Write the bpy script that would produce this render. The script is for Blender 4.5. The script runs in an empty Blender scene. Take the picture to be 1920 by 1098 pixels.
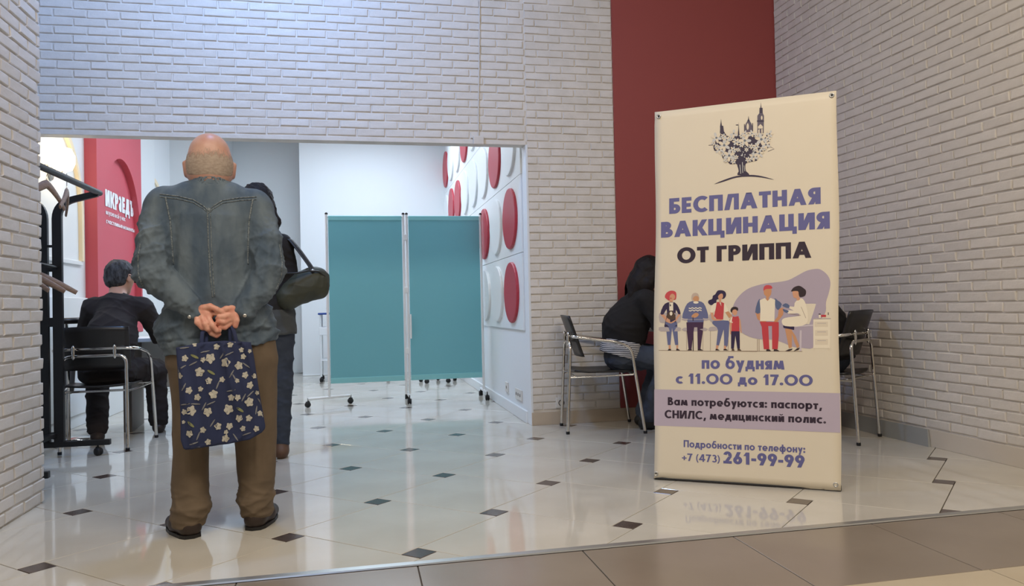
import bpy, bmesh, math, random
import numpy as np
from mathutils import Matrix, Vector
from mathutils.bvhtree import BVHTree

SC = bpy.context.scene
COL = SC.collection
PI = math.pi

# ------------------------------------------------------------------ camera
# The place is laid out in metres: x along the shop front, y into the shop, z up.
CAM_H = 0.92
RIGHT = Vector((0.974994, -0.221097, -0.022402))
UP = Vector((0.017839, -0.022614, 0.999585))
FWD = Vector((0.221512, 0.97499, 0.018104))
cam_d = bpy.data.cameras.new('camera')
cam = bpy.data.objects.new('camera', cam_d)
COL.objects.link(cam)
m = Matrix.Identity(4)
for i in range(3):
    m[i][0], m[i][1], m[i][2] = RIGHT[i], UP[i], -FWD[i]
m[2][3] = CAM_H
cam.matrix_world = m
cam_d.sensor_width = 36.0
cam_d.lens = 28.22
cam_d.shift_x = -0.02727
cam_d.shift_y = -0.00226
cam_d.clip_start = 0.05
SC.camera = cam

# ------------------------------------------------------------------ light
SC.view_settings.view_transform = 'Standard'
SC.view_settings.look = 'None'
SC.view_settings.exposure = 0.0
SC.view_settings.gamma = 1.0
SC.view_settings.use_curve_mapping = False

world = bpy.data.worlds.new('world')
SC.world = world
world.use_nodes = True
bg = world.node_tree.nodes['Background']
bg.inputs[0].default_value = (1.0, 0.90, 0.78, 1)
bg.inputs[1].default_value = 0.20


def area(name, loc, target, size, power, color, size_y=None, spread=None):
    d = bpy.data.lights.new(name, 'AREA')
    d.energy = power
    d.color = color
    d.size = size
    if size_y:
        d.shape = 'RECTANGLE'
        d.size_y = size_y
    if spread:
        d.spread = spread
    o = bpy.data.objects.new(name, d)
    COL.objects.link(o)
    o.location = loc
    o.rotation_euler = (Vector(target) - Vector(loc)).to_track_quat('-Z', 'Y').to_euler()
    return o


COOL = (0.68, 0.84, 1.0)
# ceiling panels of the shop (cool white) and of the mall corridor (warm white)
area('shop_ceiling_light', (-0.4, 8.0, 3.38), (-0.4, 8.0, 0), 1.6, 26, COOL, 1.2)
area('shop_ceiling_light.001', (0.1, 10.2, 3.38), (0.1, 10.2, 0), 1.6, 19, COOL, 1.2)
area('front_spot', (-0.55, 4.35, 4.2), (-0.9, 6.05, 2.7), 0.35, 66, (0.27, 0.50, 1.0))
area('corridor_ceiling_light', (1.6, 0.6, 4.3), (1.6, 1.2, 0), 2.2, 112, (1.0, 0.88, 0.74), 1.2)
area('corridor_ceiling_light.001', (-1.2, 0.8, 4.3), (-1.2, 2.2, 0), 1.8, 84, (1.0, 0.91, 0.80), 1.2)


# ------------------------------------------------------------------ helpers
def lin(r, g, b):
    def f(c):
        c /= 255.0
        return c / 12.92 if c <= 0.04045 else ((c + 0.055) / 1.055) ** 2.4
    return (f(r), f(g), f(b), 1.0)


MATS = {}


def mat(name, rgb, rough=0.6, metal=0.0, spec=0.5, bump=None, var=None, coat=0.0, emit=None, trans=0.0, sheen=0.0, bump2=None):
    """procedural principled material; var=(scale, other rgb, detail[, stretch xyz]), bump=(scale, strength, distance[, stretch])"""
    m = bpy.data.materials.new(name)
    m.use_nodes = True
    nt = m.node_tree
    b = nt.nodes['Principled BSDF']
    c = lin(*rgb)
    b.inputs['Base Color'].default_value = c
    b.inputs['Roughness'].default_value = rough
    b.inputs['Metallic'].default_value = metal
    b.inputs['Specular IOR Level'].default_value = spec
    b.inputs['Coat Weight'].default_value = coat
    b.inputs['Coat Roughness'].default_value = 0.05
    if trans:
        b.inputs['Transmission Weight'].default_value = trans
    if sheen:
        b.inputs['Sheen Weight'].default_value = sheen
    m.diffuse_color = c
    tc = nt.nodes.new('ShaderNodeTexCoord')

    def noise(scale, detail, stretch=None):
        n = nt.nodes.new('ShaderNodeTexNoise')
        n.inputs['Scale'].default_value = scale
        n.inputs['Detail'].default_value = detail
        if stretch:
            mp = nt.nodes.new('ShaderNodeMapping')
            mp.inputs['Scale'].default_value = stretch
            nt.links.new(tc.outputs['Object'], mp.inputs['Vector'])
            nt.links.new(mp.outputs[0], n.inputs['Vector'])
        else:
            nt.links.new(tc.outputs['Object'], n.inputs['Vector'])
        return n
    if var:
        n = noise(var[0], var[2], var[3] if len(var) > 3 else None)
        r = nt.nodes.new('ShaderNodeValToRGB')
        r.color_ramp.elements[0].position = 0.36
        r.color_ramp.elements[1].position = 0.64
        r.color_ramp.elements[0].color = c
        r.color_ramp.elements[1].color = lin(*var[1])
        nt.links.new(n.outputs['Fac'], r.inputs[0])
        nt.links.new(r.outputs[0], b.inputs['Base Color'])
    last = None
    for bb in (bump, bump2):
        if bb:
            n = noise(bb[0], 6, bb[3] if len(bb) > 3 else None)
            k = nt.nodes.new('ShaderNodeBump')
            k.inputs['Strength'].default_value = bb[1]
            k.inputs['Distance'].default_value = bb[2]
            nt.links.new(n.outputs['Fac'], k.inputs['Height'])
            if last:
                nt.links.new(last.outputs[0], k.inputs['Normal'])
            last = k
    if last:
        nt.links.new(last.outputs[0], b.inputs['Normal'])
    if emit:
        b.inputs['Emission Color'].default_value = lin(*emit[0])
        b.inputs['Emission Strength'].default_value = emit[1]
    MATS[name] = m
    return m


class MB:
    """collects faces for one mesh"""
    def __init__(s):
        s.v, s.f, s.mi, s.sm = [], [], [], []

    def add(s, verts, faces, mi=0, smooth=False):
        o = len(s.v)
        s.v += [tuple(v) for v in verts]
        for f in faces:
            s.f.append(tuple(i + o for i in f))
            s.mi.append(mi)
            s.sm.append(smooth)
        return s

    def box(s, x0, x1, y0, y1, z0, z1, mi=0):
        v = [(x, y, z) for z in (z0, z1) for y in (y0, y1) for x in (x0, x1)]
        return s.add(v, [(0, 2, 3, 1), (4, 5, 7, 6), (0, 1, 5, 4), (2, 6, 7, 3), (0, 4, 6, 2), (1, 3, 7, 5)], mi)

    def bbox(s, x0, x1, y0, y1, z0, z1, r=0.005, mi=0):
        """box with bevelled edges"""
        bm = bmesh.new()
        bmesh.ops.create_cube(bm, size=1)
        for v in bm.verts:
            v.co = Vector(((x0 + x1) / 2 + v.co.x * (x1 - x0), (y0 + y1) / 2 + v.co.y * (y1 - y0), (z0 + z1) / 2 + v.co.z * (z1 - z0)))
        bmesh.ops.bevel(bm, geom=bm.edges[:], offset=r, segments=2, profile=0.5, affect='EDGES')
        bm.verts.index_update()
        s.add([v.co[:] for v in bm.verts], [[v.index for v in f.verts] for f in bm.faces], mi)
        bm.free()
        return s

    def tube(s, pts, r, n=10, mi=0, caps=True, closed=False, flat=None):
        """swept circle along a polyline; r number or list; flat=(rx, ry) factors with a fixed side vector"""
        P = [Vector(p) for p in pts]
        k = len(P)
        rs = r if isinstance(r, (list, tuple)) else [r] * k
        vs, fs = [], []
        prev = None
        for i in range(k):
            if closed:
                t = (P[(i + 1) % k] - P[i - 1]).normalized()
            else:
                t = (P[min(i + 1, k - 1)] - P[max(i - 1, 0)]).normalized()
            if prev is None:
                a = Vector((0, 0, 1)) if abs(t.z) < 0.9 else Vector((0, 1, 0))
                u = t.cross(a).normalized()
            else:
                u = (prev - t * prev.dot(t)).normalized()
            prev = u
            w = t.cross(u)
            fx, fy = flat if flat else (1, 1)
            for j in range(n):
                an = 2 * PI * j / n
                vs.append(P[i] + (u * math.cos(an) * fx + w * math.sin(an) * fy) * rs[i])
        for i in range(k if closed else k - 1):
            for j in range(n):
                a, b = i * n + j, i * n + (j + 1) % n
                c, d = ((i + 1) % k) * n + (j + 1) % n, ((i + 1) % k) * n + j
                fs.append((a, b, c, d))
        s.add(vs, fs, mi, True)
        if caps and not closed:
            s.add(vs[:n], [tuple(range(n))[::-1]], mi)
            s.add(vs[-n:], [tuple(range(n))], mi)
        return s

    def lathe(s, prof, n=20, c=(0, 0, 0), mi=0, smooth=True, axis='z'):
        vs, fs = [], []
        for (r, z) in prof:
            for j in range(n):
                a = 2 * PI * j / n
                p = (r * math.cos(a), r * math.sin(a), z)
                if axis == 'x':
                    p = (p[2], p[0], p[1])
                elif axis == 'y':
                    p = (p[0], p[2], p[1])
                vs.append((c[0] + p[0], c[1] + p[1], c[2] + p[2]))
        for i in range(len(prof) - 1):
            for j in range(n):
                fs.append((i * n + j, i * n + (j + 1) % n, (i + 1) * n + (j + 1) % n, (i + 1) * n + j))
        fs.append(tuple(range(n))[::-1])
        fs.append(tuple((len(prof) - 1) * n + j for j in range(n)))
        return s.add(vs, fs, mi, smooth)

    def prism(s, poly, fn, d0, d1, mi=0):
        """extrude a 2D polygon; fn(u, v, d) -> xyz"""
        n = len(poly)
        vs = [fn(u, v, d0) for u, v in poly] + [fn(u, v, d1) for u, v in poly]
        fs = [tuple(range(n))[::-1], tuple(range(n, 2 * n))] + [(i, (i + 1) % n, n + (i + 1) % n, n + i) for i in range(n)]
        return s.add(vs, fs, mi)

    def mesh(s, name='mesh', auto=None):
        me = bpy.data.meshes.new(name)
        me.from_pydata(s.v, [], s.f)
        me.polygons.foreach_set('material_index', s.mi)
        me.polygons.foreach_set('use_smooth', s.sm)
        me.update()
        bm = bmesh.new()
        bm.from_mesh(me)
        bmesh.ops.recalc_face_normals(bm, faces=bm.faces[:])
        bm.to_mesh(me)
        bm.free()
        return me

    def build(s, name, mats, parent=None, **kw):
        return obj(name, s.mesh(name), mats, parent, **kw)


def obj(name, me, mats=None, parent=None, loc=None, rz=None):
    o = bpy.data.objects.new(name, me)
    COL.objects.link(o)
    if mats is not None:
        mi = np.zeros(len(me.polygons), np.int32)
        me.polygons.foreach_get('material_index', mi)
        me.materials.clear()
        for mm in (mats if isinstance(mats, (list, tuple)) else [mats]):
            me.materials.append(MATS[mm] if isinstance(mm, str) else mm)
        me.polygons.foreach_set('material_index', mi)
    if parent is not None:
        o.parent = parent
    if loc is not None:
        o.location = loc
    if rz is not None:
        o.rotation_euler = (0, 0, rz)
    return o


def tag(o, label=None, cat=None, group=None, kind=None):
    if label:
        o['label'] = label
    if cat:
        o['category'] = cat
    if group:
        o['group'] = group
    if kind:
        o['kind'] = kind
    return o


def thing(name, label, cat, loc=(0, 0, 0), rz=0.0, group=None):
    o = bpy.data.objects.new(name, None)
    COL.objects.link(o)
    o.location = loc
    o.rotation_euler = (0, 0, rz)
    o.empty_display_size = 0.1
    return tag(o, label, cat, group)


def dup(root, loc, rz, label):
    def rec(o, par):
        c = o.copy()
        COL.objects.link(c)
        c.parent = par
        for ch in list(o.children):
            rec(ch, c)
        return c
    r = rec(root, None)
    r.location = loc
    r.rotation_euler = (0, 0, rz)
    r['label'] = label
    return r


def arcpts(cx, cy, rx, ry, a0, a1, n):
    return [(cx + rx * math.cos(math.radians(a0 + (a1 - a0) * i / n)), cy + ry * math.sin(math.radians(a0 + (a1 - a0) * i / n))) for i in range(n + 1)]


def rounded(pts, r, n=5):
    """polyline with its inner corners rounded"""
    P = [Vector(p) for p in pts]
    out = [P[0]]
    for i in range(1, len(P) - 1):
        a, b, c = P[i - 1], P[i], P[i + 1]
        rr = min(r, (a - b).length * 0.45, (c - b).length * 0.45)
        p0, p1 = b + (a - b).normalized() * rr, b + (c - b).normalized() * rr
        for k in range(n + 1):
            t = k / n
            out.append(p0 * (1 - t) ** 2 + b * 2 * t * (1 - t) + p1 * t * t)
    out.append(P[-1])
    return out


# ------------------------------------------------------------------ smooth solids (surface nets over a distance field)
class Vol:
    def __init__(s, lo, hi, h):
        s.lo = np.array(lo, float)
        s.h = h
        s.n = np.ceil((np.array(hi) - s.lo) / h).astype(int) + 1
        s.F = np.full(s.n, 0.2, np.float32)
        s.ax = [(s.lo[i] + np.arange(s.n[i]) * h).astype(np.float32) for i in range(3)]

    def _sl(s, lo, hi):
        a = np.clip(np.floor((np.array(lo) - s.lo) / s.h).astype(int), 0, s.n)
        b = np.clip(np.ceil((np.array(hi) - s.lo) / s.h).astype(int) + 1, 0, s.n)
        return a, b

    def op(s, fn, lo, hi, k=0.0, mode='add'):
        a, b = s._sl(lo, hi)
        if np.any(b <= a):
            return s
        x = s.ax[0][a[0]:b[0], None, None]
        y = s.ax[1][None, a[1]:b[1], None]
        z = s.ax[2][None, None, a[2]:b[2]]
        d = fn(x, y, z).astype(np.float32)
        S = s.F[a[0]:b[0], a[1]:b[1], a[2]:b[2]]
        if mode == 'add':
            if k > 0:
                h = np.clip(k - np.abs(S - d), 0, None)
                S[...] = np.minimum(S, d) - h * h / (4 * k)
            else:
                S[...] = np.minimum(S, d)
        else:
            d = -d
            if k > 0:
                h = np.clip(k - np.abs(S - d), 0, None)
                S[...] = np.maximum(S, d) + h * h / (4 * k)
            else:
                S[...] = np.maximum(S, d)
        return s

    def cone(s, a, b, r1, r2=None, k=0.02, mode='add', sq=None):
        """tapered capsule"""
        r2 = r1 if r2 is None else r2
        a = np.array(a, float)
        b = np.array(b, float)
        ab = b - a
        L2 = float(ab @ ab) + 1e-12

        def fn(x, y, z):
            t = np.clip(((x - a[0]) * ab[0] + (y - a[1]) * ab[1] + (z - a[2]) * ab[2]) / L2, 0, 1)
            return np.sqrt((x - a[0] - t * ab[0]) ** 2 + (y - a[1] - t * ab[1]) ** 2 + (z - a[2] - t * ab[2]) ** 2) - (r1 + (r2 - r1) * t)
        R = max(r1, r2) + k + 2 * s.h + 0.01
        return s.op(fn, np.minimum(a, b) - R, np.maximum(a, b) + R, k, mode)

    def chain(s, pts, rs, k=0.02, ks=None):
        for i in range(len(pts) - 1):
            s.cone(pts[i], pts[i + 1], rs[i], rs[i + 1], k)
        return s

    def ell(s, c, r, k=0.02, R=None, mode='add'):
        c = np.array(c, float)
        r = np.array(r, float)

        def fn(x, y, z):
            X, Y, Z = x - c[0], y - c[1], z - c[2]
            if R is not None:
                X, Y, Z = (R[0][0] * X + R[1][0] * Y + R[2][0] * Z, R[0][1] * X + R[1][1] * Y + R[2][1] * Z, R[0][2] * X + R[1][2] * Y + R[2][2] * Z)
            q = np.sqrt((X / r[0]) ** 2 + (Y / r[1]) ** 2 + (Z / r[2]) ** 2)
            q2 = np.sqrt((X / r[0] ** 2) ** 2 + (Y / r[1] ** 2) ** 2 + (Z / r[2] ** 2) ** 2)
            return q * (q - 1) / (q2 + 1e-6)
        m_ = float(r.max()) + k + 2 * s.h + 0.01
        return s.op(fn, c - m_, c + m_, k, mode)

    def column(s, prof, k=0.02, tilt=(0, 0), p=2.0):
        """stack of ellipses: prof = [(z, cx, cy, rx, ry)...] bottom to top; tilt = slope of the bottom cut"""
        pr = np.array(prof, float)

        def fn(x, y, z):
            zz = z
            cx = np.interp(zz, pr[:, 0], pr[:, 1])
            cy = np.interp(zz, pr[:, 0], pr[:, 2])
            rx = np.interp(zz, pr[:, 0], pr[:, 3])
            ry = np.interp(zz, pr[:, 0], pr[:, 4])
            q = (np.abs((x - cx) / rx) ** p + np.abs((y - cy) / ry) ** p) ** (1 / p)
            d = (q - 1) * np.minimum(rx, ry)
            e = np.maximum(pr[0, 0] + tilt[0] * x + tilt[1] * y - z, z - pr[-1, 0])
            return np.where((d > 0) & (e > 0), np.sqrt(np.maximum(d, 0) ** 2 + np.maximum(e, 0) ** 2), np.maximum(d, e))
        R = max(pr[:, 3].max(), pr[:, 4].max()) + k + 0.03
        lo = (pr[:, 1].min() - R, pr[:, 2].min() - R, pr[0, 0] - k - 0.1)
        hi = (pr[:, 1].max() + R, pr[:, 2].max() + R, pr[-1, 0] + k + 0.03)
        return s.op(fn, lo, hi, k)

    def cut(s, nrm, d, k=0.0):
        """keep the side where nrm.p < d"""
        return s.op(lambda x, y, z: -(nrm[0] * x + nrm[1] * y + nrm[2] * z - d), s.lo, s.lo + s.n * s.h, k, 'sub')

    def arrays(s):
        F = s.F
        S = F < 0
        nx, ny, nz = F.shape
        c = S[:-1, :-1, :-1].astype(np.int8)
        tot = np.zeros((nx - 1, ny - 1, nz - 1), np.int8)
        offs = [(i, j, k) for i in (0, 1) for j in (0, 1) for k in (0, 1)]
        for (i, j, k) in offs:
            tot += S[i:nx - 1 + i, j:ny - 1 + j, k:nz - 1 + k]
        act = (tot > 0) & (tot < 8)
        I = np.argwhere(act)
        idx = np.full(act.shape, -1, np.int64)
        idx[act] = np.arange(len(I))
        vals = np.stack([F[I[:, 0] + i, I[:, 1] + j, I[:, 2] + k] for (i, j, k) in offs], 1)
        acc = np.zeros((len(I), 3))
        cnt = np.zeros(len(I))
        O = np.array(offs, float)
        for a in range(8):
            for b in range(a + 1, 8):
                if np.abs(O[a] - O[b]).sum() != 1:
                    continue
                va, vb = vals[:, a], vals[:, b]
                mk = (va < 0) != (vb < 0)
                t = np.where(mk, va / np.where(mk, va - vb, 1), 0)
                p = O[a] + t[:, None] * (O[b] - O[a])
                acc[mk] += p[mk]
                cnt[mk] += 1
        V = s.lo + (I + acc / cnt[:, None]) * s.h
        quads = []
        for ax in range(3):
            u, w = [(1, 2), (2, 0), (0, 1)][ax]
            sl0 = [slice(None)] * 3
            sl1 = [slice(None)] * 3
            sl0[ax] = slice(0, -1)
            sl1[ax] = slice(1, None)
            e = S[tuple(sl0)] != S[tuple(sl1)]
            E_ = np.argwhere(e)
            E_ = E_[(E_[:, u] > 0) & (E_[:, w] > 0) & (E_[:, u] < F.shape[u] - 1) & (E_[:, w] < F.shape[w] - 1)]
            sg = S[E_[:, 0], E_[:, 1], E_[:, 2]]
            q = []
            for (du, dw) in ((-1, -1), (0, -1), (0, 0), (-1, 0)):
                ii = E_.copy()
                ii[:, u] += du
                ii[:, w] += dw
                q.append(idx[ii[:, 0], ii[:, 1], ii[:, 2]])
            q = np.stack(q, 1)
            q[~sg] = q[~sg][:, ::-1]
            quads.append(q)
        return V, np.concatenate(quads)

    def mesh(s, name, smooth=1, disp=None):
        V, Q = s.arrays()
        n = len(V)
        for _ in range(smooth):
            acc = np.zeros_like(V)
            cnt = np.zeros(n)
            for a, b in ((0, 1), (1, 2), (2, 3), (3, 0)):
                np.add.at(acc, Q[:, a], V[Q[:, b]])
                np.add.at(acc, Q[:, b], V[Q[:, a]])
                np.add.at(cnt, Q[:, a], 1)
                np.add.at(cnt, Q[:, b], 1)
            V = V * 0.5 + 0.5 * acc / np.maximum(cnt, 1)[:, None]
        if disp is not None:
            nr = np.cross(V[Q[:, 2]] - V[Q[:, 0]], V[Q[:, 3]] - V[Q[:, 1]])
            N = np.zeros_like(V)
            for a in range(4):
                np.add.at(N, Q[:, a], nr)
            N /= np.linalg.norm(N, axis=1)[:, None] + 1e-12
            V = V + N * disp(V)[:, None]
        me = bpy.data.meshes.new(name)
        me.vertices.add(n)
        me.vertices.foreach_set('co', V.astype(np.float32).ravel())
        me.loops.add(len(Q) * 4)
        me.loops.foreach_set('vertex_index', Q.astype(np.int32).ravel())
        me.polygons.add(len(Q))
        me.polygons.foreach_set('loop_start', np.arange(0, len(Q) * 4, 4, dtype=np.int32))
        me.polygons.foreach_set('loop_total', np.full(len(Q), 4, np.int32))
        me.polygons.foreach_set('use_smooth', np.ones(len(Q), bool))
        me.update(calc_edges=True)
        return me


def rot(ax, deg):
    return np.array(Matrix.Rotation(math.radians(deg), 3, ax))


def folds(seed, amp, freq, dirs=None, warp=1.0):
    """cloth folds: sum of warped sines"""
    rg = np.random.RandomState(seed)
    W = []
    for i in range(6):
        d = rg.normal(size=3)
        if dirs is not None:
            d = np.array(dirs[i % len(dirs)], float) + rg.normal(size=3) * 0.25
        d /= np.linalg.norm(d)
        W.append((d * freq * rg.uniform(0.7, 1.5), rg.uniform(0, 6.3), rg.normal(size=3) * freq * 0.35, rg.uniform(0, 6.3)))

    def fn(V):
        t = np.zeros(len(V))
        for d, p, e, q in W:
            s = np.sin(V @ d + p + warp * 1.6 * np.sin(V @ e + q))
            t += (1 - np.abs(s)) ** 2.4 - 0.3
        return amp * t / 3
    return fn


def projected(p):
    """size on the picture per metre and the picture position (0..1) of a point"""
    d = Vector(p) - Vector((0, 0, CAM_H))
    z = d.dot(FWD)
    if z < 0.1:
        return 0, (9, 9)
    return 1505 / z, ((1012 + 1505 * d.dot(RIGHT) / z) / 1920, (545 - 1505 * d.dot(UP) / z) / 1098)
# ------------------------------------------------------------------ materials
mat('brick_paint', (220, 214, 206), 0.62, bump=(38, 0.55, 0.004), bump2=(210, 0.35, 0.0015), var=(9, (211, 205, 196), 4))
mat('plinth_pale', (206, 197, 184), 0.7, bump=(60, 0.3, 0.002))
mat('plinth_paint', (190, 175, 155), 0.7, bump=(60, 0.3, 0.002))
mat('red_paint', (150, 68, 64), 0.62, bump=(120, 0.08, 0.001))
mat('white_wall', (226, 230, 232), 0.6, bump=(150, 0.05, 0.001))
mat('white_panel', (228, 232, 233), 0.45)
mat('red_disc', (176, 48, 62), 0.45)
mat('shop_red', (200, 84, 96), 0.55)
mat('cream_trim', (238, 222, 190), 0.5)
mat('ceiling_paint', (225, 225, 225), 0.8)
mat('tile_white', (205, 200, 188), 0.06, spec=0.5, var=(2.2, (196, 190, 177), 5))
mat('tile_dark', (88, 74, 66), 0.14, var=(30, (72, 60, 54), 4))
mat('tile_taupe', (138, 126, 112), 0.22, var=(1.6, (130, 118, 104), 5))
mat('tile_pale', (190, 176, 150), 0.2, var=(2.0, (182, 168, 142), 5))
mat('grout', (78, 70, 62), 0.9)
mat('aluminium', (196, 196, 192), 0.32, metal=0.85)
mat('chrome', (225, 222, 216), 0.10, metal=1.0)
mat('black_metal', (20, 20, 21), 0.45)
mat('black_plastic', (24, 23, 23), 0.5)
mat('seat_black', (34, 32, 31), 0.35, bump=(300, 0.1, 0.0005))
mat('white_metal', (226, 230, 233), 0.35)
mat('teal_cloth', (112, 180, 194), 0.75, bump=(700, 0.15, 0.0004), sheen=0.1)
mat('teal_hem', (134, 200, 208), 0.75)
mat('rubber', (18, 18, 20), 0.6)
mat('socket_white', (215, 212, 205), 0.4)
mat('socket_dark', (40, 38, 36), 0.5)
mat('lamp_glow', (255, 240, 205), 0.5, emit=((255, 226, 170), 14.0))
mat('panel_glow', (255, 255, 255), 0.5, emit=((225, 238, 255), 6.0))
mat('wood', (158, 132, 112), 0.55, var=(30, (132, 108, 92), 4, (1, 1, 8)))
mat('skirting', (158, 160, 158), 0.5)
mat('paper', (235, 236, 238), 0.7)
mat('desk_grey', (112, 106, 100), 0.6)
mat('blue_pad', (40, 70, 140), 0.5)
mat('maroon_cloth', (58, 18, 28), 0.9, bump=(200, 0.2, 0.001))

# ------------------------------------------------------------------ the floor
YT = 2.94            # joint between the corridor and the shop floor
fl = MB()
fl.box(-6.0, 6.0, -2.0, 13.2, -0.2, -0.006)
floor = tag(fl.build('floor', 'grout'), kind='structure')

A_, B_ = 0.6155, 0.0957
ORG = Vector((-0.2937, 3.4347))
AX1 = Vector((math.cos(math.radians(-45.2)), math.sin(math.radians(-45.2))))
AX2 = Vector((-AX1.y, AX1.x))
G_ = 0.0021          # half joint


def clip(poly, nx, ny, d):
    """keep nx*x+ny*y >= d"""
    out = []
    for i in range(len(poly)):
        p, q = poly[i], poly[(i + 1) % len(poly)]
        a, b = nx * p[0] + ny * p[1] - d, nx * q[0] + ny * q[1] - d
        if a >= 0:
            out.append(p)
        if (a >= 0) != (b >= 0):
            t = a / (a - b)
            out.append((p[0] + (q[0] - p[0]) * t, p[1] + (q[1] - p[1]) * t))
    return out


def slab(poly, z=0.0, bev=0.0012, th=0.006):
    """tile with a small chamfer, around its centre"""
    n = len(poly)
    cx, cy = sum(p[0] for p in poly) / n, sum(p[1] for p in poly) / n
    mb = MB()
    vs = []
    for (zz, ins) in ((-th, 0), (-bev, 0), (0, bev)):
        for p in poly:
            L = math.hypot(p[0] - cx, p[1] - cy) + 1e-9
            k = max(0, 1 - ins * 1.4 / L)
            vs.append(((p[0] - cx) * k, (p[1] - cy) * k, zz))
    fs = []
    for r in range(2):
        for i in range(n):
            fs.append((r * n + i, r * n + (i + 1) % n, (r + 1) * n + (i + 1) % n, (r + 1) * n + i))
    fs.append(tuple(2 * n + i for i in range(n)))
    mb.add(vs, fs)
    return mb.mesh('tile'), (cx, cy, z)


def sqpoly(x0, x1, y0, y1, c):
    return [tuple(c + AX1 * u + AX2 * v) for u, v in ((x0, y0), (x1, y0), (x1, y1), (x0, y1))]


def inshop(poly):
    cx, cy = sum(p[0] for p in poly) / len(poly), sum(p[1] for p in poly) / len(poly)
    r = 0.45
    if cy < 6.03:
        return -2.9 < cx < 3.42 + r and not (cx < -1.53 - r and cy < 4.5 - r)
    return -2.3 - r < cx < 1.29 + r and cy < 12.4


shared = {}
for i in range(-14, 18):
    for j in range(-14, 20):
        c = ORG + (AX1 * A_ + AX2 * B_) * i + (AX2 * A_ - AX1 * B_) * j
        for kind, q in (('tile_insert', (-B_ / 2, B_ / 2, -B_ / 2, B_ / 2)), ('tile', (B_ / 2, B_ / 2 + A_, B_ / 2 - A_, B_ / 2))):
            full = sqpoly(q[0] + G_, q[1] - G_, q[2] + G_, q[3] - G_, c)
            poly = clip(full, 0, 1, YT + 0.022)
            if len(poly) < 3 or not inshop(poly):
                continue
            if len(poly) == 4 and poly == full:
                if kind not in shared:
                    me, _ = slab(full)
                    shared[kind] = me
                me = shared[kind]
                ctr = (sum(p[0] for p in full) / 4, sum(p[1] for p in full) / 4, 0)
            else:
                me, ctr = slab(poly)
            o = obj(kind, me, None, floor, ctr)
            if not me.materials:
                me.materials.append(MATS['tile_dark' if kind == 'tile_insert' else 'tile_white'])

# corridor tiles in front of the joint strip
for row, (y0, y1, mm) in enumerate(((2.3215, YT - 0.024, 'tile_taupe'), (1.71, 2.3185, 'tile_pale'), (1.10, 1.7065, 'tile_pale'), (0.49, 1.0965, 'tile_pale'))):
    x = 0.192 - 0.612 * 6 if row == 0 else 2.055 - 0.612 * 9
    me = None
    for k in range(12):
        if me is None:
            me, c0 = slab([(G_, y0), (0.612 - G_, y0), (0.612 - G_, y1), (G_, y1)])
            me.materials.append(MATS[mm])
        obj('corridor_tile', me, None, floor, (x + 0.612 * k + c0[0], c0[1], -0.0015))
st = MB()
st.add([(-4, YT - 0.023, 0.0), (5, YT - 0.023, 0.0), (-4, YT - 0.017, 0.004), (5, YT - 0.017, 0.004), (-4, YT + 0.017, 0.004), (5, YT + 0.017, 0.004), (-4, YT + 0.023, 0.0), (5, YT + 0.023, 0.0)],
       [(0, 1, 3, 2), (2, 3, 5, 4), (4, 5, 7, 6)])
tag(st.build('trim_1', 'aluminium'), 'thin aluminium floor strip between white and taupe tiles', kind='structure')

# ------------------------------------------------------------------ walls
YH, XR, XP, YP, XI, ZO = 6.04, 3.418, -1.5385, 4.435, 1.285, 2.16
RB = random.Random(5)
BL, BH, BD = 0.21, 0.0593, 0.0085


def brick_mesh(seed, L=BL - 0.011, H=BH - 0.010):
    r = random.Random(seed)
    us = [-L / 2, -L / 2 + 0.004, L / 2 - 0.004, L / 2]
    vs_ = [-H / 2, -H / 2 + 0.004, H / 2 - 0.004, H / 2]
    tilt = r.uniform(-0.0022, 0.0022)
    tilt2 = r.uniform(-0.0015, 0.0015)
    P, F = [], []
    for j, v in enumerate(vs_):
        for i, u in enumerate(us):
            e = (i in (0, 3)) + (j in (0, 3))
            d = BD * (1.0 if e == 0 else 0.72 if e == 1 else 0.6) + tilt * u / L * 2 + tilt2 * v / H * 2 + r.uniform(-0.0012, 0.0012)
            P.append((u + (r.uniform(-0.0022, 0.0022) if e else 0), v + (r.uniform(-0.0018, 0.0018) if e else 0), d))
    for j in range(3):
        for i in range(3):
            a = j * 4 + i
            F.append((a, a + 1, a + 5, a + 4))
    ring = [0, 1, 2, 3, 7, 11, 15, 14, 13, 12, 8, 4]
    o = len(P)
    for k in ring:
        P.append((P[k][0] * 1.012, P[k][1] * 1.04, -0.002))
    for k in range(12):
        F.append((ring[k], o + k, o + (k + 1) % 12, ring[(k + 1) % 12]))
    return P, F


BRICKS = [brick_mesh(s) for s in range(10)]


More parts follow.
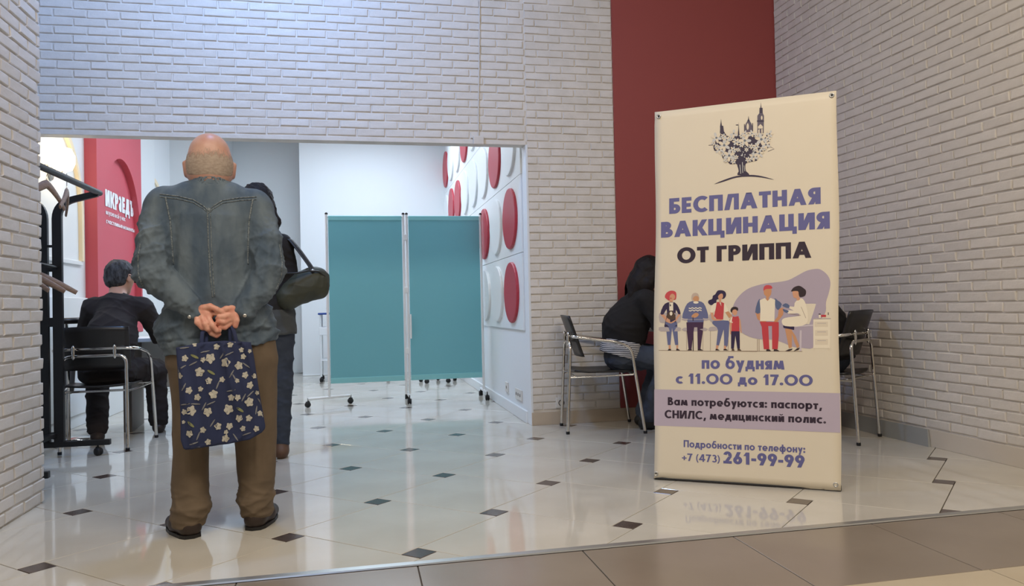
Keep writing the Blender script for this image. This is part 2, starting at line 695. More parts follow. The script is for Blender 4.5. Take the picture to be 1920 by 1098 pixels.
def brick_wall(parent, P0, U, N, fields, phase=0.0):
    """fields: list of (u0, u1, z0, z1). bricks stand proud of the plane through P0 along U with outward normal N"""
    P0, U, N = Vector(P0), Vector(U), Vector(N)
    W = Vector((0, 0, 1))
    R = Matrix((U, W, N)).transposed().to_4x4()
    items = []
    for (u0, u1, z0, z1) in fields:
        nrow = int((z1 - z0) / BH + 0.3)
        for r in range(nrow):
            z = z0 + (r + 0.5) * BH
            k0 = math.floor((u0 - phase) / BL) - 1
            off = phase + (BL / 2 if (round(z / BH) % 2) else 0) + RB.uniform(-0.012, 0.012)
            for k in range(k0, k0 + int((u1 - u0) / BL) + 4):
                a, b = max(off + k * BL, u0), min(off + (k + 1) * BL, u1)
                if b - a < 0.035:
                    continue
                items.append(((a + b) / 2, z + RB.uniform(-0.0012, 0.0012), b - a, RB.randrange(10), RB.uniform(-0.008, 0.008)))
    def score(it):
        p = P0 + U * it[0] + W * it[1]
        s, (x, y) = projected(p)
        inside = -0.01 < x < 1.01 and -0.01 < y < 1.01
        return (0 if inside else 1, -s * s * abs(N.dot((p - Vector((0, 0, CAM_H))).normalized())) * it[2])
    items.sort(key=score)
    meshes = {}
    rest = MB()
    for n, (u, z, L, v, t) in enumerate(items):
        sx = (L - 0.011) / (BL - 0.011)
        if n < 300:
            if v not in meshes:
                me = MB().add(*BRICKS[v], 0, False).mesh('brick')
                me.materials.append(MATS['brick_paint'])
                meshes[v] = me
            o = obj('brick', meshes[v], None, parent)
            o.matrix_world = Matrix.Translation(P0 + U * u + W * z) @ R @ Matrix.Rotation(t, 4, 'Z') @ Matrix.Diagonal((sx, 1, 1, 1))
        else:
            M = Matrix.Translation(P0 + U * u + W * z) @ R @ Matrix.Rotation(t, 4, 'Z') @ Matrix.Diagonal((sx, 1, 1, 1))
            rest.add([M @ Vector(p) for p in BRICKS[v][0]], BRICKS[v][1], 0, False)
    if rest.v:
        tag(rest.build('brickwork', 'brick_paint', parent), kind='stuff')


TOP = 4.3
w = MB()
w.box(-3.2, XI, YH, YH + 0.12, ZO, TOP)
w.box(XI, 3.6, YH, YH + 0.12, 0, TOP)
wall_back = tag(w.build('wall_back', 'plinth_paint'), kind='structure')
wall_back.data.materials[0] = MATS['brick_paint']
brick_wall(wall_back, (0, YH, 0), (1, 0, 0), (0, -1, 0), [(-2.95, XI + 0.004, 2.193, 3.62), (XI + 0.004, 2.0, 0.112, 3.62)], 0.115)
MB().bbox(2.0, XR, YH - 0.016, YH + 0.002, 0.10, TOP, 0.002).build('red_panel', 'red_paint', wall_back)
MB().bbox(XI, 3.42, YH - 0.012, YH + 0.002, 0, 0.098, 0.002).build('plinth', 'plinth_paint', wall_back)
MB().bbox(-2.95, XI, YH - 0.010, YH + 0.004, ZO - 0.004, 2.186, 0.002).build('opening_edge', 'brick_paint', wall_back)
MB().bbox(XI - 0.004, XI + 0.014, YH - 0.010, YH + 0.13, 0.0, ZO, 0.003).build('opening_jamb', 'white_wall', wall_back)
# painted cable and junction box over the opening
mb = MB().tube([(0.955, YH - 0.016, 4.2), (0.948, YH - 0.017, 3.3), (0.935, YH - 0.016, 2.8), (0.92, YH - 0.018, 2.4), (0.917, YH - 0.016, 2.2)], 0.004, 8)
mb.build('painted_cable', 'brick_paint', wall_back)
mb = MB().bbox(0.875, 0.957, YH - 0.034, YH, 2.148, 2.212, 0.006)
jb = mb.build('junction_box', 'brick_paint', wall_back)
MB().lathe([(0.018, 0), (0.016, 0.012), (0.006, 0.013)], 14, (0.916, YH - 0.033, 2.178), axis='y').build('box_screw', 'plinth_paint', jb).scale = (1, 1, 1)
# wall socket behind the chair
so = MB().bbox(1.475, 1.56, YH - 0.024, YH, 0.125, 0.205, 0.004).build('socket', 'socket_white', wall_back)
MB().lathe([(0.024, 0.0), (0.024, -0.004), (0.019, -0.004), (0.018, 0.004)], 16, (1.517, YH - 0.0235, 0.165), axis='y').build('socket_hole', 'socket_dark', so)

w = MB()
w.box(XR, XR + 0.2, -1.0, YH, 0, TOP)
wall_right = tag(w.build('wall_right', 'brick_paint'), kind='structure')
brick_wall(wall_right, (XR, 0, 0), (0, -1, 0), (-1, 0, 0), [(-YH + 0.02, -1.6, 0.112, 3.75)], 0.08)
MB().bbox(XR - 0.008, XR + 0.002, 1.0, YH, 0, 0.106, 0.002).build('plinth', 'plinth_pale', wall_right)

w = MB()
w.box(-3.2, XP, -0.5, YP, 0, TOP)
wall_left = tag(w.build('wall_left', 'brick_paint'), kind='structure')
brick_wall(wall_left, (XP, 0, 0), (0, 1, 0), (1, 0, 0), [(2.1, YP + 0.012, 0.004, 3.4)], 0.10)

w = MB()
w.box(-3.2, -2.9, YP, YH, 0, TOP)
tag(w.build('wall_alcove', 'white_wall'), kind='structure')

sk = MB()
sk.add([(XR - 0.03, 4.285, 0.0), (XR - 0.012, 4.285, 0.0), (XR - 0.012, 4.30, 0.105), (XR - 0.022, 4.30, 0.105),
        (XR - 0.03, 6.0, 0.0), (XR - 0.012, 6.0, 0.0), (XR - 0.012, 6.0, 0.105), (XR - 0.022, 6.0, 0.105)],
       [(0, 1, 2, 3), (4, 7, 6, 5), (0, 3, 7, 4), (3, 2, 6, 7), (0, 4, 5, 1), (1, 5, 6, 2)])
tag(sk.build('baseboard_right', 'skirting'), 'grey skirting board ending part-way along the right brick wall', kind='structure')

# --- the shop behind the opening
XL, YB = -2.30, 11.75
w = MB().box(XI, XI + 0.2, YH + 0.12, 12.7, 0, 3.55)
wall_ir = tag(w.build('wall_shop_right', 'white_wall'), kind='structure')
w = MB().box(-0.77, XI, YB, YB + 0.9, 0, 3.55)
tag(w.build('wall_shop_back', 'white_wall'), kind='structure')
w = MB().box(-2.4, -0.77, 12.4, 12.7, 0, 3.55)
w2 = tag(w.build('wall_shop_recess', 'white_wall'), kind='structure')
MB().bbox(-1.75, -0.77, 12.385, 12.40, 0, 0.12, 0.003).build('recess_skirting', 'white_panel', w2)
w = MB().box(-2.4, -1.75, 10.95, 12.4, 0, 3.55)
tag(w.build('wall_shop_corner', 'white_wall'), kind='structure')
w = MB().box(XL - 0.2, XL, YH - 0.4, 10.95, 0, 3.55)
wall_il = tag(w.build('wall_shop_left', 'white_wall'), kind='structure')
w = MB().box(-2.6, 1.6, YH + 0.12, 12.8, 3.5, 3.6)
ceil = tag(w.build('ceiling', 'ceiling_paint'), kind='structure')
for cx, cy in ((-0.4, 8.0), (0.1, 10.2)):
    p = MB().box(cx - 0.82, cx + 0.82, cy - 0.62, cy + 0.62, 3.44, 3.50)
    MB().box(cx - 0.8, cx + 0.8, cy - 0.6, cy + 0.6, 3.432, 3.441).build('light_diffuser', 'panel_glow', p.build('ceiling_light_panel', 'white_metal', ceil))
tag(MB().bbox(XI - 0.018, XI, 6.16, YB, 0, 0.095, 0.004).build('baseboard_shop_right', 'white_panel'), kind='structure')
tag(MB().bbox(-0.77, XI, YB - 0.016, YB, 0, 0.02, 0.004).build('baseboard_shop_back', 'white_panel'), kind='structure')
tag(MB().bbox(XL, XL + 0.016, 6.16, 10.95, 0, 0.10, 0.004).build('baseboard_shop_left', 'white_panel'), kind='structure')
# relief boards with discs on the right wall of the shop
REDS = {(0, 0), (1, 0), (1, 2), (2, 1), (2, 5), (2, 6), (3, 4), (3, 7)}
dm = []
prof = [(1.0, 0.0), (1.0, 0.016), (0.985, 0.022), (0.95, 0.024), (0.0, 0.022)]
for mm in ('white_panel', 'red_disc'):
    d = MB()
    n = 28
    vs = [(-t, r * 0.292 * math.cos(2 * PI * k / n), r * 0.256 * math.sin(2 * PI * k / n)) for r, t in prof[:4] for k in range(n)]
    fs = [(i * n + k, i * n + (k + 1) % n, (i + 1) * n + (k + 1) % n, (i + 1) * n + k) for i in range(3) for k in range(n)]
    fs.append(tuple(3 * n + k for k in range(n)))
    d.add(vs, fs)
    me = d.mesh('disc')
    me.materials.append(MATS[mm])
    dm.append(me)
for row in range(4):
    z0 = 0.722 + row * 0.62
    for grp in range(3):
        c0, c1 = grp * 3, min(grp * 3 + 3, 8)
        y0 = 6.205 + c0 * 0.703 + 0.002
        y1 = 6.205 + c1 * 0.703 + (0.0 if c1 < 8 else -0.12)
        pn = MB().bbox(XI - 0.014, XI + 0.001, y0, y1 - 0.002, z0 + 0.002, z0 + 0.618, 0.003).build('relief_board', 'white_panel', wall_ir)
        for c in range(c0, c1):
            o = obj('red_disc' if (row, c) in REDS else 'white_disc', dm[1 if (row, c) in REDS else 0], None, pn)
            o.location = (XI - 0.0135, 6.637 + 0.703 * c - (0.08 if c == 7 else 0), z0 + 0.31)
for (y, z) in ((7.04, 0.20), (6.50, 0.19)):
    k = 0.06 if y > 7 else 0.13
    s_ = MB().bbox(XI - 0.012, XI, y - k, y + k, z - 0.045, z + 0.045, 0.004).build('socket', 'socket_white', wall_ir)
    for q in range(1 if y > 7 else 3):
        MB().lathe([(0.014, 0), (0.014, -0.002), (0.012, -0.002), (0.01, 0.003)], 12, (XI - 0.0125, y - k + 0.05 + 0.078 * q, z), axis='x').build('socket_hole', 'desk_grey', s_)

# left wall of the shop: niche with a cream arch, red board with a sunk arch, lettering
fx = lambda u, v, d: (d, u, v)


def archring(yc, hw, zs, rz, zb, t):
    outer = [(yc - hw, zb)] + [(yc + hw * math.cos(PI - PI * k / 24), zs + rz * math.sin(PI * k / 24)) for k in range(25)] + [(yc + hw, zb)]
    inner = [(yc - hw + t, zb)] + [(yc + (hw - t) * math.cos(PI - PI * k / 24), zs + (rz - t) * math.sin(PI * k / 24)) for k in range(25)] + [(yc + hw - t, zb)]
    return outer, inner


def archtrim(mb, yc, hw, zs, rz, zb, t, x0, x1):
    o, i = archring(yc, hw, zs, rz, zb, t)
    for k in range(len(o) - 1):
        mb.prism([o[k], o[k + 1], i[k + 1], i[k]], fx, x0, x1)
    return mb


archtrim(MB(), 6.91, 0.635, 1.75, 0.74, 1.38, 0.05, XL - 0.01, XL + 0.03).build('arch_trim', 'cream_trim', wall_il)
MB().bbox(XL - 0.01, XL + 0.022, 6.28, 7.54, 1.345, 1.38, 0.004).build('niche_sill', 'white_panel', wall_il)
MB().bbox(XL - 0.01, -2.205, 7.64, 9.15, 0.0, 0.74, 0.006).build('board_base', 'white_panel', wall_il)
MB().bbox(XL - 0.01, XL + 0.03, 6.1, 7.62, 0.10, 1.07, 0.006).build('dado_board', 'white_panel', wall_il)
# red board: front face with an arch cut out, recess behind
rb = MB()
o_, i_ = archring(8.45, 0.64, 1.67, 0.75, 0.95, 0.0001)
y0, y1, zt, xf = 7.66, 9.14, 3.5, -2.20
left = [(y0, 0.0), (y0, zt)] + []
# faces between the arch and the board outline
half = len(o_) // 2
for k in range(len(o_) - 1):
    p, q = o_[k], o_[k + 1]
    def outp(pt):
        if pt[1] <= 1.67:
            return (y0 if pt[0] < 8.45 else y1, pt[1])
        f = (pt[0] - (8.45 - 0.64)) / 1.28
        return (y0 + (y1 - y0) * f, zt)
    a, b = outp(p), outp(q)
    if (p[1] <= 1.67) != (q[1] <= 1.67):
        cy = y0 if p[0] < 8.45 else y1
        rb.add([fx(*p, xf), fx(*q, xf), fx(*b, xf), fx(cy, zt, xf), fx(*a, xf)], [(0, 1, 2, 3, 4)])
    else:
        rb.add([fx(*p, xf), fx(*q, xf), fx(*b, xf), fx(*a, xf)], [(0, 1, 2, 3)])
    rb.add([fx(*p, xf), fx(*q, xf), fx(*q, xf - 0.06), fx(*p, xf - 0.06)], [(0, 1, 2, 3)])
rb.add([fx(y0, 0.74, xf), fx(y1, 0.74, xf), fx(y1, 0.95, xf), fx(y0, 0.95, xf)], [(0, 1, 2, 3)])
rb.add([fx(o_[0][0], 0.95, xf), fx(o_[-1][0], 0.95, xf), fx(o_[-1][0], 0.95, xf - 0.06), fx(o_[0][0], 0.95, xf - 0.06)], [(0, 1, 2, 3)])
rb.add([fx(p[0], p[1], xf - 0.06) for p in o_], [tuple(range(len(o_)))])
for (ya, yb_) in ((y0, y0), (y1, y1)):
    rb.add([fx(ya, 0.74, XL), fx(ya, zt, XL), fx(ya, zt, xf), fx(ya, 0.74, xf)], [(0, 1, 2, 3)])
red_board = rb.build('red_board', 'shop_red', wall_il)
MB().bbox(XL - 0.01, XL + 0.06, 9.16, 9.9, 0, 3.5, 0.004).build('wall_pilaster', 'white_panel', wall_il)
archtrim(MB(), 10.05, 0.5, 2.0, 0.5, 1.4, 0.05, XL - 0.01, XL + 0.02).build('arch_trim', 'cream_trim', wall_il)

# wall lamp in the niche
t = thing('wall_lamp', 'glowing wall lamp in the arched niche behind the coat rack', 'lamp', (XL, 6.86, 2.02))
MB().lathe([(0.05, 0.0), (0.05, 0.015), (0.02, 0.02)], 16, axis='x').build('wall_plate', 'aluminium', t)
MB().tube([(0.015, 0, 0), (0.07, 0, -0.01), (0.09, 0, 0.03)], 0.008, 8).build('arm', 'aluminium', t)
g = MB().lathe([(0.02, -0.06), (0.055, -0.05), (0.075, 0.0), (0.075, 0.06), (0.05, 0.115), (0.012, 0.125)], 20, (0.10, 0, 0.08))
g.build('glass_shade', 'lamp_glow', t)
pl = bpy.data.lights.new('wall_lamp_light', 'POINT')
pl.energy = 3.5
pl.color = (1.0, 0.88, 0.68)
pl.shadow_soft_size = 0.06
plo = bpy.data.objects.new('wall_lamp_light', pl)
COL.objects.link(plo)
plo.location = (XL + 0.24, 6.86, 2.14)
# ------------------------------------------------------------------ lettering (a heavy geometric sans drawn from strokes)
def glyph(ch, t=0.215):
    th = t * 0.88
    P = []
    X = 0.70

    def V(x, y0, y1, w=t):
        P.append([(x, y0), (x + w, y0), (x + w, y1), (x, y1)])

    def H(y, x0, x1, h=th):
        P.append([(x0, y), (x1, y), (x1, y + h), (x0, y + h)])

    def D(x0, y0, x1, y1, w=t * 1.06):
        P.append([(x0, y0), (x0 + w, y0), (x1 + w, y1), (x1, y1)])

    def R(cx, cy, rx, ry, a0=0, a1=360, n=22, tx=t, ty=th):
        o = arcpts(cx, cy, rx, ry, a0, a1, n)
        i = arcpts(cx, cy, max(rx - tx, 0.02), max(ry - ty, 0.02), a0, a1, n)
        for k in range(n):
            P.append([o[k], o[k + 1], i[k + 1], i[k]])

    def bowl(x, yc, rx, ry, n=12):
        H(yc + ry - th, 0.0 + t * 0.5, x)
        H(yc - ry, 0.0 + t * 0.5, x)
        R(x, yc, rx, ry, -90, 90, n)
    w = 0.6
    if ch in 'Аа' and ch == 'А':
        D(0, 0, 0.44 - t / 2, 1); D(0.88 - t, 0, 0.44 - t / 2, 1); H(0.2, 0.2, 0.68); w = 0.9
    elif ch == 'Б':
        V(0, 0, 1); H(1 - th, 0, 0.57); bowl(0.33, 0.305, 0.30, 0.305); w = 0.63
    elif ch == 'В':
        V(0, 0, 1); bowl(0.28, 0.745, 0.27, 0.255); bowl(0.33, 0.285, 0.31, 0.285); w = 0.64
    elif ch == 'Г':
        V(0, 0, 1); H(1 - th, 0, 0.52); w = 0.53
    elif ch == 'Д':
        H(0, 0, 0.86); V(0, -0.2, th, t * 0.8); V(0.86 - t * 0.8, -0.2, th, t * 0.8); D(0.1, th * 0.6, 0.22, 1); V(0.74 - t, 0, 1); H(1 - th, 0.22, 0.74); w = 0.86
    elif ch == 'Е':
        V(0, 0, 1); H(1 - th, 0, 0.54); H(0.5 - th / 2, 0, 0.5); H(0, 0, 0.54); w = 0.56
    elif ch == 'И':
        V(0, 0, 1); V(0.78 - t, 0, 1); D(0.06, 0, 0.78 - t * 1.06 - 0.06, 1); w = 0.78
    elif ch == 'К':
        V(0, 0, 1); D(0.19, 0.42, 0.48, 1); D(0.50, 0, 0.19, 0.56); w = 0.74
    elif ch == 'Л':
        D(0, 0, 0.2, 1); V(0.78 - t, 0, 1); H(1 - th, 0.2, 0.78); w = 0.78
    elif ch == 'Н':
        V(0, 0, 1); V(0.74 - t, 0, 1); H(0.5 - th / 2, 0, 0.74); w = 0.74
    elif ch in 'О0':
        R(0.49, 0.5, 0.49, 0.52, n=30); w = 0.98
    elif ch == 'П':
        V(0, 0, 1); V(0.74 - t, 0, 1); H(1 - th, 0, 0.74); w = 0.74
    elif ch == 'Р':
        V(0, 0, 1); bowl(0.33, 0.69, 0.30, 0.31); w = 0.63
    elif ch == 'С':
        R(0.48, 0.5, 0.48, 0.52, 48, 312); w = 0.80
    elif ch == 'Т':
        H(1 - th, 0, 0.62); V(0.31 - t / 2, 0, 1); w = 0.62
    elif ch == 'Ц':
        V(0, 0, 1); V(0.70 - t, 0, 1); H(0, 0, 0.84); V(0.84 - t * 0.8, -0.2, th, t * 0.8); w = 0.84
    elif ch == 'Я':
        V(0.62 - t, 0, 1); H(1 - th, 0.3, 0.62); H(0.38, 0.3, 0.62); R(0.3, 0.69, 0.30, 0.31, 90, 270, 12); D(0, 0, 0.22, 0.45); w = 0.62
    elif ch == 'Ъ':
        V(0.14, 0, 1); H(1 - th, 0, 0.2)
        H(0.6 - th, 0.2, 0.46); H(0, 0.2, 0.46); R(0.46, 0.3, 0.28, 0.3, -90, 90, 12); w = 0.74
    elif ch == 'а':
        R(0.33, X / 2, 0.33, X / 2 + 0.015); V(0.68 - t, 0, X); w = 0.68
    elif ch == 'a':
        V(0.54 - t, 0, 0.72); R(0.27, 0.68, 0.27, 0.29, -5, 165, 14); R(0.26, 0.27, 0.26, 0.28, n=16); w = 0.55
    elif ch == 'б':
        R(0.35, X / 2, 0.35, X / 2 + 0.01); D(0.0, 0.34, 0.04, 0.62, t * 0.9); D(0.03, 0.60, 0.2, 0.94, t * 0.95); H(0.88, 0.2, 0.6, th * 0.85); w = 0.70
    elif ch == 'в':
        V(0, 0, X); bowl(0.26, 0.53, 0.22, 0.17); bowl(0.28, 0.2, 0.26, 0.2); w = 0.54
    elif ch == 'д':
        H(0, 0, 0.68); V(0, -0.17, th, t * 0.75); V(0.68 - t * 0.75, -0.17, th, t * 0.75); D(0.08, th * 0.6, 0.17, X); V(0.59 - t, 0, X); H(X - th, 0.17, 0.59); w = 0.68
    elif ch in 'её':
        R(0.35, X / 2, 0.35, X / 2 + 0.015, 0, 318); H(X / 2 - th * 0.55, 0.08, 0.69, th * 0.8); w = 0.70
        if ch == 'ё':
            V(0.14, 0.82, 1.0, t * 0.8); V(0.42, 0.82, 1.0, t * 0.8)
    elif ch in 'ий':
        V(0, 0, X); V(0.60 - t, 0, X); D(0.04, 0, 0.60 - t * 1.06 - 0.04, X); w = 0.60
        if ch == 'й':
            R(0.30, 0.95, 0.18, 0.16, 180, 360, 10, 0.1, 0.1)
    elif ch == 'к':
        V(0, 0, X); D(0.17, 0.28, 0.38, X); D(0.40, 0, 0.17, 0.40); w = 0.62
    elif ch == 'л':
        D(0, 0, 0.12, X); V(0.60 - t, 0, X); H(X - th, 0.12, 0.60); w = 0.60
    elif ch == 'м':
        D(0, 0, 0.1, X, t); D(0.80 - t, 0, 0.70 - t, X, t); D(0.33, 0.05, 0.1, X, t * 0.9); D(0.33, 0.05, 0.70 - t, X, t * 0.9); w = 0.80
    elif ch == 'н':
        V(0, 0, X); V(0.58 - t, 0, X); H(X / 2 - th / 2, 0, 0.58); w = 0.58
    elif ch == 'о':
        R(0.36, X / 2, 0.36, X / 2 + 0.015); w = 0.72
    elif ch == 'п':
        V(0, 0, X); V(0.58 - t, 0, X); H(X - th, 0, 0.58); w = 0.58
    elif ch == 'р':
        V(0, -0.28, X); R(0.36, X / 2, 0.34, X / 2 + 0.015); w = 0.70
    elif ch == 'с':
        R(0.35, X / 2, 0.35, X / 2 + 0.015, 48, 312); w = 0.58
    elif ch == 'т':
        H(X - th, 0, 0.50); V(0.25 - t / 2, 0, X); w = 0.50
    elif ch == 'у':
        D(0.10, -0.28, 0.62 - t, X); D(0.30 - t * 0.35, 0.08, 0.0, X); w = 0.62
    elif ch == 'ф':
        V(0.42 - t / 2, -0.28, 0.98); R(0.28, X / 2, 0.28, X / 2 + 0.015); R(0.56, X / 2, 0.28, X / 2 + 0.015); w = 0.84
    elif ch == 'ц':
        V(0, 0, X); V(0.56 - t, 0, X); H(0, 0, 0.67); V(0.67 - t * 0.75, -0.17, th, t * 0.75); w = 0.67
    elif ch == 'ч':
        V(0.54 - t, 0, X); H(0.24, 0.1, 0.5); R(0.24, 0.48, 0.24, 0.24, 180, 270, 8); V(0, 0.46, X); w = 0.54
    elif ch == 'ы':
        V(0, 0, X); bowl(0.28, 0.22, 0.24, 0.22); V(0.60, 0, X); w = 0.60 + t
    elif ch == 'ю':
        V(0, 0, X); H(X / 2 - th / 2, 0, 0.4); R(0.64, X / 2, 0.34, X / 2 + 0.015); w = 0.98
    elif ch == 'я':
        V(0.52 - t, 0, X); H(X - th, 0.24, 0.52); H(0.24, 0.24, 0.52); R(0.24, 0.47, 0.24, 0.23, 90, 270, 10); D(0, 0, 0.16, 0.3); w = 0.52
    elif ch == '1':
        V(0.18, 0, 1); D(0.0, 0.70, 0.18, 1, t); w = 0.18 + t + 0.05
    elif ch == '2':
        R(0.30, 0.69, 0.30, 0.33, -25, 170, 14); D(0.0, 0, 0.34, 0.58); H(0, 0, 0.60); w = 0.62
    elif ch == '3':
        R(0.28, 0.735, 0.27, 0.275, -90, 150, 14); R(0.28, 0.29, 0.31, 0.30, -150, 90, 14); w = 0.60
    elif ch == '4':
        V(0.42, 0, 1); H(0.2, 0, 0.74); D(0.0, 0.22, 0.36, 1, t * 1.0); w = 0.74
    elif ch == '6':
        R(0.32, 0.32, 0.32, 0.335); D(0.03, 0.36, 0.28, 1.0); w = 0.64
    elif ch == '9':
        R(0.32, 0.68, 0.32, 0.335); D(0.14, 0.0, 0.38, 0.62); w = 0.64
    elif ch == '7':
        H(1 - th, 0, 0.62); D(0.10, 0, 0.38, 1); w = 0.62
    elif ch == '.':
        R(0.13, 0.13, 0.135, 0.135, tx=0.12, ty=0.12, n=12); w = 0.27
    elif ch == ',':
        D(0.0, -0.2, 0.09, 0.2, t * 0.9); w = 0.28
    elif ch == ':':
        R(0.13, 0.13, 0.135, 0.135, tx=0.12, ty=0.12, n=12); R(0.13, 0.56, 0.135, 0.135, tx=0.12, ty=0.12, n=12); w = 0.27
    elif ch == '(':
        R(0.42, 0.42, 0.40, 0.66, 115, 245, 12, t * 0.75, t * 0.6); w = 0.28
    elif ch == ')':
        R(-0.14, 0.42, 0.40, 0.66, -65, 65, 12, t * 0.75, t * 0.6); w = 0.28
    elif ch == '+':
        H(0.38 - th * 0.4, 0, 0.56, th * 0.8); V(0.28 - t * 0.4, 0.1, 0.66, t * 0.8); w = 0.56
    elif ch == '-':
        H(0.32, 0, 0.34); w = 0.34
    elif ch == ' ':
        w = 0.26
    return P, w


def text_words(s, x0, x1, y0, cap, t=0.215, gap=0.075):
    """lettering fitted between x0 and x1, one list of polygons for each word"""
    x = 0.0
    words_ = [[]]
    for ch in s:
        P, w = glyph(ch, t)
        if ch == ' ':
            words_.append([])
        words_[-1] += [[(px + x, py) for px, py in q] for q in P]
        x += w + gap
    x -= gap
    k = (x1 - x0) / x
    return [[[(x0 + px * k, y0 + py * cap) for px, py in q] for q in wd] for wd in words_ if wd]


# lettering on the red board (reads along +y for somebody facing -x)
lx = -2.2585
for txt, y0_, y1_, zb, cap, tt in (('ИКРaЕДЪ', 8.095, 9.04, 1.927, 0.158, 0.29), ('вкусно всё у нас', 8.105, 8.741, 1.852, 0.046, 0.2), ('счастливые моменты', 8.11, 9.071, 1.770, 0.046, 0.2)):
    for wd in text_words(txt, y0_, y1_, zb, cap, tt):
        mb = MB()
        for k_, q in enumerate(wd):
            mb.add([fx(u_, v_, lx + 0.003 + 0.00003 * k_) for u_, v_ in q], [tuple(range(len(q)))])
        me = bpy.data.meshes.new('wall_lettering')
        me.from_pydata(mb.v, [], mb.f)
        obj('wall_lettering', me, 'paper', red_board)

# ------------------------------------------------------------------ the banner
mat('banner_vinyl', (228, 218, 197), 0.42, spec=0.4, bump=(14, 0.04, 0.004))
INK = {'lav': (178, 166, 182), 'line': (150, 128, 112), 'grey': (186, 176, 176), 'coral': (205, 78, 84), 'skin': (214, 160, 128), 'skin2': (206, 148, 108), 'tan': (205, 152, 112),
       'navy': (52, 42, 76), 'white': (240, 230, 208), 'jean': (104, 110, 150), 'brown': (84, 66, 56), 'dark': (54, 42, 48), 'hair': (198, 180, 166), 'plum': (72, 48, 78), 'red': (198, 68, 76),
       'blue': (92, 106, 142), 'lav2': (208, 198, 206), 'cream2': (226, 214, 192), 'ink': (58, 50, 72), 'ink2': (96, 88, 104), 'pale': (206, 206, 204), 'slate': (112, 118, 128),
       'txt_violet': (104, 104, 156), 'txt_dark': (54, 42, 58), 'band': (190, 178, 194)}
for k, v in INK.items():
    mat('print_' + k, v, 0.45, spec=0.4)
BU = Vector((0.81180439, -0.58392947, 0))
BO = Vector((1.485, 3.961, 0.006))
BT = Vector((1.485 + 0.05839 + 0.02517, 3.961 + 0.08118 - 0.0181, 1.931))
BV = (BT - BO).normalized()
BN = BV.cross(BU)            # away from the viewer
BN.normalize()
if BN.y < 0:
    BN = -BN
BW, BHT = 0.912, 1.934


def bdip(s, v):
    """gentle waves of the vinyl and pulls at the corners"""
    d = 0.003 * math.sin(3.1 * s + 1.1 * v) + 0.002 * math.sin(5.2 * v + 1.0)
    for cs, cv in ((0.02, 1.91), (0.89, 1.91), (0.012, 0.025), (0.889, 0.026)):
        r = math.hypot(s - cs, v - cv)
        a = math.atan2(v - cv, s - cs)
        d += 0.004 * math.exp(-r / 0.09) * math.sin(7 * a) * min(1, r / 0.03)
    return d


def bpt(s, v, off=0.0):
    return BO + BU * s + BV * v + BN * (bdip(s, v) - off)


def bfront(s, v, d):
    return bpt(s, v, d)


stand = thing('banner_stand', 'tall cream banner on a floor stand advertising free flu vaccination', 'banner', (0, 0, 0))
mb = MB()
nu, nv = 24, 50
edge = lambda v: 0.004 * math.sin(v * 6.0)
vs = []
for off in (0.0, -0.0012):
    for j in range(nv + 1):
        for i in range(nu + 1):
            vs.append(bpt(BW * i / nu + (edge(BHT * j / nv) if i in (0, nu) else 0), BHT * j / nv, off))
n1 = (nu + 1) * (nv + 1)
fs = []
for j in range(nv):
    for i in range(nu):
        a = j * (nu + 1) + i
        fs.append((a, a + 1, a + nu + 2, a + nu + 1))
        fs.append((n1 + a, n1 + a + nu + 1, n1 + a + nu + 2, n1 + a + 1))
rim = [i for i in range(nu + 1)] + [j * (nu + 1) + nu for j in range(1, nv + 1)] + [nv * (nu + 1) + i for i in range(nu - 1, -1, -1)] + [j * (nu + 1) for j in range(nv - 1, 0, -1)]
for k in range(len(rim)):
    a, b = rim[k], rim[(k + 1) % len(rim)]
    fs.append((a, n1 + a, n1 + b, b))
mb.add(vs, fs, 0, True)
sheet = mb.build('banner_sheet', 'banner_vinyl', stand)
ncol = {}


def flat_print(name, items, base=0.0006, step=0.000012):
    """items: (ink, polygon in banner coordinates); later items lie on top"""
    cols = []
    mb = MB()
    for k, (c, poly) in enumerate(items):
        if c not in cols:
            cols.append(c)
        mb.add([bpt(s, v, base + step * k) for s, v in poly], [tuple(range(len(poly)))], cols.index(c))
    me = bpy.data.meshes.new(name)
    me.from_pydata(mb.v, [], mb.f)
    me.polygons.foreach_set('material_index', mb.mi)
    me.update()
    return obj(name, me, ['print_' + c for c in cols], sheet)


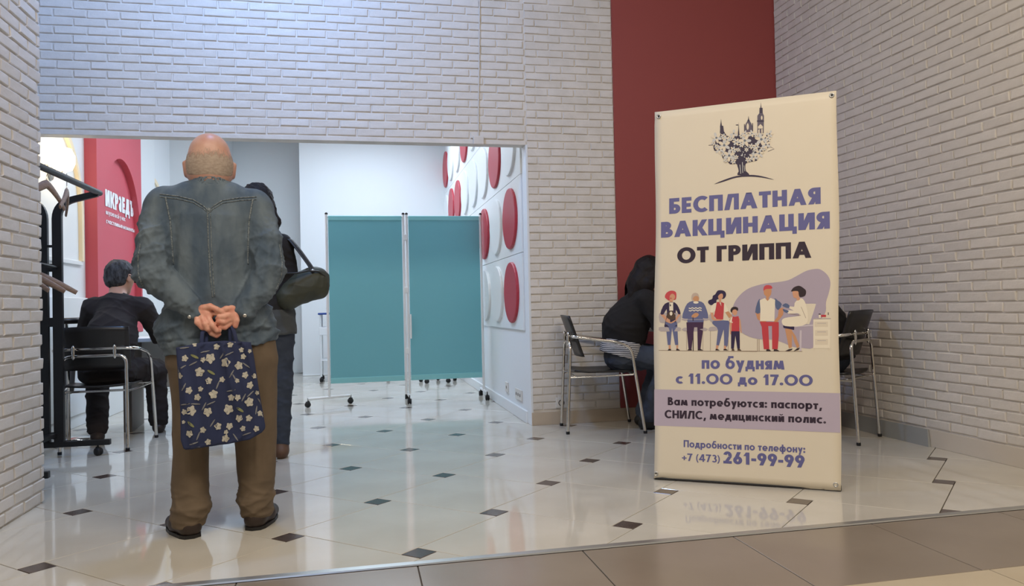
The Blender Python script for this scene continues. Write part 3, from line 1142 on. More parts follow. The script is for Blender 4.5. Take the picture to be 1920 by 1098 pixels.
ILLUS = {
 'blob': [
  ('lav',[(4134,9031),(4182,9130),(4238,9222),(4308,9315),(4397,9418),(4500,9523),(4613,9617),(4727,9696),(4850,9765),(5002,9827),(5197,9887),(5421,9941),(5643,9984),(5860,10009),(6075,10022),(6276,10039),(6456,10060),(6622,10085),(6777,10123),(6922,10181),(7057,10252),(7192,10325),(7332,10401),(7470,10477),(7604,10539),(7733,10580),(7857,10605),(7971,10620),(8072,10628),(8164,10625),(8255,10601),(8353,10545),(8451,10468),(8535,10385),(8601,10303),(8654,10216),(8693,10124),(8719,10032),(8731,9936),(8730,9826),(8713,9694),(8682,9549),(8647,9403),(8604,9263),(8558,9122),(8523,8981),(8518,8837),(8525,8692),(8512,8557),(8467,8428),(8401,8309),(8317,8221),(8196,8207),(8056,8225),(7953,8162),(7920,7946),(7923,7650),(7927,7375),(7938,7140),(7948,6927),(7903,6780),(7762,6733),(7564,6753),(7375,6780),(7214,6793),(7063,6814),(6924,6844),(6805,6888),(6700,6942),(6594,6994),(6484,7041),(6373,7086),(6262,7124),(6157,7153),(6051,7174),(5927,7190),(5771,7195),(5596,7194),(5420,7205),(5247,7233),(5073,7272),(4908,7325),(4753,7395),(4606,7478),(4478,7569),(4376,7664),(4294,7767),(4218,7880),(4141,8006),(4071,8143),(4023,8280),(4005,8415),(4008,8549),(4024,8679),(4050,8802),(4088,8920)]),
 ],
 'ground': [
  ('line',[(236,6643),(1856,6614),(3447,6601),(5265,6590),(5265,6609),(3448,6621),(1856,6634),(237,6663)]),
  ('line',[(4519,6609),(5924,6603),(7414,6598),(7415,6620),(5924,6625),(4519,6631)]),
 ],
 'woman1': [
  ('grey',[(250,8567),(296,8609),(458,8604),(925,8622),(1365,8589),(1441,8417),(1386,8226),(1367,8122),(1244,8066),(833,8053),(419,8075),(288,8115),(260,8199),(232,8388)]),
  ('grey',[(232,7792),(215,7844),(336,7873),(836,7869),(1326,7843),(1424,7797),(1387,7742),(1399,7686),(1285,7642),(813,7623),(337,7636),(218,7709)]),
  ('coral',[(547,9439),(552,9503),(579,9577),(621,9641),(680,9691),(754,9732),(828,9758),(900,9765),(972,9758),(1034,9740),(1084,9716),(1124,9682),(1150,9627),(1160,9531),(1156,9413),(1138,9323),(1102,9284),(1052,9273),(994,9265),(927,9251),(853,9241),(788,9241),(740,9256),(701,9282),(663,9313),(617,9348),(571,9389)]),
  ('skin',[(808,9493),(861,9566),(931,9604),(1006,9583),(1068,9528),(1091,9449),(1084,9365),(1031,9304),(974,9245),(966,9167),(953,9104),(880,9085),(809,9107),(800,9186),(808,9290),(800,9396)]),
  ('skin',[(292,8566),(458,8563),(874,8192),(1038,8190),(1283,8550),(1386,8508),(1161,8188),(874,8070),(626,8134)]),
  ('navy',[(685,9150),(555,9086),(457,8971),(360,8760),(313,8566),(377,8506),(479,8531),(572,8691),(644,8805),(663,8649),(646,8398),(575,8132),(523,7911),(554,7858),(668,7869),(950,7864),(1203,7905),(1194,8036),(1120,8229),(1117,8526),(1139,8755),(1195,8674),(1263,8530),(1338,8510),(1386,8557),(1355,8700),(1283,8874),(1198,9027),(1077,9142),(882,9174)]),
  ('white',[(780,9148),(986,9144),(996,8717),(789,8721)]),
  ('jean',[(584,8114),(1203,8107),(1267,6936),(1103,6928),(936,7826),(857,6937),(712,6929)]),
  ('brown',[(625,8398),(662,8524),(748,8640),(812,8706),(880,8727),(961,8696),(1037,8615),(1108,8460),(1128,8310),(1027,8242),(882,8232),(730,8295)]),
  ('white',[(955,8564),(948,8518),(927,8482),(898,8462),(864,8462),(835,8483),(814,8520),(806,8566),(814,8612),(834,8648),(864,8668),(897,8667),(927,8647),(947,8610)]),
  ('skin',[(762,6917),(869,6917),(870,6715),(763,6714)]),
  ('skin',[(1165,6916),(1267,6916),(1255,6735),(1173,6735)]),
  ('dark',[(693,6633),(775,6735),(886,6715),(886,6646)]),
  ('dark',[(1157,6646),(1173,6743),(1255,6735),(1369,6647)]),
  ('skin',[(646,8235),(746,8172),(874,8111),(988,8166),(1079,8230),(1127,8214),(1120,8168),(1017,8100),(882,8050),(761,8078),(667,8133),(629,8197)]),
 ],
 'oldman': [
  ('grey',[(1529,8304),(2154,8311),(2777,8287),(2903,8226),(2737,8168),(2179,8160),(1611,8182),(1419,8245)]),
  ('grey',[(1571,7820),(2114,7837),(2657,7811),(2814,7731),(2697,7651),(2140,7624),(1571,7639),(1431,7730)]),
  ('line',[(1693,7659),(1694,6655),(1711,6655),(1709,7658)]),
  ('line',[(2538,7652),(2538,6657),(2554,6657),(2554,7652)]),
  ('jean',[(1974,9191),(1840,9149),(1731,9067),(1641,8926),(1569,8747),(1489,8519),(1468,8325),(1615,8288),(1773,8281),(1730,8188),(1753,8100),(2168,8070),(2578,8090),(2591,8201),(2538,8311),(2684,8285),(2825,8287),(2809,8484),(2737,8727),(2667,8918),(2577,9069),(2470,9147),(2337,9183),(2156,9202)]),
  ('hair',[(1965,9505),(2021,9577),(2095,9615),(2179,9614),(2256,9586),(2301,9543),(2328,9476),(2357,9364),(2345,9255),(2230,9187),(2095,9160),(2008,9191),(1954,9264),(1943,9384)]),
  ('tan',[(2034,9362),(2095,9423),(2175,9460),(2254,9445),(2316,9396),(2340,9305),(2329,9215),(2272,9170),(2196,9158),(2114,9188),(2047,9241),(2022,9301)]),
  ('white',[(2325,9115),(2311,9087),(2272,9066),(2215,9055),(2153,9056),(2096,9069),(2057,9093),(2043,9121),(2057,9148),(2096,9170),(2152,9181),(2215,9180),(2272,9166),(2311,9143)]),
  ('white',[(1805,8807),(1917,8776),(1995,8826),(2096,8772),(2176,8823),(2277,8769),(2379,8819),(2468,8779),(2487,8827),(2375,8871),(2277,8821),(2176,8875),(2096,8824),(1995,8879),(1910,8828),(1820,8857)]),
  ('white',[(1806,8686),(1919,8655),(1995,8714),(2096,8652),(2176,8711),(2277,8649),(2379,8707),(2466,8660),(2489,8706),(2376,8759),(2277,8701),(2176,8763),(2096,8704),(1995,8766),(1909,8707),(1820,8736)]),
  ('plum',[(1692,8101),(2578,8098),(2546,7652),(2419,6697),(2279,6696),(2257,7834),(2097,7836),(1957,6696),(1808,6696),(1713,7658)]),
  ('tan',[(1955,8419),(2013,8492),(2096,8557),(2180,8581),(2257,8575),(2317,8534),(2337,8473),(2273,8398),(2177,8336),(2078,8328),(1995,8346),(1955,8375)]),
  ('dark',[(2013,8378),(2024,6616),(2068,6616),(2058,8377)]),
  ('dark',[(1735,6648),(1816,6728),(1969,6704),(1977,6648)]),
  ('dark',[(2271,6649),(2291,6716),(2419,6728),(2570,6649)]),
 ],
 'woman3': [
  ('grey',[(2856,8445),(2947,8541),(3055,8562),(3134,8399),(3173,8202),(3132,8091),(3054,8045),(2959,8101),(2876,8206),(2843,8329)]),
  ('grey',[(2836,7729),(2860,7795),(2936,7848),(3117,7863),(3291,7844),(3360,7768),(3330,7686),(3120,7641),(2896,7630),(2833,7669)]),
  ('line',[(2920,7649),(2920,6638),(2936,6638),(2936,7649)]),
  ('line',[(3822,7721),(3820,6640),(3840,6640),(3841,7721)]),
  ('navy',[(3174,9515),(3210,9572),(3247,9640),(3292,9691),(3353,9713),(3422,9718),(3489,9713),(3554,9700),(3617,9677),(3666,9641),(3700,9589),(3721,9525),(3724,9461),(3706,9396),(3671,9332),(3626,9285),(3574,9269),(3513,9270),(3450,9269),(3380,9264),(3307,9257),(3253,9234),(3235,9182),(3235,9114),(3213,9056),(3145,9011),(3056,8975),(2975,8961),(2913,8980),(2860,9020),(2824,9064),(2810,9110),(2814,9161),(2836,9204),(2889,9231),(2960,9250),(3015,9279),(3036,9329),(3041,9388),(3055,9438),(3089,9466),(3131,9485)]),
  ('skin',[(3312,9392),(3360,9470),(3430,9528),(3495,9546),(3548,9525),(3571,9443),(3568,9346),(3520,9285),(3469,9229),(3469,9151),(3469,9090),(3420,9085),(3371,9112),(3368,9163),(3371,9231),(3334,9310)]),
  ('skin',[(2916,8684),(3055,8681),(3114,8283),(3449,8258),(3508,8159),(3173,8143),(2995,8245)]),
  ('white',[(3233,9075),(3131,9059),(3015,8961),(2942,8788),(2916,8624),(2980,8570),(3074,8581),(3152,8647),(3213,8758),(3245,8935)]),
  ('white',[(3567,9068),(3627,9058),(3704,8966),(3791,8794),(3841,8628),(3778,8567),(3684,8571),(3616,8638),(3567,8751),(3551,8927)]),
  ('tan',[(3684,8583),(3841,8636),(4016,8428),(3879,8272)]),
  ('red',[(3253,9115),(3371,9112),(3481,8892),(3469,9118),(3626,9047),(3606,8671),(3574,8217),(3252,8241),(3114,8402),(3193,8758)]),
  ('jean',[(3055,8144),(3140,8162),(3291,8161),(3579,8176),(3840,8154),(3898,8077),(3879,7878),(3852,7369),(3799,6895),(3708,6782),(3624,6895),(3618,7359),(3605,7723),(3495,7370),(3369,6915),(3281,6827),(3232,6935),(3271,7299),(3311,7686),(3255,7825),(3173,7885),(3094,7949),(3035,8006),(3021,8081)]),
  ('skin',[(3220,6915),(3350,6903),(3310,6718),(3204,6737)]),
  ('skin',[(3612,6887),(3729,6887),(3713,6718),(3612,6718)]),
  ('dark',[(3180,6650),(3204,6737),(3298,6717),(3408,6651)]),
  ('dark',[(3588,6651),(3604,6718),(3702,6738),(3830,6651)]),
 ],
 'boy': [
  ('skin',[(4016,8664),(4074,8717),(4152,8741),(4223,8715),(4276,8660),(4285,8582),(4268,8503),(4226,8438),(4171,8406),(4109,8440),(4055,8506),(4019,8587)]),
  ('dark',[(3938,8666),(3961,8749),(4016,8822),(4100,8855),(4191,8858),(4271,8828),(4326,8777),(4332,8698),(4307,8640),(4256,8674),(4191,8720),(4118,8715),(4055,8683),(4032,8605),(4016,8546),(3970,8587)]),
  ('skin',[(3887,8193),(4016,8428),(4073,8033),(4002,7464),(3925,7465)]),
  ('skin',[(4345,8344),(4441,8186),(4505,7559),(4458,7520),(4382,7952)]),
  ('white',[(3898,8075),(3976,8310),(4074,8368),(4054,8034)]),
  ('red',[(4054,8368),(4171,8347),(4345,8384),(4383,8187),(4389,7618),(3995,7621),(4015,8192)]),
  ('navy',[(3975,7621),(4401,7618),(4411,6738),(4283,6738),(4188,7404),(4110,6738),(3974,6738)]),
  ('brown',[(3993,6640),(4013,6738),(4110,6730),(4148,6628)]),
  ('brown',[(4283,6640),(4303,6738),(4399,6731),(4503,6629)]),
 ],
 'patient': [
  ('skin2',[(5599,9700),(5672,9775),(5769,9805),(5876,9783),(5959,9712),(5966,9574),(5937,9429),(5882,9346),(5831,9279),(5832,9190),(5830,9126),(5767,9129),(5703,9173),(5702,9258),(5704,9348),(5656,9387),(5607,9438),(5586,9568)]),
  ('coral',[(5578,9613),(5569,9700),(5591,9810),(5647,9873),(5727,9907),(5838,9906),(5939,9874),(6003,9798),(6001,9724),(5854,9712),(5684,9707),(5610,9647)]),
  ('skin2',[(5178,8549),(5404,8545),(5403,8305),(5678,8148),(5741,8038),(5508,8041),(5275,8219)]),
  ('skin2',[(6312,8725),(6541,8764),(6519,8418),(6224,8033),(6056,7970),(6078,8100),(6268,8336)]),
  ('blue',[(5406,9223),(5346,9185),(5278,9051),(5200,8791),(5169,8549),(5284,8477),(5416,8523),(5450,8723),(5448,8960),(5437,9130)]),
  ('blue',[(6104,9229),(6172,9213),(6272,9117),(6385,9038),(6459,8939),(6406,8782),(6311,8660),(6233,8670),(6165,8771),(6115,9014)]),
  ('white',[(5393,9158),(5640,9262),(5775,9106),(5915,9264),(6138,9163),(6123,8772),(6099,8099),(5402,8121),(5425,8698)]),
  ('red',[(5381,8086),(6308,8053),(6305,7383),(6251,6714),(5988,6714),(5980,7862),(5803,7864),(5849,6714),(5579,6713),(5498,7562),(5486,7823)]),
  ('dark',[(5693,6614),(5714,6714),(5862,6701),(5933,6614)]),
  ('dark',[(6050,6615),(6072,6714),(6218,6701),(6343,6615)]),
  ('line',[(5265,7214),(5263,6626),(5284,6626),(5286,7214)]),
  ('line',[(5346,7214),(5344,6626),(5365,6626),(5367,7214)]),
 ],
 'nurse': [
  ('tan',[(6598,7726),(6929,7724),(6924,6801),(6779,6758),(6719,7123)]),
  ('tan',[(6867,7724),(7092,7379),(7285,6865),(7170,6758),(7049,7036)]),
  ('dark',[(6592,6616),(6779,6715),(6956,6745),(6923,6672),(6758,6608)]),
  ('dark',[(7005,6617),(7170,6758),(7301,6788),(7231,6673)]),
  ('navy',[(6507,7878),(7045,7817),(7032,7658),(6536,7762)]),
  ('white',[(7185,9118),(7275,9183),(7370,9212),(7456,9171),(7533,9067),(7601,8880),(7653,8657),(7685,8436),(7690,8229),(7666,8060),(7586,7931),(7411,7860),(7177,7829),(6872,7825),(6599,7856),(6487,7934),(6454,8030),(6449,8122),(6497,8203),(6597,8250),(6767,8285),(7095,8317),(7365,8354),(7336,8418),(7181,8473),(6966,8462),(6768,8458),(6704,8545),(6728,8631),(6881,8622),(7017,8604),(6944,8651),(6832,8715),(6796,8778),(6812,8824),(6923,8807),(7039,8798),(7056,8873),(7060,8970),(7112,9049)]),
  ('skin',[(6961,9576),(7042,9633),(7147,9636),(7220,9597),(7270,9525),(7273,9420),(7268,9309),(7307,9224),(7329,9157),(7263,9109),(7185,9096),(7163,9156),(7144,9226),(7084,9226),(7021,9251),(6971,9411)]),
  ('dark',[(6899,9556),(6914,9609),(6962,9684),(7024,9747),(7099,9789),(7188,9818),(7272,9826),(7346,9804),(7415,9761),(7476,9713),(7531,9667),(7579,9617),(7606,9559),(7609,9480),(7592,9392),(7555,9324),(7487,9284),(7400,9264),(7330,9265),(7293,9294),(7274,9344),(7261,9396),(7255,9449),(7254,9505),(7237,9547),(7190,9567),(7127,9572),(7064,9573),(6998,9563),(6932,9548)]),
  ('blue',[(6479,8874),(6544,8939),(6646,8978),(6746,8937),(6820,8867),(6828,8792),(6790,8738),(6703,8748),(6604,8785),(6519,8825)]),
  ('blue',[(6499,8700),(6560,8688),(6645,8654),(6733,8623),(6789,8587),(6755,8535),(6685,8502),(6609,8534),(6540,8591),(6502,8654)]),
  ('line',[(7360,8788),(7581,8227),(7596,8234),(7375,8795)]),
  ('line',[(6808,8448),(7343,8354),(7346,8371),(6811,8465)]),
 ],
 'desk': [
  ('lav2',[(7033,7852),(7931,7919),(7911,7843),(7033,7787)]),
  ('lav2',[(7299,7635),(7389,7634),(7366,6609),(7284,6609)]),
  ('white',[(7933,8162),(8716,8152),(8685,6759),(7923,6759)]),
  ('cream2',[(7993,8055),(8604,8047),(8602,7794),(7991,7799)]),
  ('cream2',[(8010,7638),(8600,7633),(8598,7363),(8008,7366)]),
  ('cream2',[(8007,7213),(8597,7211),(8594,6928),(8005,6928)]),
  ('grey',[(7954,8175),(8737,8181),(8736,8215),(7953,8209)]),
  ('grey',[(8113,7956),(8515,7951),(8515,7976),(8114,7981)]),
  ('grey',[(8110,7539),(8512,7536),(8512,7562),(8110,7565)]),
  ('grey',[(8107,7115),(8508,7114),(8508,7139),(8107,7140)]),
  ('cream2',[(7943,6759),(8004,6759),(7982,6610),(7942,6610)]),
  ('cream2',[(8585,6780),(8645,6780),(8643,6612),(8616,6612)]),
  ('red',[(8298,8382),(8518,8379),(8518,8269),(8297,8272)]),
  ('white',[(8189,8384),(8278,8383),(8277,8230),(8188,8231)]),
  ('dark',[(8178,8435),(8278,8434),(8278,8391),(8177,8393)]),
  ('dark',[(8607,8492),(8606,8365),(8638,8364),(8639,8491)]),
 ],
 'logo': [
  ('ink',[(3112,15204),(3202,15245),(3399,15315),(3598,15380),(3768,15430),(3939,15475),(4101,15510),(4242,15531),(4375,15543),(4516,15548),(4675,15548),(4842,15542),(5009,15527),(5167,15504),(5325,15471),(5498,15423),(5743,15339),(6002,15240),(6122,15187),(6001,15215),(5742,15288),(5498,15351),(5325,15387),(5167,15414),(5009,15434),(4842,15450),(4674,15460),(4515,15463),(4374,15458),(4242,15446),(4100,15424),(3939,15386),(3767,15338),(3598,15294),(3399,15252),(3202,15213)]),
  ('ink',[(4309,15578),(4306,15658),(4371,15764),(4348,15898),(4309,16026),(4294,16108),(4247,16159),(4095,16161),(3935,16166),(3868,16235),(3809,16327),(3681,16415),(3557,16522),(3520,16682),(3473,16832),(3301,16891),(3134,16950),(3086,17096),(3092,17258),(3116,17393),(3177,17509),(3307,17586),(3431,17656),(3458,17757),(3474,17846),(3553,17896),(3643,17893),(3695,17786),(3769,17664),(3929,17610),(4104,17587),(4240,17597),(4354,17604),(4432,17553),(4520,17501),(4681,17498),(4851,17510),(4984,17517),(5097,17527),(5164,17544),(5261,17552),(5508,17540),(5749,17501),(5837,17434),(5870,17320),(5912,17105),(5908,16894),(5799,16807),(5665,16749),(5584,16654),(5502,16554),(5367,16455),(5257,16365),(5280,16290),(5298,16234),(5172,16210),(5011,16197),(4874,16184),(4765,16155),(4716,16087),(4702,15991),(4709,15864),(4743,15732),(4865,15610),(4907,15527),(4615,15528)]),
  ('ink',[(3423,18133),(3462,18379),(3483,18581),(3504,18374),(3542,18120)]),
  ('ink',[(3440,18218),(3593,18201),(3643,17807),(3423,17830)]),
  ('ink',[(4325,17564),(4358,17973),(4377,18309),(4393,17969),(4425,17554)]),
  ('ink',[(4218,18185),(4356,18187),(4355,18135),(4251,18147)]),
  ('ink2',[(4686,17697),(4660,17880),(4695,18081),(4739,18193),(4791,18276),(4833,18373),(4874,18425),(4914,18364),(4956,18258),(5011,18164),(5058,18042),(5098,17833),(5077,17656),(4883,17629)]),
  ('ink',[(4824,18281),(4857,18442),(4874,18575),(4891,18438),(4923,18270)]),
  ('ink',[(4652,18172),(4651,17701),(4688,17697),(4689,18168)]),
  ('ink',[(5060,18170),(5059,17701),(5096,17697),(5097,18166)]),
  ('cream2',[(4889,18018),(4883,17944),(4867,17886),(4844,17856),(4818,17859),(4795,17894),(4779,17955),(4774,18030),(4780,18104),(4796,18161),(4819,18192),(4845,18189),(4868,18153),(4884,18092)]),
  ('ink',[(5454,18849),(5478,19046),(5492,19207),(5504,19042),(5527,18841)]),
  ('ink',[(5421,18917),(5572,18899),(5583,18537),(5408,18557)]),
  ('ink2',[(5314,18525),(5408,18642),(5583,18622),(5640,18488),(5620,17600),(5311,17632)]),
  ('ink',[(5296,18293),(5639,18255),(5638,18170),(5296,18208)]),
  ('cream2',[(5344,17968),(5467,18082),(5581,17943),(5580,17837),(5344,17862)]),
  ('cream2',[(5352,17798),(5425,17832),(5425,17620),(5351,17628)]),
  ('cream2',[(5507,17823),(5572,17817),(5571,17605),(5506,17611)]),
  ('cream2',[(5570,18390),(5566,18344),(5554,18308),(5538,18290),(5520,18292),(5504,18314),(5493,18352),(5489,18399),(5493,18444),(5504,18480),(5521,18499),(5539,18497),(5555,18474),(5566,18436)]),
  ('ink2',[(2836,17248),(3135,17240),(3133,17266),(2835,17274)]),
  ('ink2',[(5902,16884),(6118,16752),(5822,16661),(5831,16637),(6140,16741),(5914,16905)]),
  ('pale',[(3521,17513),(3472,17477),(3377,17488),(3292,17540),(3266,17602),(3315,17637),(3411,17626),(3496,17574)]),
  ('cream2',[(3322,17319),(3263,17349),(3217,17438),(3211,17536),(3248,17584),(3307,17555),(3353,17465),(3359,17368)]),
  ('pale',[(3040,17417),(3030,17482),(3080,17561),(3159,17607),(3222,17593),(3232,17528),(3183,17450),(3103,17404)]),
  ('cream2',[(2958,17710),(3008,17745),(3104,17733),(3189,17681),(3215,17620),(3166,17584),(3070,17596),(2984,17648)]),
  ('pale',[(3159,17903),(3218,17873),(3264,17783),(3271,17686),(3233,17637),(3174,17667),(3128,17757),(3122,17855)]),
  ('cream2',[(3440,17804),(3450,17739),(3401,17661),(3322,17615),(3259,17628),(3249,17693),(3298,17771),(3377,17817)]),
  ('slate',[(3298,17605),(3281,17565),(3241,17552),(3200,17573),(3183,17617),(3200,17657),(3241,17670),(3282,17648)]),
  ('pale',[(3926,16977),(3859,16957),(3755,17003),(3676,17088),(3668,17163),(3736,17183),(3840,17137),(3919,17052)]),
  ('cream2',[(3635,16841),(3578,16893),(3556,17006),(3583,17112),(3641,17151),(3698,17098),(3720,16986),(3694,16880)]),
  ('pale',[(3349,17046),(3360,17119),(3443,17185),(3549,17206),(3615,17169),(3604,17097),(3522,17030),(3416,17009)]),
  ('cream2',[(3356,17387),(3424,17407),(3529,17361),(3608,17275),(3616,17200),(3548,17180),(3444,17226),(3364,17312)]),
  ('pale',[(3649,17522),(3706,17470),(3728,17357),(3702,17251),(3643,17213),(3586,17265),(3564,17377),(3590,17484)]),
  ('cream2',[(3934,17317),(3923,17244),(3841,17178),(3735,17157),(3669,17194),(3680,17267),(3762,17333),(3867,17353)]),
  ('slate',[(3709,17175),(3689,17129),(3642,17113),(3595,17138),(3575,17188),(3595,17234),(3642,17250),(3689,17225)]),
  ('pale',[(3605,16863),(3562,16840),(3486,16859),(3422,16908),(3408,16959),(3452,16982),(3527,16963),(3591,16914)]),
  ('cream2',[(3424,16731),(3379,16760),(3351,16836),(3357,16913),(3392,16947),(3436,16918),(3464,16843),(3459,16765)]),
  ('pale',[(3207,16838),(3206,16890),(3254,16946),(3323,16974),(3372,16957),(3373,16905),(3325,16849),(3256,16821)]),
  ('cream2',[(3171,17076),(3215,17099),(3291,17080),(3355,17030),(3369,16979),(3325,16956),(3249,16975),(3185,17025)]),
  ('pale',[(3353,17207),(3398,17178),(3426,17102),(3421,17025),(3385,16991),(3341,17020),(3313,17096),(3318,17173)]),
  ('cream2',[(3570,17100),(3571,17048),(3523,16992),(3454,16964),(3405,16981),(3404,17033),(3452,17090),(3520,17117)]),
  ('slate',[(3435,16965),(3421,16932),(3389,16922),(3356,16939),(3342,16974),(3356,17006),(3389,17017),(3421,17000)]),
  ('pale',[(4158,16408),(4091,16392),(3993,16442),(3921,16528),(3918,16600),(3985,16616),(4083,16567),(4154,16480)]),
  ('cream2',[(3867,16293),(3815,16346),(3800,16455),(3832,16556),(3891,16590),(3943,16537),(3958,16428),(3926,16327)]),
  ('pale',[(3601,16505),(3616,16575),(3700,16634),(3804,16648),(3867,16609),(3852,16540),(3768,16481),(3664,16466)]),
  ('cream2',[(3627,16833),(3695,16849),(3794,16798),(3866,16712),(3869,16639),(3802,16623),(3703,16673),(3631,16760)]),
  ('pale',[(3920,16947),(3972,16893),(3987,16784),(3955,16683),(3896,16650),(3843,16703),(3829,16812),(3860,16913)]),
  ('cream2',[(4184,16734),(4169,16665),(4086,16606),(3983,16591),(3920,16630),(3935,16699),(4018,16759),(4122,16773)]),
  ('slate',[(3958,16614),(3939,16569),(3893,16554),(3848,16577),(3829,16626),(3848,16671),(3893,16686),(3939,16662)]),
  ('pale',[(4303,17584),(4257,17574),(4191,17610),(4143,17671),(4142,17721),(4188,17730),(4254,17694),(4302,17633)]),
  ('cream2',[(4102,17512),(4067,17549),(4059,17624),(4082,17693),(4123,17714),(4158,17677),(4167,17602),(4144,17533)]),
  ('pale',[(3924,17663),(3935,17710),(3993,17749),(4065,17756),(4107,17728),(4096,17681),(4037,17642),(3966,17635)]),
  ('cream2',[(3946,17887),(3993,17896),(4060,17859),(4108,17798),(4109,17749),(4063,17739),(3996,17776),(3948,17837)]),
  ('pale',[(4148,17958),(4183,17920),(4192,17845),(4168,17777),(4127,17755),(4092,17793),(4084,17868),(4107,17936)]),
  ('cream2',[(4326,17806),(4315,17759),(4257,17721),(4186,17713),(4144,17741),(4155,17788),(4213,17827),(4284,17834)]),
  ('slate',[(4169,17730),(4156,17699),(4125,17689),(4094,17706),(4081,17739),(4094,17770),(4125,17780),(4157,17764)]),
  ('pale',[(4455,17258),(4425,17227),(4358,17222),(4293,17249),(4268,17290),(4298,17322),(4365,17326),(4430,17299)]),
  ('cream2',[(4340,17094),(4296,17107),(4254,17166),(4238,17235),(4258,17275),(4302,17261),(4344,17203),(4360,17133)]),
  ('pale',[(4135,17128),(4120,17173),(4145,17236),(4194,17279),(4239,17278),(4254,17233),(4229,17170),(4180,17126)]),
  ('cream2',[(4044,17328),(4073,17359),(4141,17363),(4206,17337),(4231,17296),(4201,17264),(4134,17260),(4069,17286)]),
  ('pale',[(4159,17493),(4203,17479),(4246,17420),(4261,17351),(4241,17311),(4197,17325),(4155,17383),(4139,17453)]),
  ('cream2',[(4364,17458),(4379,17412),(4354,17350),(4305,17306),(4260,17308),(4246,17353),(4270,17416),(4319,17459)]),
  ('slate',[(4291,17289),(4279,17260),(4250,17250),(4220,17266),(4208,17297),(4221,17326),(4250,17335),(4279,17320)]),
  ('pale',[(5011,17276),(4967,17222),(4862,17210),(4758,17246),(4715,17310),(4759,17363),(4865,17375),(4969,17339)]),
  ('cream2',[(4844,17003),(4773,17020),(4702,17110),(4671,17220),(4700,17285),(4770,17267),(4842,17177),(4872,17068)]),
  ('pale',[(4517,17039),(4491,17111),(4524,17213),(4599,17287),(4670,17288),(4696,17217),(4662,17115),(4588,17041)]),
  ('cream2',[(4357,17351),(4402,17405),(4508,17417),(4613,17380),(4655,17317),(4611,17263),(4505,17251),(4400,17287)]),
  ('pale',[(4526,17625),(4597,17607),(4669,17516),(4699,17406),(4671,17341),(4600,17359),(4528,17450),(4497,17560)]),
  ('cream2',[(4853,17586),(4879,17515),(4846,17413),(4772,17339),(4700,17338),(4674,17409),(4708,17512),(4782,17585)]),
  ('slate',[(4751,17307),(4731,17261),(4685,17246),(4639,17270),(4620,17320),(4639,17366),(4685,17381),(4732,17356)]),
  ('pale',[(4801,17532),(4764,17532),(4717,17571),(4690,17625),(4697,17663),(4734,17662),(4781,17623),(4808,17569)]),
  ('cream2',[(4632,17512),(4611,17546),(4617,17604),(4646,17652),(4681,17661),(4703,17627),(4697,17569),(4668,17521)]),
  ('pale',[(4517,17657),(4533,17690),(4585,17709),(4642,17703),(4671,17674),(4654,17641),(4603,17622),(4546,17628)]),
  ('cream2',[(4571,17821),(4608,17820),(4655,17781),(4683,17727),(4676,17689),(4638,17690),(4592,17729),(4564,17783)]),
  ('pale',[(4740,17840),(4761,17806),(4756,17748),(4727,17700),(4691,17691),(4670,17725),(4675,17783),(4704,17831)]),
  ('cream2',[(4855,17696),(4839,17662),(4787,17643),(4730,17649),(4702,17678),(4718,17711),(4770,17730),(4826,17724)]),
  ('slate',[(4721,17672),(4711,17648),(4686,17640),(4662,17653),(4652,17680),(4662,17704),(4686,17712),(4711,17699)]),
  ('pale',[(5219,17570),(5186,17547),(5124,17556),(5069,17592),(5053,17633),(5086,17656),(5148,17647),(5203,17611)]),
  ('cream2',[(5085,17445),(5047,17465),(5018,17525),(5015,17590),(5041,17622),(5079,17601),(5108,17541),(5110,17476)]),
  ('pale',[(4902,17514),(4896,17557),(4930,17609),(4983,17638),(5024,17628),(5029,17585),(4996,17534),(4943,17504)]),
  ('cream2',[(4853,17709),(4886,17732),(4948,17723),(5004,17687),(5020,17646),(4987,17623),(4924,17632),(4869,17668)]),
  ('pale',[(4987,17835),(5026,17814),(5054,17754),(5057,17689),(5032,17657),(4993,17678),(4964,17738),(4962,17803)]),
  ('cream2',[(5170,17765),(5176,17722),(5142,17670),(5089,17641),(5048,17651),(5043,17694),(5076,17745),(5129,17775)]),
  ('slate',[(5074,17635),(5063,17609),(5036,17600),(5009,17614),(4998,17643),(5009,17670),(5036,17679),(5063,17664)]),
  ('pale',[(5830,17180),(5773,17138),(5663,17150),(5564,17211),(5535,17283),(5592,17326),(5702,17313),(5800,17252)]),
  ('cream2',[(5599,16950),(5531,16984),(5477,17089),(5470,17205),(5513,17262),(5582,17228),(5635,17123),(5642,17007)]),
  ('pale',[(5273,17063),(5262,17140),(5319,17233),(5411,17288),(5484,17273),(5495,17196),(5438,17103),(5346,17048)]),
  ('cream2',[(5178,17408),(5235,17451),(5346,17438),(5446,17377),(5475,17304),(5418,17262),(5307,17275),(5208,17335)]),
  ('pale',[(5410,17639),(5479,17604),(5532,17498),(5540,17383),(5496,17325),(5428,17359),(5374,17466),(5367,17581)]),
  ('cream2',[(5736,17524),(5747,17447),(5690,17354),(5599,17299),(5526,17315),(5515,17391),(5572,17484),(5663,17539)]),
  ('slate',[(5572,17287),(5552,17240),(5505,17224),(5457,17249),(5438,17301),(5458,17348),(5505,17364),(5553,17338)]),
  ('pale',[(6019,17340),(5975,17348),(5929,17401),(5906,17468),(5921,17510),(5964,17502),(6011,17449),(6034,17382)]),
  ('cream2',[(5819,17350),(5801,17393),(5817,17458),(5860,17507),(5903,17511),(5921,17468),(5905,17403),(5862,17354)]),
  ('pale',[(5711,17537),(5736,17572),(5800,17584),(5865,17565),(5893,17528),(5868,17493),(5804,17481),(5739,17499)]),
  ('cream2',[(5803,17714),(5847,17705),(5893,17652),(5916,17585),(5901,17544),(5858,17552),(5811,17605),(5788,17672)]),
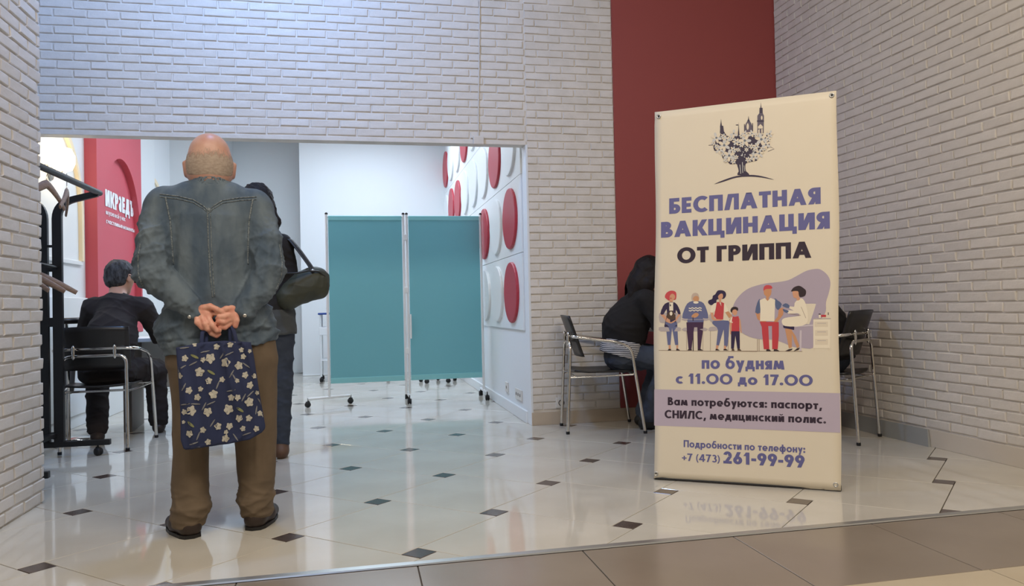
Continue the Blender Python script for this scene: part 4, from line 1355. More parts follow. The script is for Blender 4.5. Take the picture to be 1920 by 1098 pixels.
  ('pale',[(6003,17703),(6021,17660),(6004,17595),(5962,17547),(5919,17543),(5901,17586),(5917,17651),(5960,17700)]),
  ('cream2',[(6110,17517),(6085,17482),(6022,17470),(5957,17488),(5929,17526),(5954,17561),(6017,17573),(6082,17554)]),
  ('slate',[(5951,17523),(5939,17494),(5911,17485),(5883,17500),(5871,17531),(5883,17559),(5911,17569),(5939,17553)]),
  ('pale',[(5944,16860),(5896,16840),(5818,16869),(5756,16928),(5747,16984),(5795,17003),(5873,16975),(5935,16915)]),
  ('cream2',[(5739,16740),(5695,16776),(5673,16859),(5687,16941),(5728,16973),(5772,16937),(5793,16854),(5780,16773)]),
  ('pale',[(5521,16877),(5525,16933),(5582,16987),(5658,17009),(5708,16986),(5704,16930),(5647,16876),(5571,16854)]),
  ('cream2',[(5509,17134),(5557,17154),(5635,17125),(5698,17065),(5707,17009),(5659,16990),(5580,17018),(5518,17078)]),
  ('pale',[(5715,17253),(5759,17217),(5780,17134),(5767,17052),(5726,17020),(5682,17056),(5660,17139),(5674,17221)]),
  ('cream2',[(5932,17115),(5928,17060),(5871,17006),(5796,16984),(5746,17007),(5750,17063),(5807,17117),(5882,17139)]),
  ('slate',[(5776,16992),(5761,16957),(5727,16945),(5692,16964),(5678,17001),(5692,17036),(5727,17048),(5762,17029)]),
  ('pale',[(5565,16379),(5511,16380),(5445,16434),(5406,16512),(5416,16566),(5469,16565),(5535,16510),(5574,16433)]),
  ('cream2',[(5324,16348),(5293,16397),(5301,16480),(5343,16549),(5394,16563),(5424,16514),(5416,16431),(5375,16362)]),
  ('pale',[(5159,16554),(5182,16602),(5257,16630),(5338,16622),(5379,16582),(5355,16533),(5281,16505),(5200,16513)]),
  ('cream2',[(5236,16790),(5290,16790),(5356,16734),(5396,16657),(5386,16603),(5332,16604),(5266,16659),(5226,16736)]),
  ('pale',[(5477,16821),(5508,16771),(5500,16688),(5458,16620),(5408,16606),(5377,16655),(5385,16738),(5426,16807)]),
  ('cream2',[(5641,16615),(5618,16567),(5544,16539),(5463,16547),(5422,16587),(5446,16635),(5519,16664),(5600,16655)]),
  ('slate',[(5450,16580),(5435,16545),(5400,16533),(5366,16551),(5351,16589),(5366,16624),(5401,16635),(5436,16617)]),
  ('pale',[(5333,16304),(5285,16285),(5206,16313),(5144,16373),(5134,16429),(5183,16449),(5262,16420),(5324,16360)]),
  ('cream2',[(5125,16185),(5081,16221),(5060,16304),(5074,16386),(5115,16418),(5160,16382),(5181,16299),(5167,16217)]),
  ('pale',[(4905,16322),(4910,16378),(4968,16433),(5045,16455),(5095,16431),(5091,16375),(5033,16321),(4956,16299)]),
  ('cream2',[(4894,16580),(4944,16599),(5023,16571),(5085,16510),(5094,16454),(5045,16435),(4966,16464),(4904,16524)]),
  ('pale',[(5104,16699),(5148,16663),(5169,16579),(5155,16497),(5113,16465),(5069,16501),(5048,16585),(5062,16667)]),
  ('cream2',[(5323,16561),(5318,16505),(5261,16451),(5184,16429),(5133,16453),(5138,16508),(5196,16563),(5272,16585)]),
  ('slate',[(5164,16437),(5149,16402),(5114,16390),(5079,16409),(5065,16446),(5080,16481),(5115,16493),(5150,16475)]),
  ('pale',[(4351,16413),(4324,16408),(4285,16429),(4258,16464),(4257,16493),(4284,16498),(4323,16477),(4350,16442)]),
  ('cream2',[(4233,16372),(4213,16393),(4209,16437),(4223,16477),(4247,16489),(4267,16467),(4271,16424),(4257,16384)]),
  ('pale',[(4130,16460),(4137,16487),(4171,16509),(4213,16514),(4237,16497),(4230,16470),(4196,16448),(4155,16443)]),
  ('cream2',[(4145,16589),(4172,16595),(4211,16573),(4238,16538),(4239,16509),(4212,16504),(4173,16525),(4146,16560)]),
  ('pale',[(4263,16630),(4283,16609),(4287,16565),(4274,16525),(4249,16513),(4229,16535),(4225,16578),(4239,16618)]),
  ('cream2',[(4366,16542),(4359,16515),(4325,16493),(4283,16488),(4259,16505),(4266,16532),(4300,16554),(4341,16559)]),
  ('slate',[(4274,16499),(4266,16481),(4248,16475),(4230,16484),(4222,16503),(4230,16521),(4248,16527),(4266,16518)]),
  ('pale',[(3974,17396),(3941,17367),(3873,17369),(3809,17401),(3787,17444),(3820,17473),(3888,17471),(3952,17439)]),
  ('cream2',[(3844,17243),(3800,17260),(3762,17322),(3752,17393),(3776,17430),(3819,17413),(3857,17351),(3868,17280)]),
  ('pale',[(3638,17295),(3627,17342),(3658,17402),(3711,17440),(3757,17435),(3768,17389),(3738,17329),(3684,17290)]),
  ('cream2',[(3563,17502),(3595,17531),(3664,17529),(3728,17497),(3750,17454),(3717,17425),(3649,17427),(3585,17459)]),
  ('pale',[(3693,17655),(3737,17638),(3775,17576),(3785,17505),(3762,17468),(3718,17485),(3680,17547),(3669,17618)]),
  ('cream2',[(3899,17602),(3909,17556),(3879,17496),(3826,17457),(3780,17463),(3770,17509),(3800,17569),(3853,17608)]),
  ('slate',[(3810,17445),(3798,17416),(3769,17406),(3739,17422),(3727,17453),(3739,17482),(3769,17492),(3798,17476)]),
  ('pale',[(5140,16873),(5107,16866),(5060,16892),(5026,16936),(5025,16972),(5058,16979),(5106,16953),(5140,16909)]),
  ('cream2',[(4996,16821),(4971,16848),(4965,16903),(4982,16952),(5012,16968),(5037,16940),(5042,16886),(5025,16837)]),
  ('pale',[(4869,16931),(4877,16965),(4919,16992),(4970,16998),(5000,16978),(4992,16944),(4950,16916),(4899,16910)]),
  ('cream2',[(4887,17092),(4920,17099),(4968,17072),(5002,17028),(5002,16992),(4969,16985),(4921,17012),(4887,17056)]),
  ('pale',[(5032,17143),(5057,17116),(5062,17062),(5045,17012),(5015,16997),(4990,17024),(4985,17078),(5002,17128)]),
  ('cream2',[(5158,17033),(5150,17000),(5108,16972),(5057,16967),(5027,16987),(5035,17021),(5077,17048),(5128,17054)]),
  ('slate',[(5045,16979),(5036,16957),(5014,16949),(4991,16961),(4982,16985),(4991,17008),(5014,17015),(5036,17003)]),
  ('pale',[(4221,16745),(4181,16747),(4133,16789),(4105,16847),(4114,16886),(4154,16884),(4202,16842),(4230,16784)]),
  ('cream2',[(4041,16729),(4019,16765),(4027,16826),(4059,16876),(4097,16885),(4119,16848),(4111,16787),(4079,16737)]),
  ('pale',[(3922,16884),(3940,16919),(3996,16938),(4057,16929),(4087,16899),(4068,16864),(4012,16845),(3952,16853)]),
  ('cream2',[(3984,17056),(4025,17054),(4073,17012),(4101,16954),(4092,16914),(4052,16916),(4004,16958),(3976,17016)]),
  ('pale',[(4165,17072),(4187,17035),(4179,16974),(4147,16925),(4109,16916),(4087,16953),(4095,17013),(4127,17063)]),
  ('cream2',[(4283,16916),(4265,16881),(4209,16863),(4149,16871),(4119,16902),(4138,16936),(4194,16955),(4254,16947)]),
  ('slate',[(4140,16897),(4129,16871),(4103,16862),(4077,16876),(4066,16904),(4077,16929),(4103,16938),(4129,16924)]),
  ('pale',[(4418,16100),(4458,15627),(4491,15628),(4451,16100)]),
  ('pale',[(4544,16217),(4563,15662),(4592,15661),(4573,16216)]),
  ('pale',[(4628,16038),(4669,15737),(4693,15738),(4653,16040)]),
  ('pale',[(3720,16651),(3692,16642),(3648,16660),(3614,16695),(3610,16726),(3638,16735),(3682,16717),(3716,16682)]),
  ('cream2',[(3599,16591),(3575,16613),(3565,16659),(3575,16704),(3599,16721),(3624,16699),(3634,16653),(3623,16608)]),
  ('pale',[(3479,16674),(3483,16704),(3517,16733),(3560,16743),(3589,16728),(3585,16698),(3551,16669),(3507,16659)]),
  ('cream2',[(3479,16816),(3507,16825),(3551,16807),(3585,16772),(3589,16741),(3560,16732),(3517,16750),(3483,16785)]),
  ('pale',[(3600,16876),(3624,16854),(3634,16808),(3624,16763),(3599,16746),(3575,16768),(3565,16814),(3575,16859)]),
  ('cream2',[(3720,16793),(3716,16763),(3682,16734),(3638,16724),(3610,16739),(3614,16769),(3648,16798),(3692,16808)]),
  ('slate',[(3627,16731),(3619,16711),(3599,16705),(3580,16715),(3572,16736),(3580,16755),(3599,16762),(3619,16752)]),
  ('pale',[(4217,16182),(4183,16179),(4139,16209),(4109,16255),(4112,16290),(4146,16293),(4190,16263),(4220,16217)]),
  ('cream2',[(4068,16147),(4046,16176),(4046,16229),(4068,16275),(4099,16287),(4121,16258),(4121,16205),(4099,16159)]),
  ('pale',[(3953,16266),(3965,16298),(4009,16320),(4060,16320),(4088,16297),(4077,16266),(4032,16243),(3981,16243)]),
  ('cream2',[(3987,16419),(4021,16422),(4065,16392),(4094,16346),(4091,16311),(4058,16308),(4013,16339),(3984,16385)]),
  ('pale',[(4136,16454),(4158,16425),(4158,16372),(4136,16326),(4105,16314),(4083,16343),(4083,16396),(4105,16442)]),
  ('cream2',[(4250,16335),(4239,16303),(4194,16281),(4143,16281),(4115,16304),(4127,16336),(4172,16358),(4223,16358)]),
  ('slate',[(4133,16298),(4124,16276),(4102,16269),(4080,16280),(4071,16303),(4080,16325),(4102,16333),(4124,16321)]),
  ('pale',[(4967,16208),(4935,16203),(4889,16230),(4858,16273),(4858,16308),(4891,16313),(4936,16286),(4968,16243)]),
  ('cream2',[(4824,16163),(4801,16190),(4797,16242),(4816,16290),(4845,16304),(4869,16277),(4872,16224),(4854,16177)]),
  ('pale',[(4704,16273),(4713,16305),(4755,16331),(4806,16334),(4834,16314),(4825,16281),(4783,16256),(4733,16252)]),
  ('cream2',[(4727,16428),(4760,16433),(4805,16406),(4837,16363),(4836,16328),(4804,16322),(4758,16349),(4726,16393)]),
  ('pale',[(4870,16473),(4894,16446),(4897,16393),(4879,16346),(4849,16332),(4826,16359),(4823,16412),(4841,16459)]),
  ('cream2',[(4990,16363),(4981,16330),(4939,16305),(4889,16301),(4860,16322),(4870,16354),(4912,16380),(4962,16383)]),
  ('slate',[(4878,16315),(4869,16293),(4847,16286),(4826,16297),(4817,16321),(4826,16342),(4847,16350),(4869,16338)]),
  ('pale',[(4674,17091),(4651,17067),(4601,17063),(4552,17083),(4533,17114),(4556,17138),(4606,17141),(4655,17122)]),
  ('cream2',[(4588,16966),(4554,16976),(4522,17020),(4510,17073),(4525,17103),(4559,17093),(4591,17048),(4603,16996)]),
  ('pale',[(4433,16992),(4422,17026),(4441,17073),(4478,17106),(4511,17105),(4522,17071),(4504,17023),(4467,16991)]),
  ('cream2',[(4364,17142),(4387,17166),(4437,17169),(4486,17149),(4505,17119),(4483,17094),(4432,17091),(4383,17111)]),
  ('pale',[(4451,17266),(4484,17256),(4516,17212),(4528,17160),(4513,17130),(4480,17140),(4448,17184),(4436,17236)]),
  ('cream2',[(4605,17241),(4616,17206),(4598,17159),(4561,17126),(4527,17128),(4516,17162),(4535,17209),(4572,17242)]),
  ('slate',[(4550,17113),(4541,17091),(4519,17084),(4497,17096),(4488,17119),(4497,17141),(4519,17148),(4541,17137)]),
  ('pale',[(4439,16784),(4413,16782),(4380,16806),(4358,16841),(4361,16868),(4386,16869),(4420,16845),(4442,16810)]),
  ('cream2',[(4325,16760),(4309,16782),(4309,16822),(4326,16857),(4350,16865),(4367,16843),(4366,16803),(4349,16768)]),
  ('pale',[(4239,16852),(4248,16876),(4282,16893),(4321,16892),(4342,16874),(4333,16850),(4299,16833),(4260,16834)]),
  ('cream2',[(4267,16968),(4292,16970),(4326,16946),(4348,16911),(4345,16884),(4319,16883),(4286,16907),(4264,16942)]),
  ('pale',[(4381,16992),(4397,16970),(4396,16930),(4379,16895),(4355,16887),(4339,16909),(4340,16949),(4357,16984)]),
  ('cream2',[(4467,16900),(4457,16876),(4423,16859),(4384,16860),(4363,16878),(4372,16902),(4407,16919),(4446,16918)]),
  ('slate',[(4377,16874),(4370,16857),(4353,16852),(4336,16860),(4329,16878),(4336,16895),(4353,16900),(4370,16892)]),
  ('pale',[(4864,16759),(4840,16753),(4804,16771),(4777,16802),(4775,16829),(4800,16835),(4836,16817),(4863,16785)]),
  ('cream2',[(4758,16715),(4739,16735),(4733,16775),(4744,16812),(4766,16825),(4785,16806),(4791,16765),(4780,16728)]),
  ('pale',[(4660,16793),(4666,16818),(4696,16840),(4734,16846),(4757,16832),(4752,16806),(4721,16784),(4684,16778)]),
  ('cream2',[(4669,16913),(4693,16920),(4729,16901),(4756,16870),(4758,16843),(4733,16837),(4697,16855),(4670,16887)]),
  ('pale',[(4775,16957),(4794,16937),(4800,16897),(4789,16860),(4767,16847),(4748,16866),(4742,16907),(4753,16944)]),
  ('cream2',[(4872,16879),(4867,16854),(4837,16832),(4799,16826),(4776,16840),(4781,16866),(4812,16888),(4849,16893)]),
  ('slate',[(4790,16834),(4783,16817),(4766,16812),(4750,16820),(4743,16838),(4750,16855),(4767,16860),(4783,16852)]),
  ('pale',[(5430,16886),(5398,16866),(5339,16876),(5288,16912),(5275,16951),(5307,16972),(5366,16961),(5417,16926)]),
  ('cream2',[(5298,16772),(5263,16793),(5237,16851),(5237,16912),(5263,16941),(5298,16921),(5323,16863),(5323,16801)]),
  ('pale',[(5127,16844),(5123,16885),(5157,16933),(5208,16958),(5247,16948),(5251,16907),(5217,16859),(5165,16834)]),
  ('cream2',[(5088,17030),(5120,17051),(5179,17040),(5230,17004),(5244,16965),(5211,16944),(5152,16955),(5101,16991)]),
  ('pale',[(5220,17144),(5256,17123),(5281,17065),(5281,17004),(5256,16975),(5220,16996),(5195,17054),(5195,17115)]),
  ('cream2',[(5391,17072),(5395,17031),(5361,16983),(5310,16958),(5271,16968),(5268,17009),(5302,17057),(5353,17082)]),
  ('slate',[(5295,16955),(5284,16929),(5259,16921),(5234,16934),(5223,16962),(5234,16987),(5259,16995),(5285,16982)]),
  ('pale',[(5352,16775),(5334,16753),(5290,16749),(5247,16764),(5230,16791),(5249,16813),(5292,16817),(5335,16802)]),
  ('cream2',[(5281,16663),(5252,16671),(5223,16708),(5211,16754),(5224,16781),(5253,16773),(5281,16735),(5293,16690)]),
  ('pale',[(5146,16680),(5136,16710),(5151,16752),(5182,16782),(5211,16782),(5222,16753),(5207,16710),(5176,16681)]),
  ('cream2',[(5083,16810),(5102,16832),(5145,16836),(5188,16821),(5206,16794),(5187,16772),(5143,16768),(5100,16783)]),
  ('pale',[(5154,16922),(5184,16914),(5212,16876),(5224,16831),(5212,16804),(5183,16812),(5154,16850),(5142,16895)]),
  ('cream2',[(5289,16904),(5299,16875),(5285,16833),(5254,16803),(5224,16803),(5214,16832),(5229,16874),(5260,16904)]),
  ('slate',[(5245,16790),(5237,16771),(5218,16764),(5199,16774),(5191,16795),(5199,16814),(5218,16820),(5237,16810)]),
  ('pale',[(5932,17144),(5897,17146),(5855,17183),(5831,17234),(5839,17269),(5874,17268),(5915,17230),(5940,17179)]),
  ('cream2',[(5775,17130),(5756,17162),(5763,17216),(5791,17260),(5824,17268),(5843,17235),(5837,17181),(5808,17138)]),
  ('pale',[(5671,17268),(5688,17299),(5736,17315),(5789,17308),(5815,17281),(5799,17250),(5750,17233),(5697,17241)]),
  ('cream2',[(5726,17420),(5761,17418),(5803,17381),(5827,17329),(5820,17294),(5785,17296),(5743,17334),(5718,17385)]),
  ('pale',[(5883,17434),(5902,17401),(5896,17347),(5867,17304),(5834,17296),(5815,17328),(5822,17382),(5850,17426)]),
  ('cream2',[(5986,17296),(5970,17265),(5922,17249),(5869,17256),(5844,17283),(5860,17314),(5908,17331),(5961,17323)]),
  ('slate',[(5861,17279),(5852,17256),(5829,17248),(5806,17261),(5797,17285),(5807,17308),(5829,17315),(5852,17303)]),
  ('pale',[(3208,17272),(3182,17262),(3141,17277),(3107,17308),(3102,17338),(3128,17348),(3170,17332),(3203,17301)]),
  ('cream2',[(3098,17210),(3075,17229),(3063,17273),(3070,17315),(3092,17332),(3116,17313),(3127,17270),(3120,17227)]),
  ('pale',[(2981,17283),(2984,17312),(3014,17340),(3055,17351),(3082,17339),(3079,17310),(3049,17281),(3008,17270)]),
  ('cream2',[(2975,17417),(3001,17427),(3043,17412),(3076,17380),(3081,17351),(3055,17341),(3013,17356),(2980,17388)]),
  ('pale',[(3085,17478),(3109,17459),(3120,17416),(3113,17373),(3091,17356),(3067,17375),(3056,17419),(3063,17462)]),
  ('cream2',[(3202,17406),(3199,17377),(3169,17349),(3129,17337),(3102,17350),(3104,17379),(3134,17407),(3175,17418)]),
  ('slate',[(3118,17342),(3110,17324),(3092,17318),(3073,17327),(3065,17347),(3073,17365),(3092,17371),(3110,17361)]),
  ('pale',[(3367,17050),(3337,17047),(3296,17073),(3269,17114),(3271,17145),(3301,17148),(3342,17122),(3369,17081)]),
  ('cream2',[(3234,17017),(3214,17042),(3213,17089),(3232,17131),(3259,17142),(3279,17116),(3280,17069),(3262,17028)]),
  ('pale',[(3129,17121),(3139,17150),(3178,17171),(3224,17171),(3250,17151),(3240,17123),(3200,17102),(3154,17101)]),
  ('cream2',[(3156,17259),(3186,17262),(3227,17235),(3254,17195),(3252,17164),(3222,17161),(3181,17187),(3154,17228)]),
  ('pale',[(3289,17292),(3309,17266),(3310,17219),(3291,17178),(3264,17167),(3244,17192),(3243,17239),(3261,17280)]),
  ('cream2',[(3394,17187),(3384,17159),(3345,17138),(3299,17137),(3274,17157),(3283,17186),(3323,17207),(3369,17207)]),
  ('slate',[(3290,17152),(3281,17132),(3262,17126),(3242,17136),(3234,17157),(3242,17176),(3262,17183),(3281,17173)]),
  ('pale',[(3701,17504),(3666,17506),(3625,17543),(3602,17593),(3610,17626),(3644,17624),(3685,17587),(3709,17538)]),
  ('cream2',[(3545,17493),(3527,17525),(3534,17577),(3562,17618),(3595,17625),(3614,17594),(3607,17542),(3578,17500)]),
  ('pale',[(3445,17628),(3461,17657),(3509,17672),(3561,17664),(3586,17638),(3570,17608),(3522,17593),(3470,17601)]),
  ('cream2',[(3500,17773),(3534,17771),(3575,17734),(3599,17684),(3591,17651),(3557,17653),(3516,17690),(3492,17740)]),
  ('pale',[(3655,17784),(3674,17752),(3667,17700),(3638,17659),(3605,17652),(3587,17684),(3594,17736),(3622,17777)]),
  ('cream2',[(3756,17650),(3740,17620),(3692,17605),(3640,17613),(3615,17640),(3631,17669),(3679,17684),(3731,17676)]),
  ('slate',[(3632,17635),(3623,17613),(3600,17606),(3578,17618),(3569,17642),(3578,17664),(3600,17671),(3623,17659)]),
  ('pale',[(4138,17392),(4105,17388),(4060,17418),(4029,17464),(4031,17499),(4065,17502),(4110,17473),(4140,17427)]),
  ('cream2',[(3990,17354),(3968,17383),(3966,17436),(3987,17483),(4018,17495),(4040,17467),(4042,17414),(4021,17367)]),
  ('pale',[(3872,17472),(3883,17504),(3927,17527),(3978,17528),(4007,17506),(3996,17474),(3952,17450),(3901,17450)]),
  ('cream2',[(3902,17627),(3936,17630),(3981,17601),(4012,17555),(4010,17520),(3976,17516),(3931,17546),(3900,17592)]),
  ('pale',[(4050,17664),(4073,17635),(4074,17582),(4054,17536),(4023,17523),(4000,17552),(3999,17605),(4020,17651)]),
  ('cream2',[(4168,17547),(4157,17514),(4114,17491),(4062,17490),(4034,17513),(4045,17545),(4089,17568),(4140,17569)]),
  ('slate',[(4052,17506),(4042,17484),(4020,17477),(3998,17489),(3989,17512),(3998,17534),(4020,17541),(4043,17530)]),
  ('pale',[(4603,17466),(4573,17469),(4539,17502),(4520,17546),(4528,17575),(4558,17572),(4592,17539),(4611,17495)]),
  ('cream2',[(4467,17462),(4452,17490),(4460,17535),(4487,17570),(4516,17575),(4530,17547),(4522,17502),(4496,17467)]),
  ('pale',[(4384,17583),(4400,17608),(4442,17619),(4487,17610),(4508,17586),(4493,17561),(4450,17550),(4406,17559)]),
  ('cream2',[(4438,17708),(4468,17704),(4502,17671),(4521,17626),(4513,17597),(4483,17601),(4449,17634),(4430,17679)]),
  ('pale',[(4574,17711),(4588,17683),(4580,17638),(4554,17603),(4525,17598),(4510,17626),(4518,17671),(4545,17706)]),
  ('cream2',[(4656,17590),(4641,17565),(4598,17554),(4554,17563),(4533,17587),(4548,17612),(4590,17623),(4635,17614)]),
  ('slate',[(4548,17584),(4540,17564),(4520,17558),(4501,17568),(4493,17589),(4501,17608),(4520,17615),(4540,17604)]),
  ('pale',[(5385,17443),(5360,17430),(5316,17443),(5280,17473),(5272,17504),(5298,17516),(5342,17504),(5378,17473)]),
  ('cream2',[(5278,17369),(5252,17387),(5237,17432),(5242,17477),(5263,17497),(5288,17479),(5303,17434),(5299,17388)]),
  ('pale',[(5154,17436),(5154,17466),(5182,17499),(5223,17514),(5251,17503),(5251,17472),(5222,17440),(5182,17425)]),
  ('cream2',[(5137,17577),(5162,17589),(5206,17577),(5242,17546),(5250,17516),(5224,17503),(5180,17516),(5144,17546)]),
  ('pale',[(5244,17651),(5270,17632),(5285,17587),(5281,17542),(5260,17523),(5234,17541),(5219,17586),(5223,17631)]),
  ('cream2',[(5368,17584),(5368,17553),(5340,17521),(5299,17505),(5271,17516),(5271,17547),(5300,17579),(5340,17595)]),
  ('slate',[(5288,17507),(5280,17488),(5261,17482),(5242,17492),(5234,17512),(5242,17532),(5261,17538),(5280,17528)]),
  ('pale',[(3809,16282),(3783,16281),(3750,16306),(3729,16343),(3733,16369),(3759,16370),(3792,16345),(3813,16308)]),
  ('cream2',[(3692,16263),(3677,16286),(3679,16326),(3698,16360),(3722,16367),(3738,16344),(3736,16304),(3717,16270)]),
  ('pale',[(3609,16358),(3619,16382),(3654,16397),(3694,16395),(3715,16376),(3704,16352),(3669,16337),(3629,16340)]),
  ('cream2',[(3642,16474),(3668,16474),(3701,16449),(3722,16413),(3718,16386),(3692,16386),(3658,16411),(3638,16447)]),
  ('pale',[(3758,16493),(3774,16470),(3772,16430),(3753,16396),(3728,16388),(3713,16411),(3715,16451),(3734,16485)]),
  ('cream2',[(3842,16397),(3831,16373),(3796,16358),(3756,16361),(3736,16379),(3746,16403),(3782,16418),(3821,16416)]),
  ('slate',[(3749,16376),(3742,16359),(3725,16353),(3708,16362),(3701,16380),(3708,16397),(3725,16402),(3742,16394)]),
  ('pale',[(5721,16718),(5691,16705),(5643,16722),(5603,16757),(5597,16792),(5626,16805),(5675,16788),(5714,16753)]),
  ('cream2',[(5596,16641),(5568,16662),(5553,16713),(5561,16764),(5585,16785),(5613,16763),(5628,16712),(5620,16661)]),
  ('pale',[(5459,16722),(5461,16756),(5495,16791),(5541,16806),(5573,16792),(5571,16758),(5537,16723),(5490,16708)]),
  ('cream2',[(5447,16881),(5477,16893),(5526,16877),(5565,16841),(5572,16807),(5542,16794),(5493,16810),(5454,16846)]),
  ('pale',[(5573,16958),(5601,16936),(5615,16885),(5608,16834),(5583,16814),(5555,16835),(5541,16886),(5548,16937)]),
  ('cream2',[(5709,16877),(5708,16842),(5674,16808),(5627,16793),(5596,16806),(5598,16841),(5632,16876),(5678,16890)]),
  ('slate',[(5615,16796),(5606,16775),(5584,16768),(5563,16779),(5554,16802),(5563,16824),(5584,16831),(5606,16820)]),
  ('pale',[(5065,16294),(5042,16281),(5006,16295),(4995,16323),(5019,16336),(5054,16322)]),
  ('pale',[(4203,16885),(4216,16910),(4252,16916),(4275,16897),(4262,16872),(4226,16866)]),
  ('pale',[(4560,16515),(4532,16519),(4509,16552),(4514,16580),(4543,16576),(4566,16544)]),
  ('pale',[(4627,16691),(4599,16699),(4580,16734),(4590,16761),(4618,16752),(4636,16717)]),
  ('pale',[(4651,16553),(4659,16581),(4693,16594),(4719,16579),(4711,16552),(4677,16539)]),
  ('pale',[(4749,16275),(4753,16304),(4784,16322),(4811,16311),(4807,16283),(4776,16265)]),
  ('pale',[(5118,16441),(5091,16433),(5059,16454),(5053,16483),(5079,16491),(5111,16470)]),
  ('pale',[(4923,16237),(4931,16264),(4964,16277),(4990,16263),(4982,16235),(4948,16223)]),
  ('pale',[(4699,16443),(4671,16439),(4641,16464),(4639,16494),(4667,16498),(4697,16472)]),
  ('pale',[(4953,16520),(4925,16523),(4900,16554),(4904,16583),(4933,16580),(4957,16549)]),
  ('pale',[(4129,16404),(4143,16428),(4180,16431),(4203,16410),(4188,16387),(4151,16383)]),
  ('pale',[(4203,16409),(4176,16422),(4164,16459),(4178,16483),(4205,16470),(4217,16433)]),
  ('pale',[(4228,16804),(4225,16834),(4250,16860),(4279,16856),(4282,16827),(4257,16801)]),
  ('pale',[(4960,16917),(4945,16943),(4955,16979),(4980,16988),(4996,16963),(4986,16927)]),
  ('pale',[(4168,16479),(4139,16486),(4119,16520),(4127,16547),(4155,16541),(4176,16507)]),
  ('pale',[(4978,16198),(4956,16217),(4954,16256),(4974,16274),(4997,16254),(4998,16216)]),
  ('pale',[(5129,16725),(5106,16711),(5071,16723),(5058,16750),(5080,16765),(5116,16753)]),
  ('pale',[(4731,16964),(4704,16959),(4673,16984),(4670,17013),(4697,17018),(4728,16994)]),
  ('pale',[(4542,16542),(4516,16533),(4483,16554),(4476,16583),(4502,16592),(4536,16571)]),
  ('pale',[(4167,16365),(4138,16370),(4116,16404),(4123,16432),(4151,16427),(4173,16393)]),
  ('pale',[(5068,16257),(5041,16267),(5026,16303),(5037,16329),(5064,16319),(5080,16283)]),
  ('pale',[(4548,16592),(4535,16619),(4548,16654),(4575,16662),(4588,16635),(4575,16600)]),
  ('pale',[(4685,16549),(4670,16575),(4680,16610),(4706,16620),(4721,16594),(4711,16558)]),
  ('pale',[(5046,16555),(5021,16569),(5011,16607),(5026,16630),(5052,16615),(5062,16578)]),
  ('pale',[(4842,16787),(4814,16791),(4791,16823),(4797,16851),(4825,16847),(4848,16815)]),
  ('pale',[(5070,16540),(5050,16563),(5053,16601),(5075,16616),(5095,16593),(5092,16555)]),
  ('pale',[(4108,16713),(4090,16737),(4096,16775),(4121,16788),(4139,16763),(4132,16726)]),
  ('pale',[(4110,16559),(4096,16586),(4108,16621),(4135,16630),(4149,16603),(4137,16568)]),
  ('pale',[(4169,16544),(4144,16561),(4138,16600),(4156,16621),(4181,16603),(4187,16565)]),
  ('pale',[(4759,16704),(4751,16733),(4770,16764),(4798,16766),(4807,16737),(4787,16706)]),
  ('pale',[(4874,16972),(4852,16956),(4815,16966),(4801,16993),(4823,17009),(4860,16999)]),
  ('pale',[(4801,16239),(4773,16238),(4746,16267),(4747,16296),(4775,16297),(4802,16268)]),
  ('pale',[(4579,16538),(4550,16544),(4529,16577),(4536,16605),(4564,16599),(4586,16566)]),
  ('pale',[(4483,16760),(4455,16769),(4438,16805),(4449,16831),(4477,16822),(4494,16786)]),
 ],
}
items = []
for i in range(12):
    for j in range(3):
        s0, s1 = BW * i / 12, BW * (i + 1) / 12
        v0, v1 = 0.2735 + 0.188 * j / 3, 0.2735 + 0.188 * (j + 1) / 3
        items.append(('band', [(s0, v0), (s1, v0), (s1, v1), (s0, v1)]))
flat_print('printed_band', [(c, p) for c, p in items], 0.0004)
for txt, s0, s1, v0, cap, tt, c in (
        ('БЕСПЛАТНАЯ', 0.0756, 0.8318, 1.3815, 0.082, 0.265, 'txt_violet'), ('ВАКЦИНАЦИЯ', 0.0319, 0.873, 1.2575, 0.0835, 0.265, 'txt_violet'),
        ('ОТ ГРИППА', 0.119, 0.7867, 1.1185, 0.081, 0.26, 'txt_dark'), ('по будням', 0.2485, 0.6568, 0.5715, 0.062, 0.225, 'txt_violet'),
        ('с 11.00 до 17.00', 0.1138, 0.7885, 0.494, 0.0525, 0.235, 'txt_violet'), ('Вам потребуются: паспорт,', 0.072, 0.829, 0.3815, 0.041, 0.235, 'txt_dark'),
        ('СНИЛС, медицинский полис.', 0.0553, 0.848, 0.3145, 0.041, 0.235, 'txt_dark'), ('Подробности по телефону:', 0.1552, 0.7517, 0.1695, 0.036, 0.215, 'txt_violet'),
        ('+7 (473)', 0.1467, 0.3406, 0.1, 0.038, 0.19, 'txt_violet'), ('261-99-99', 0.3571, 0.748, 0.098, 0.0595, 0.25, 'txt_violet')):
    for wd in text_words(txt, s0, s1, v0, cap, tt):
        flat_print('printed_word', [(c, q) for q in wd], 0.0009, 0.0)
for nm, part in (('blob', 'printed_backdrop'), ('ground', 'printed_ground_line'), ('desk', 'printed_desk'), ('woman1', 'printed_figure'), ('oldman', 'printed_figure'), ('woman3', 'printed_figure'),
                 ('boy', 'printed_figure'), ('patient', 'printed_figure'), ('nurse', 'printed_figure'), ('logo', 'printed_emblem')):
    flat_print(part, [(c, [(x / 1e4, y / 1e4) for x, y in p]) for c, p in ILLUS[nm]], 0.0006 if nm == 'blob' else 0.0009)
gm = [(0.018, 1.909), (0.888, 1.914), (0.0115, 0.025), (0.889, 0.026)]
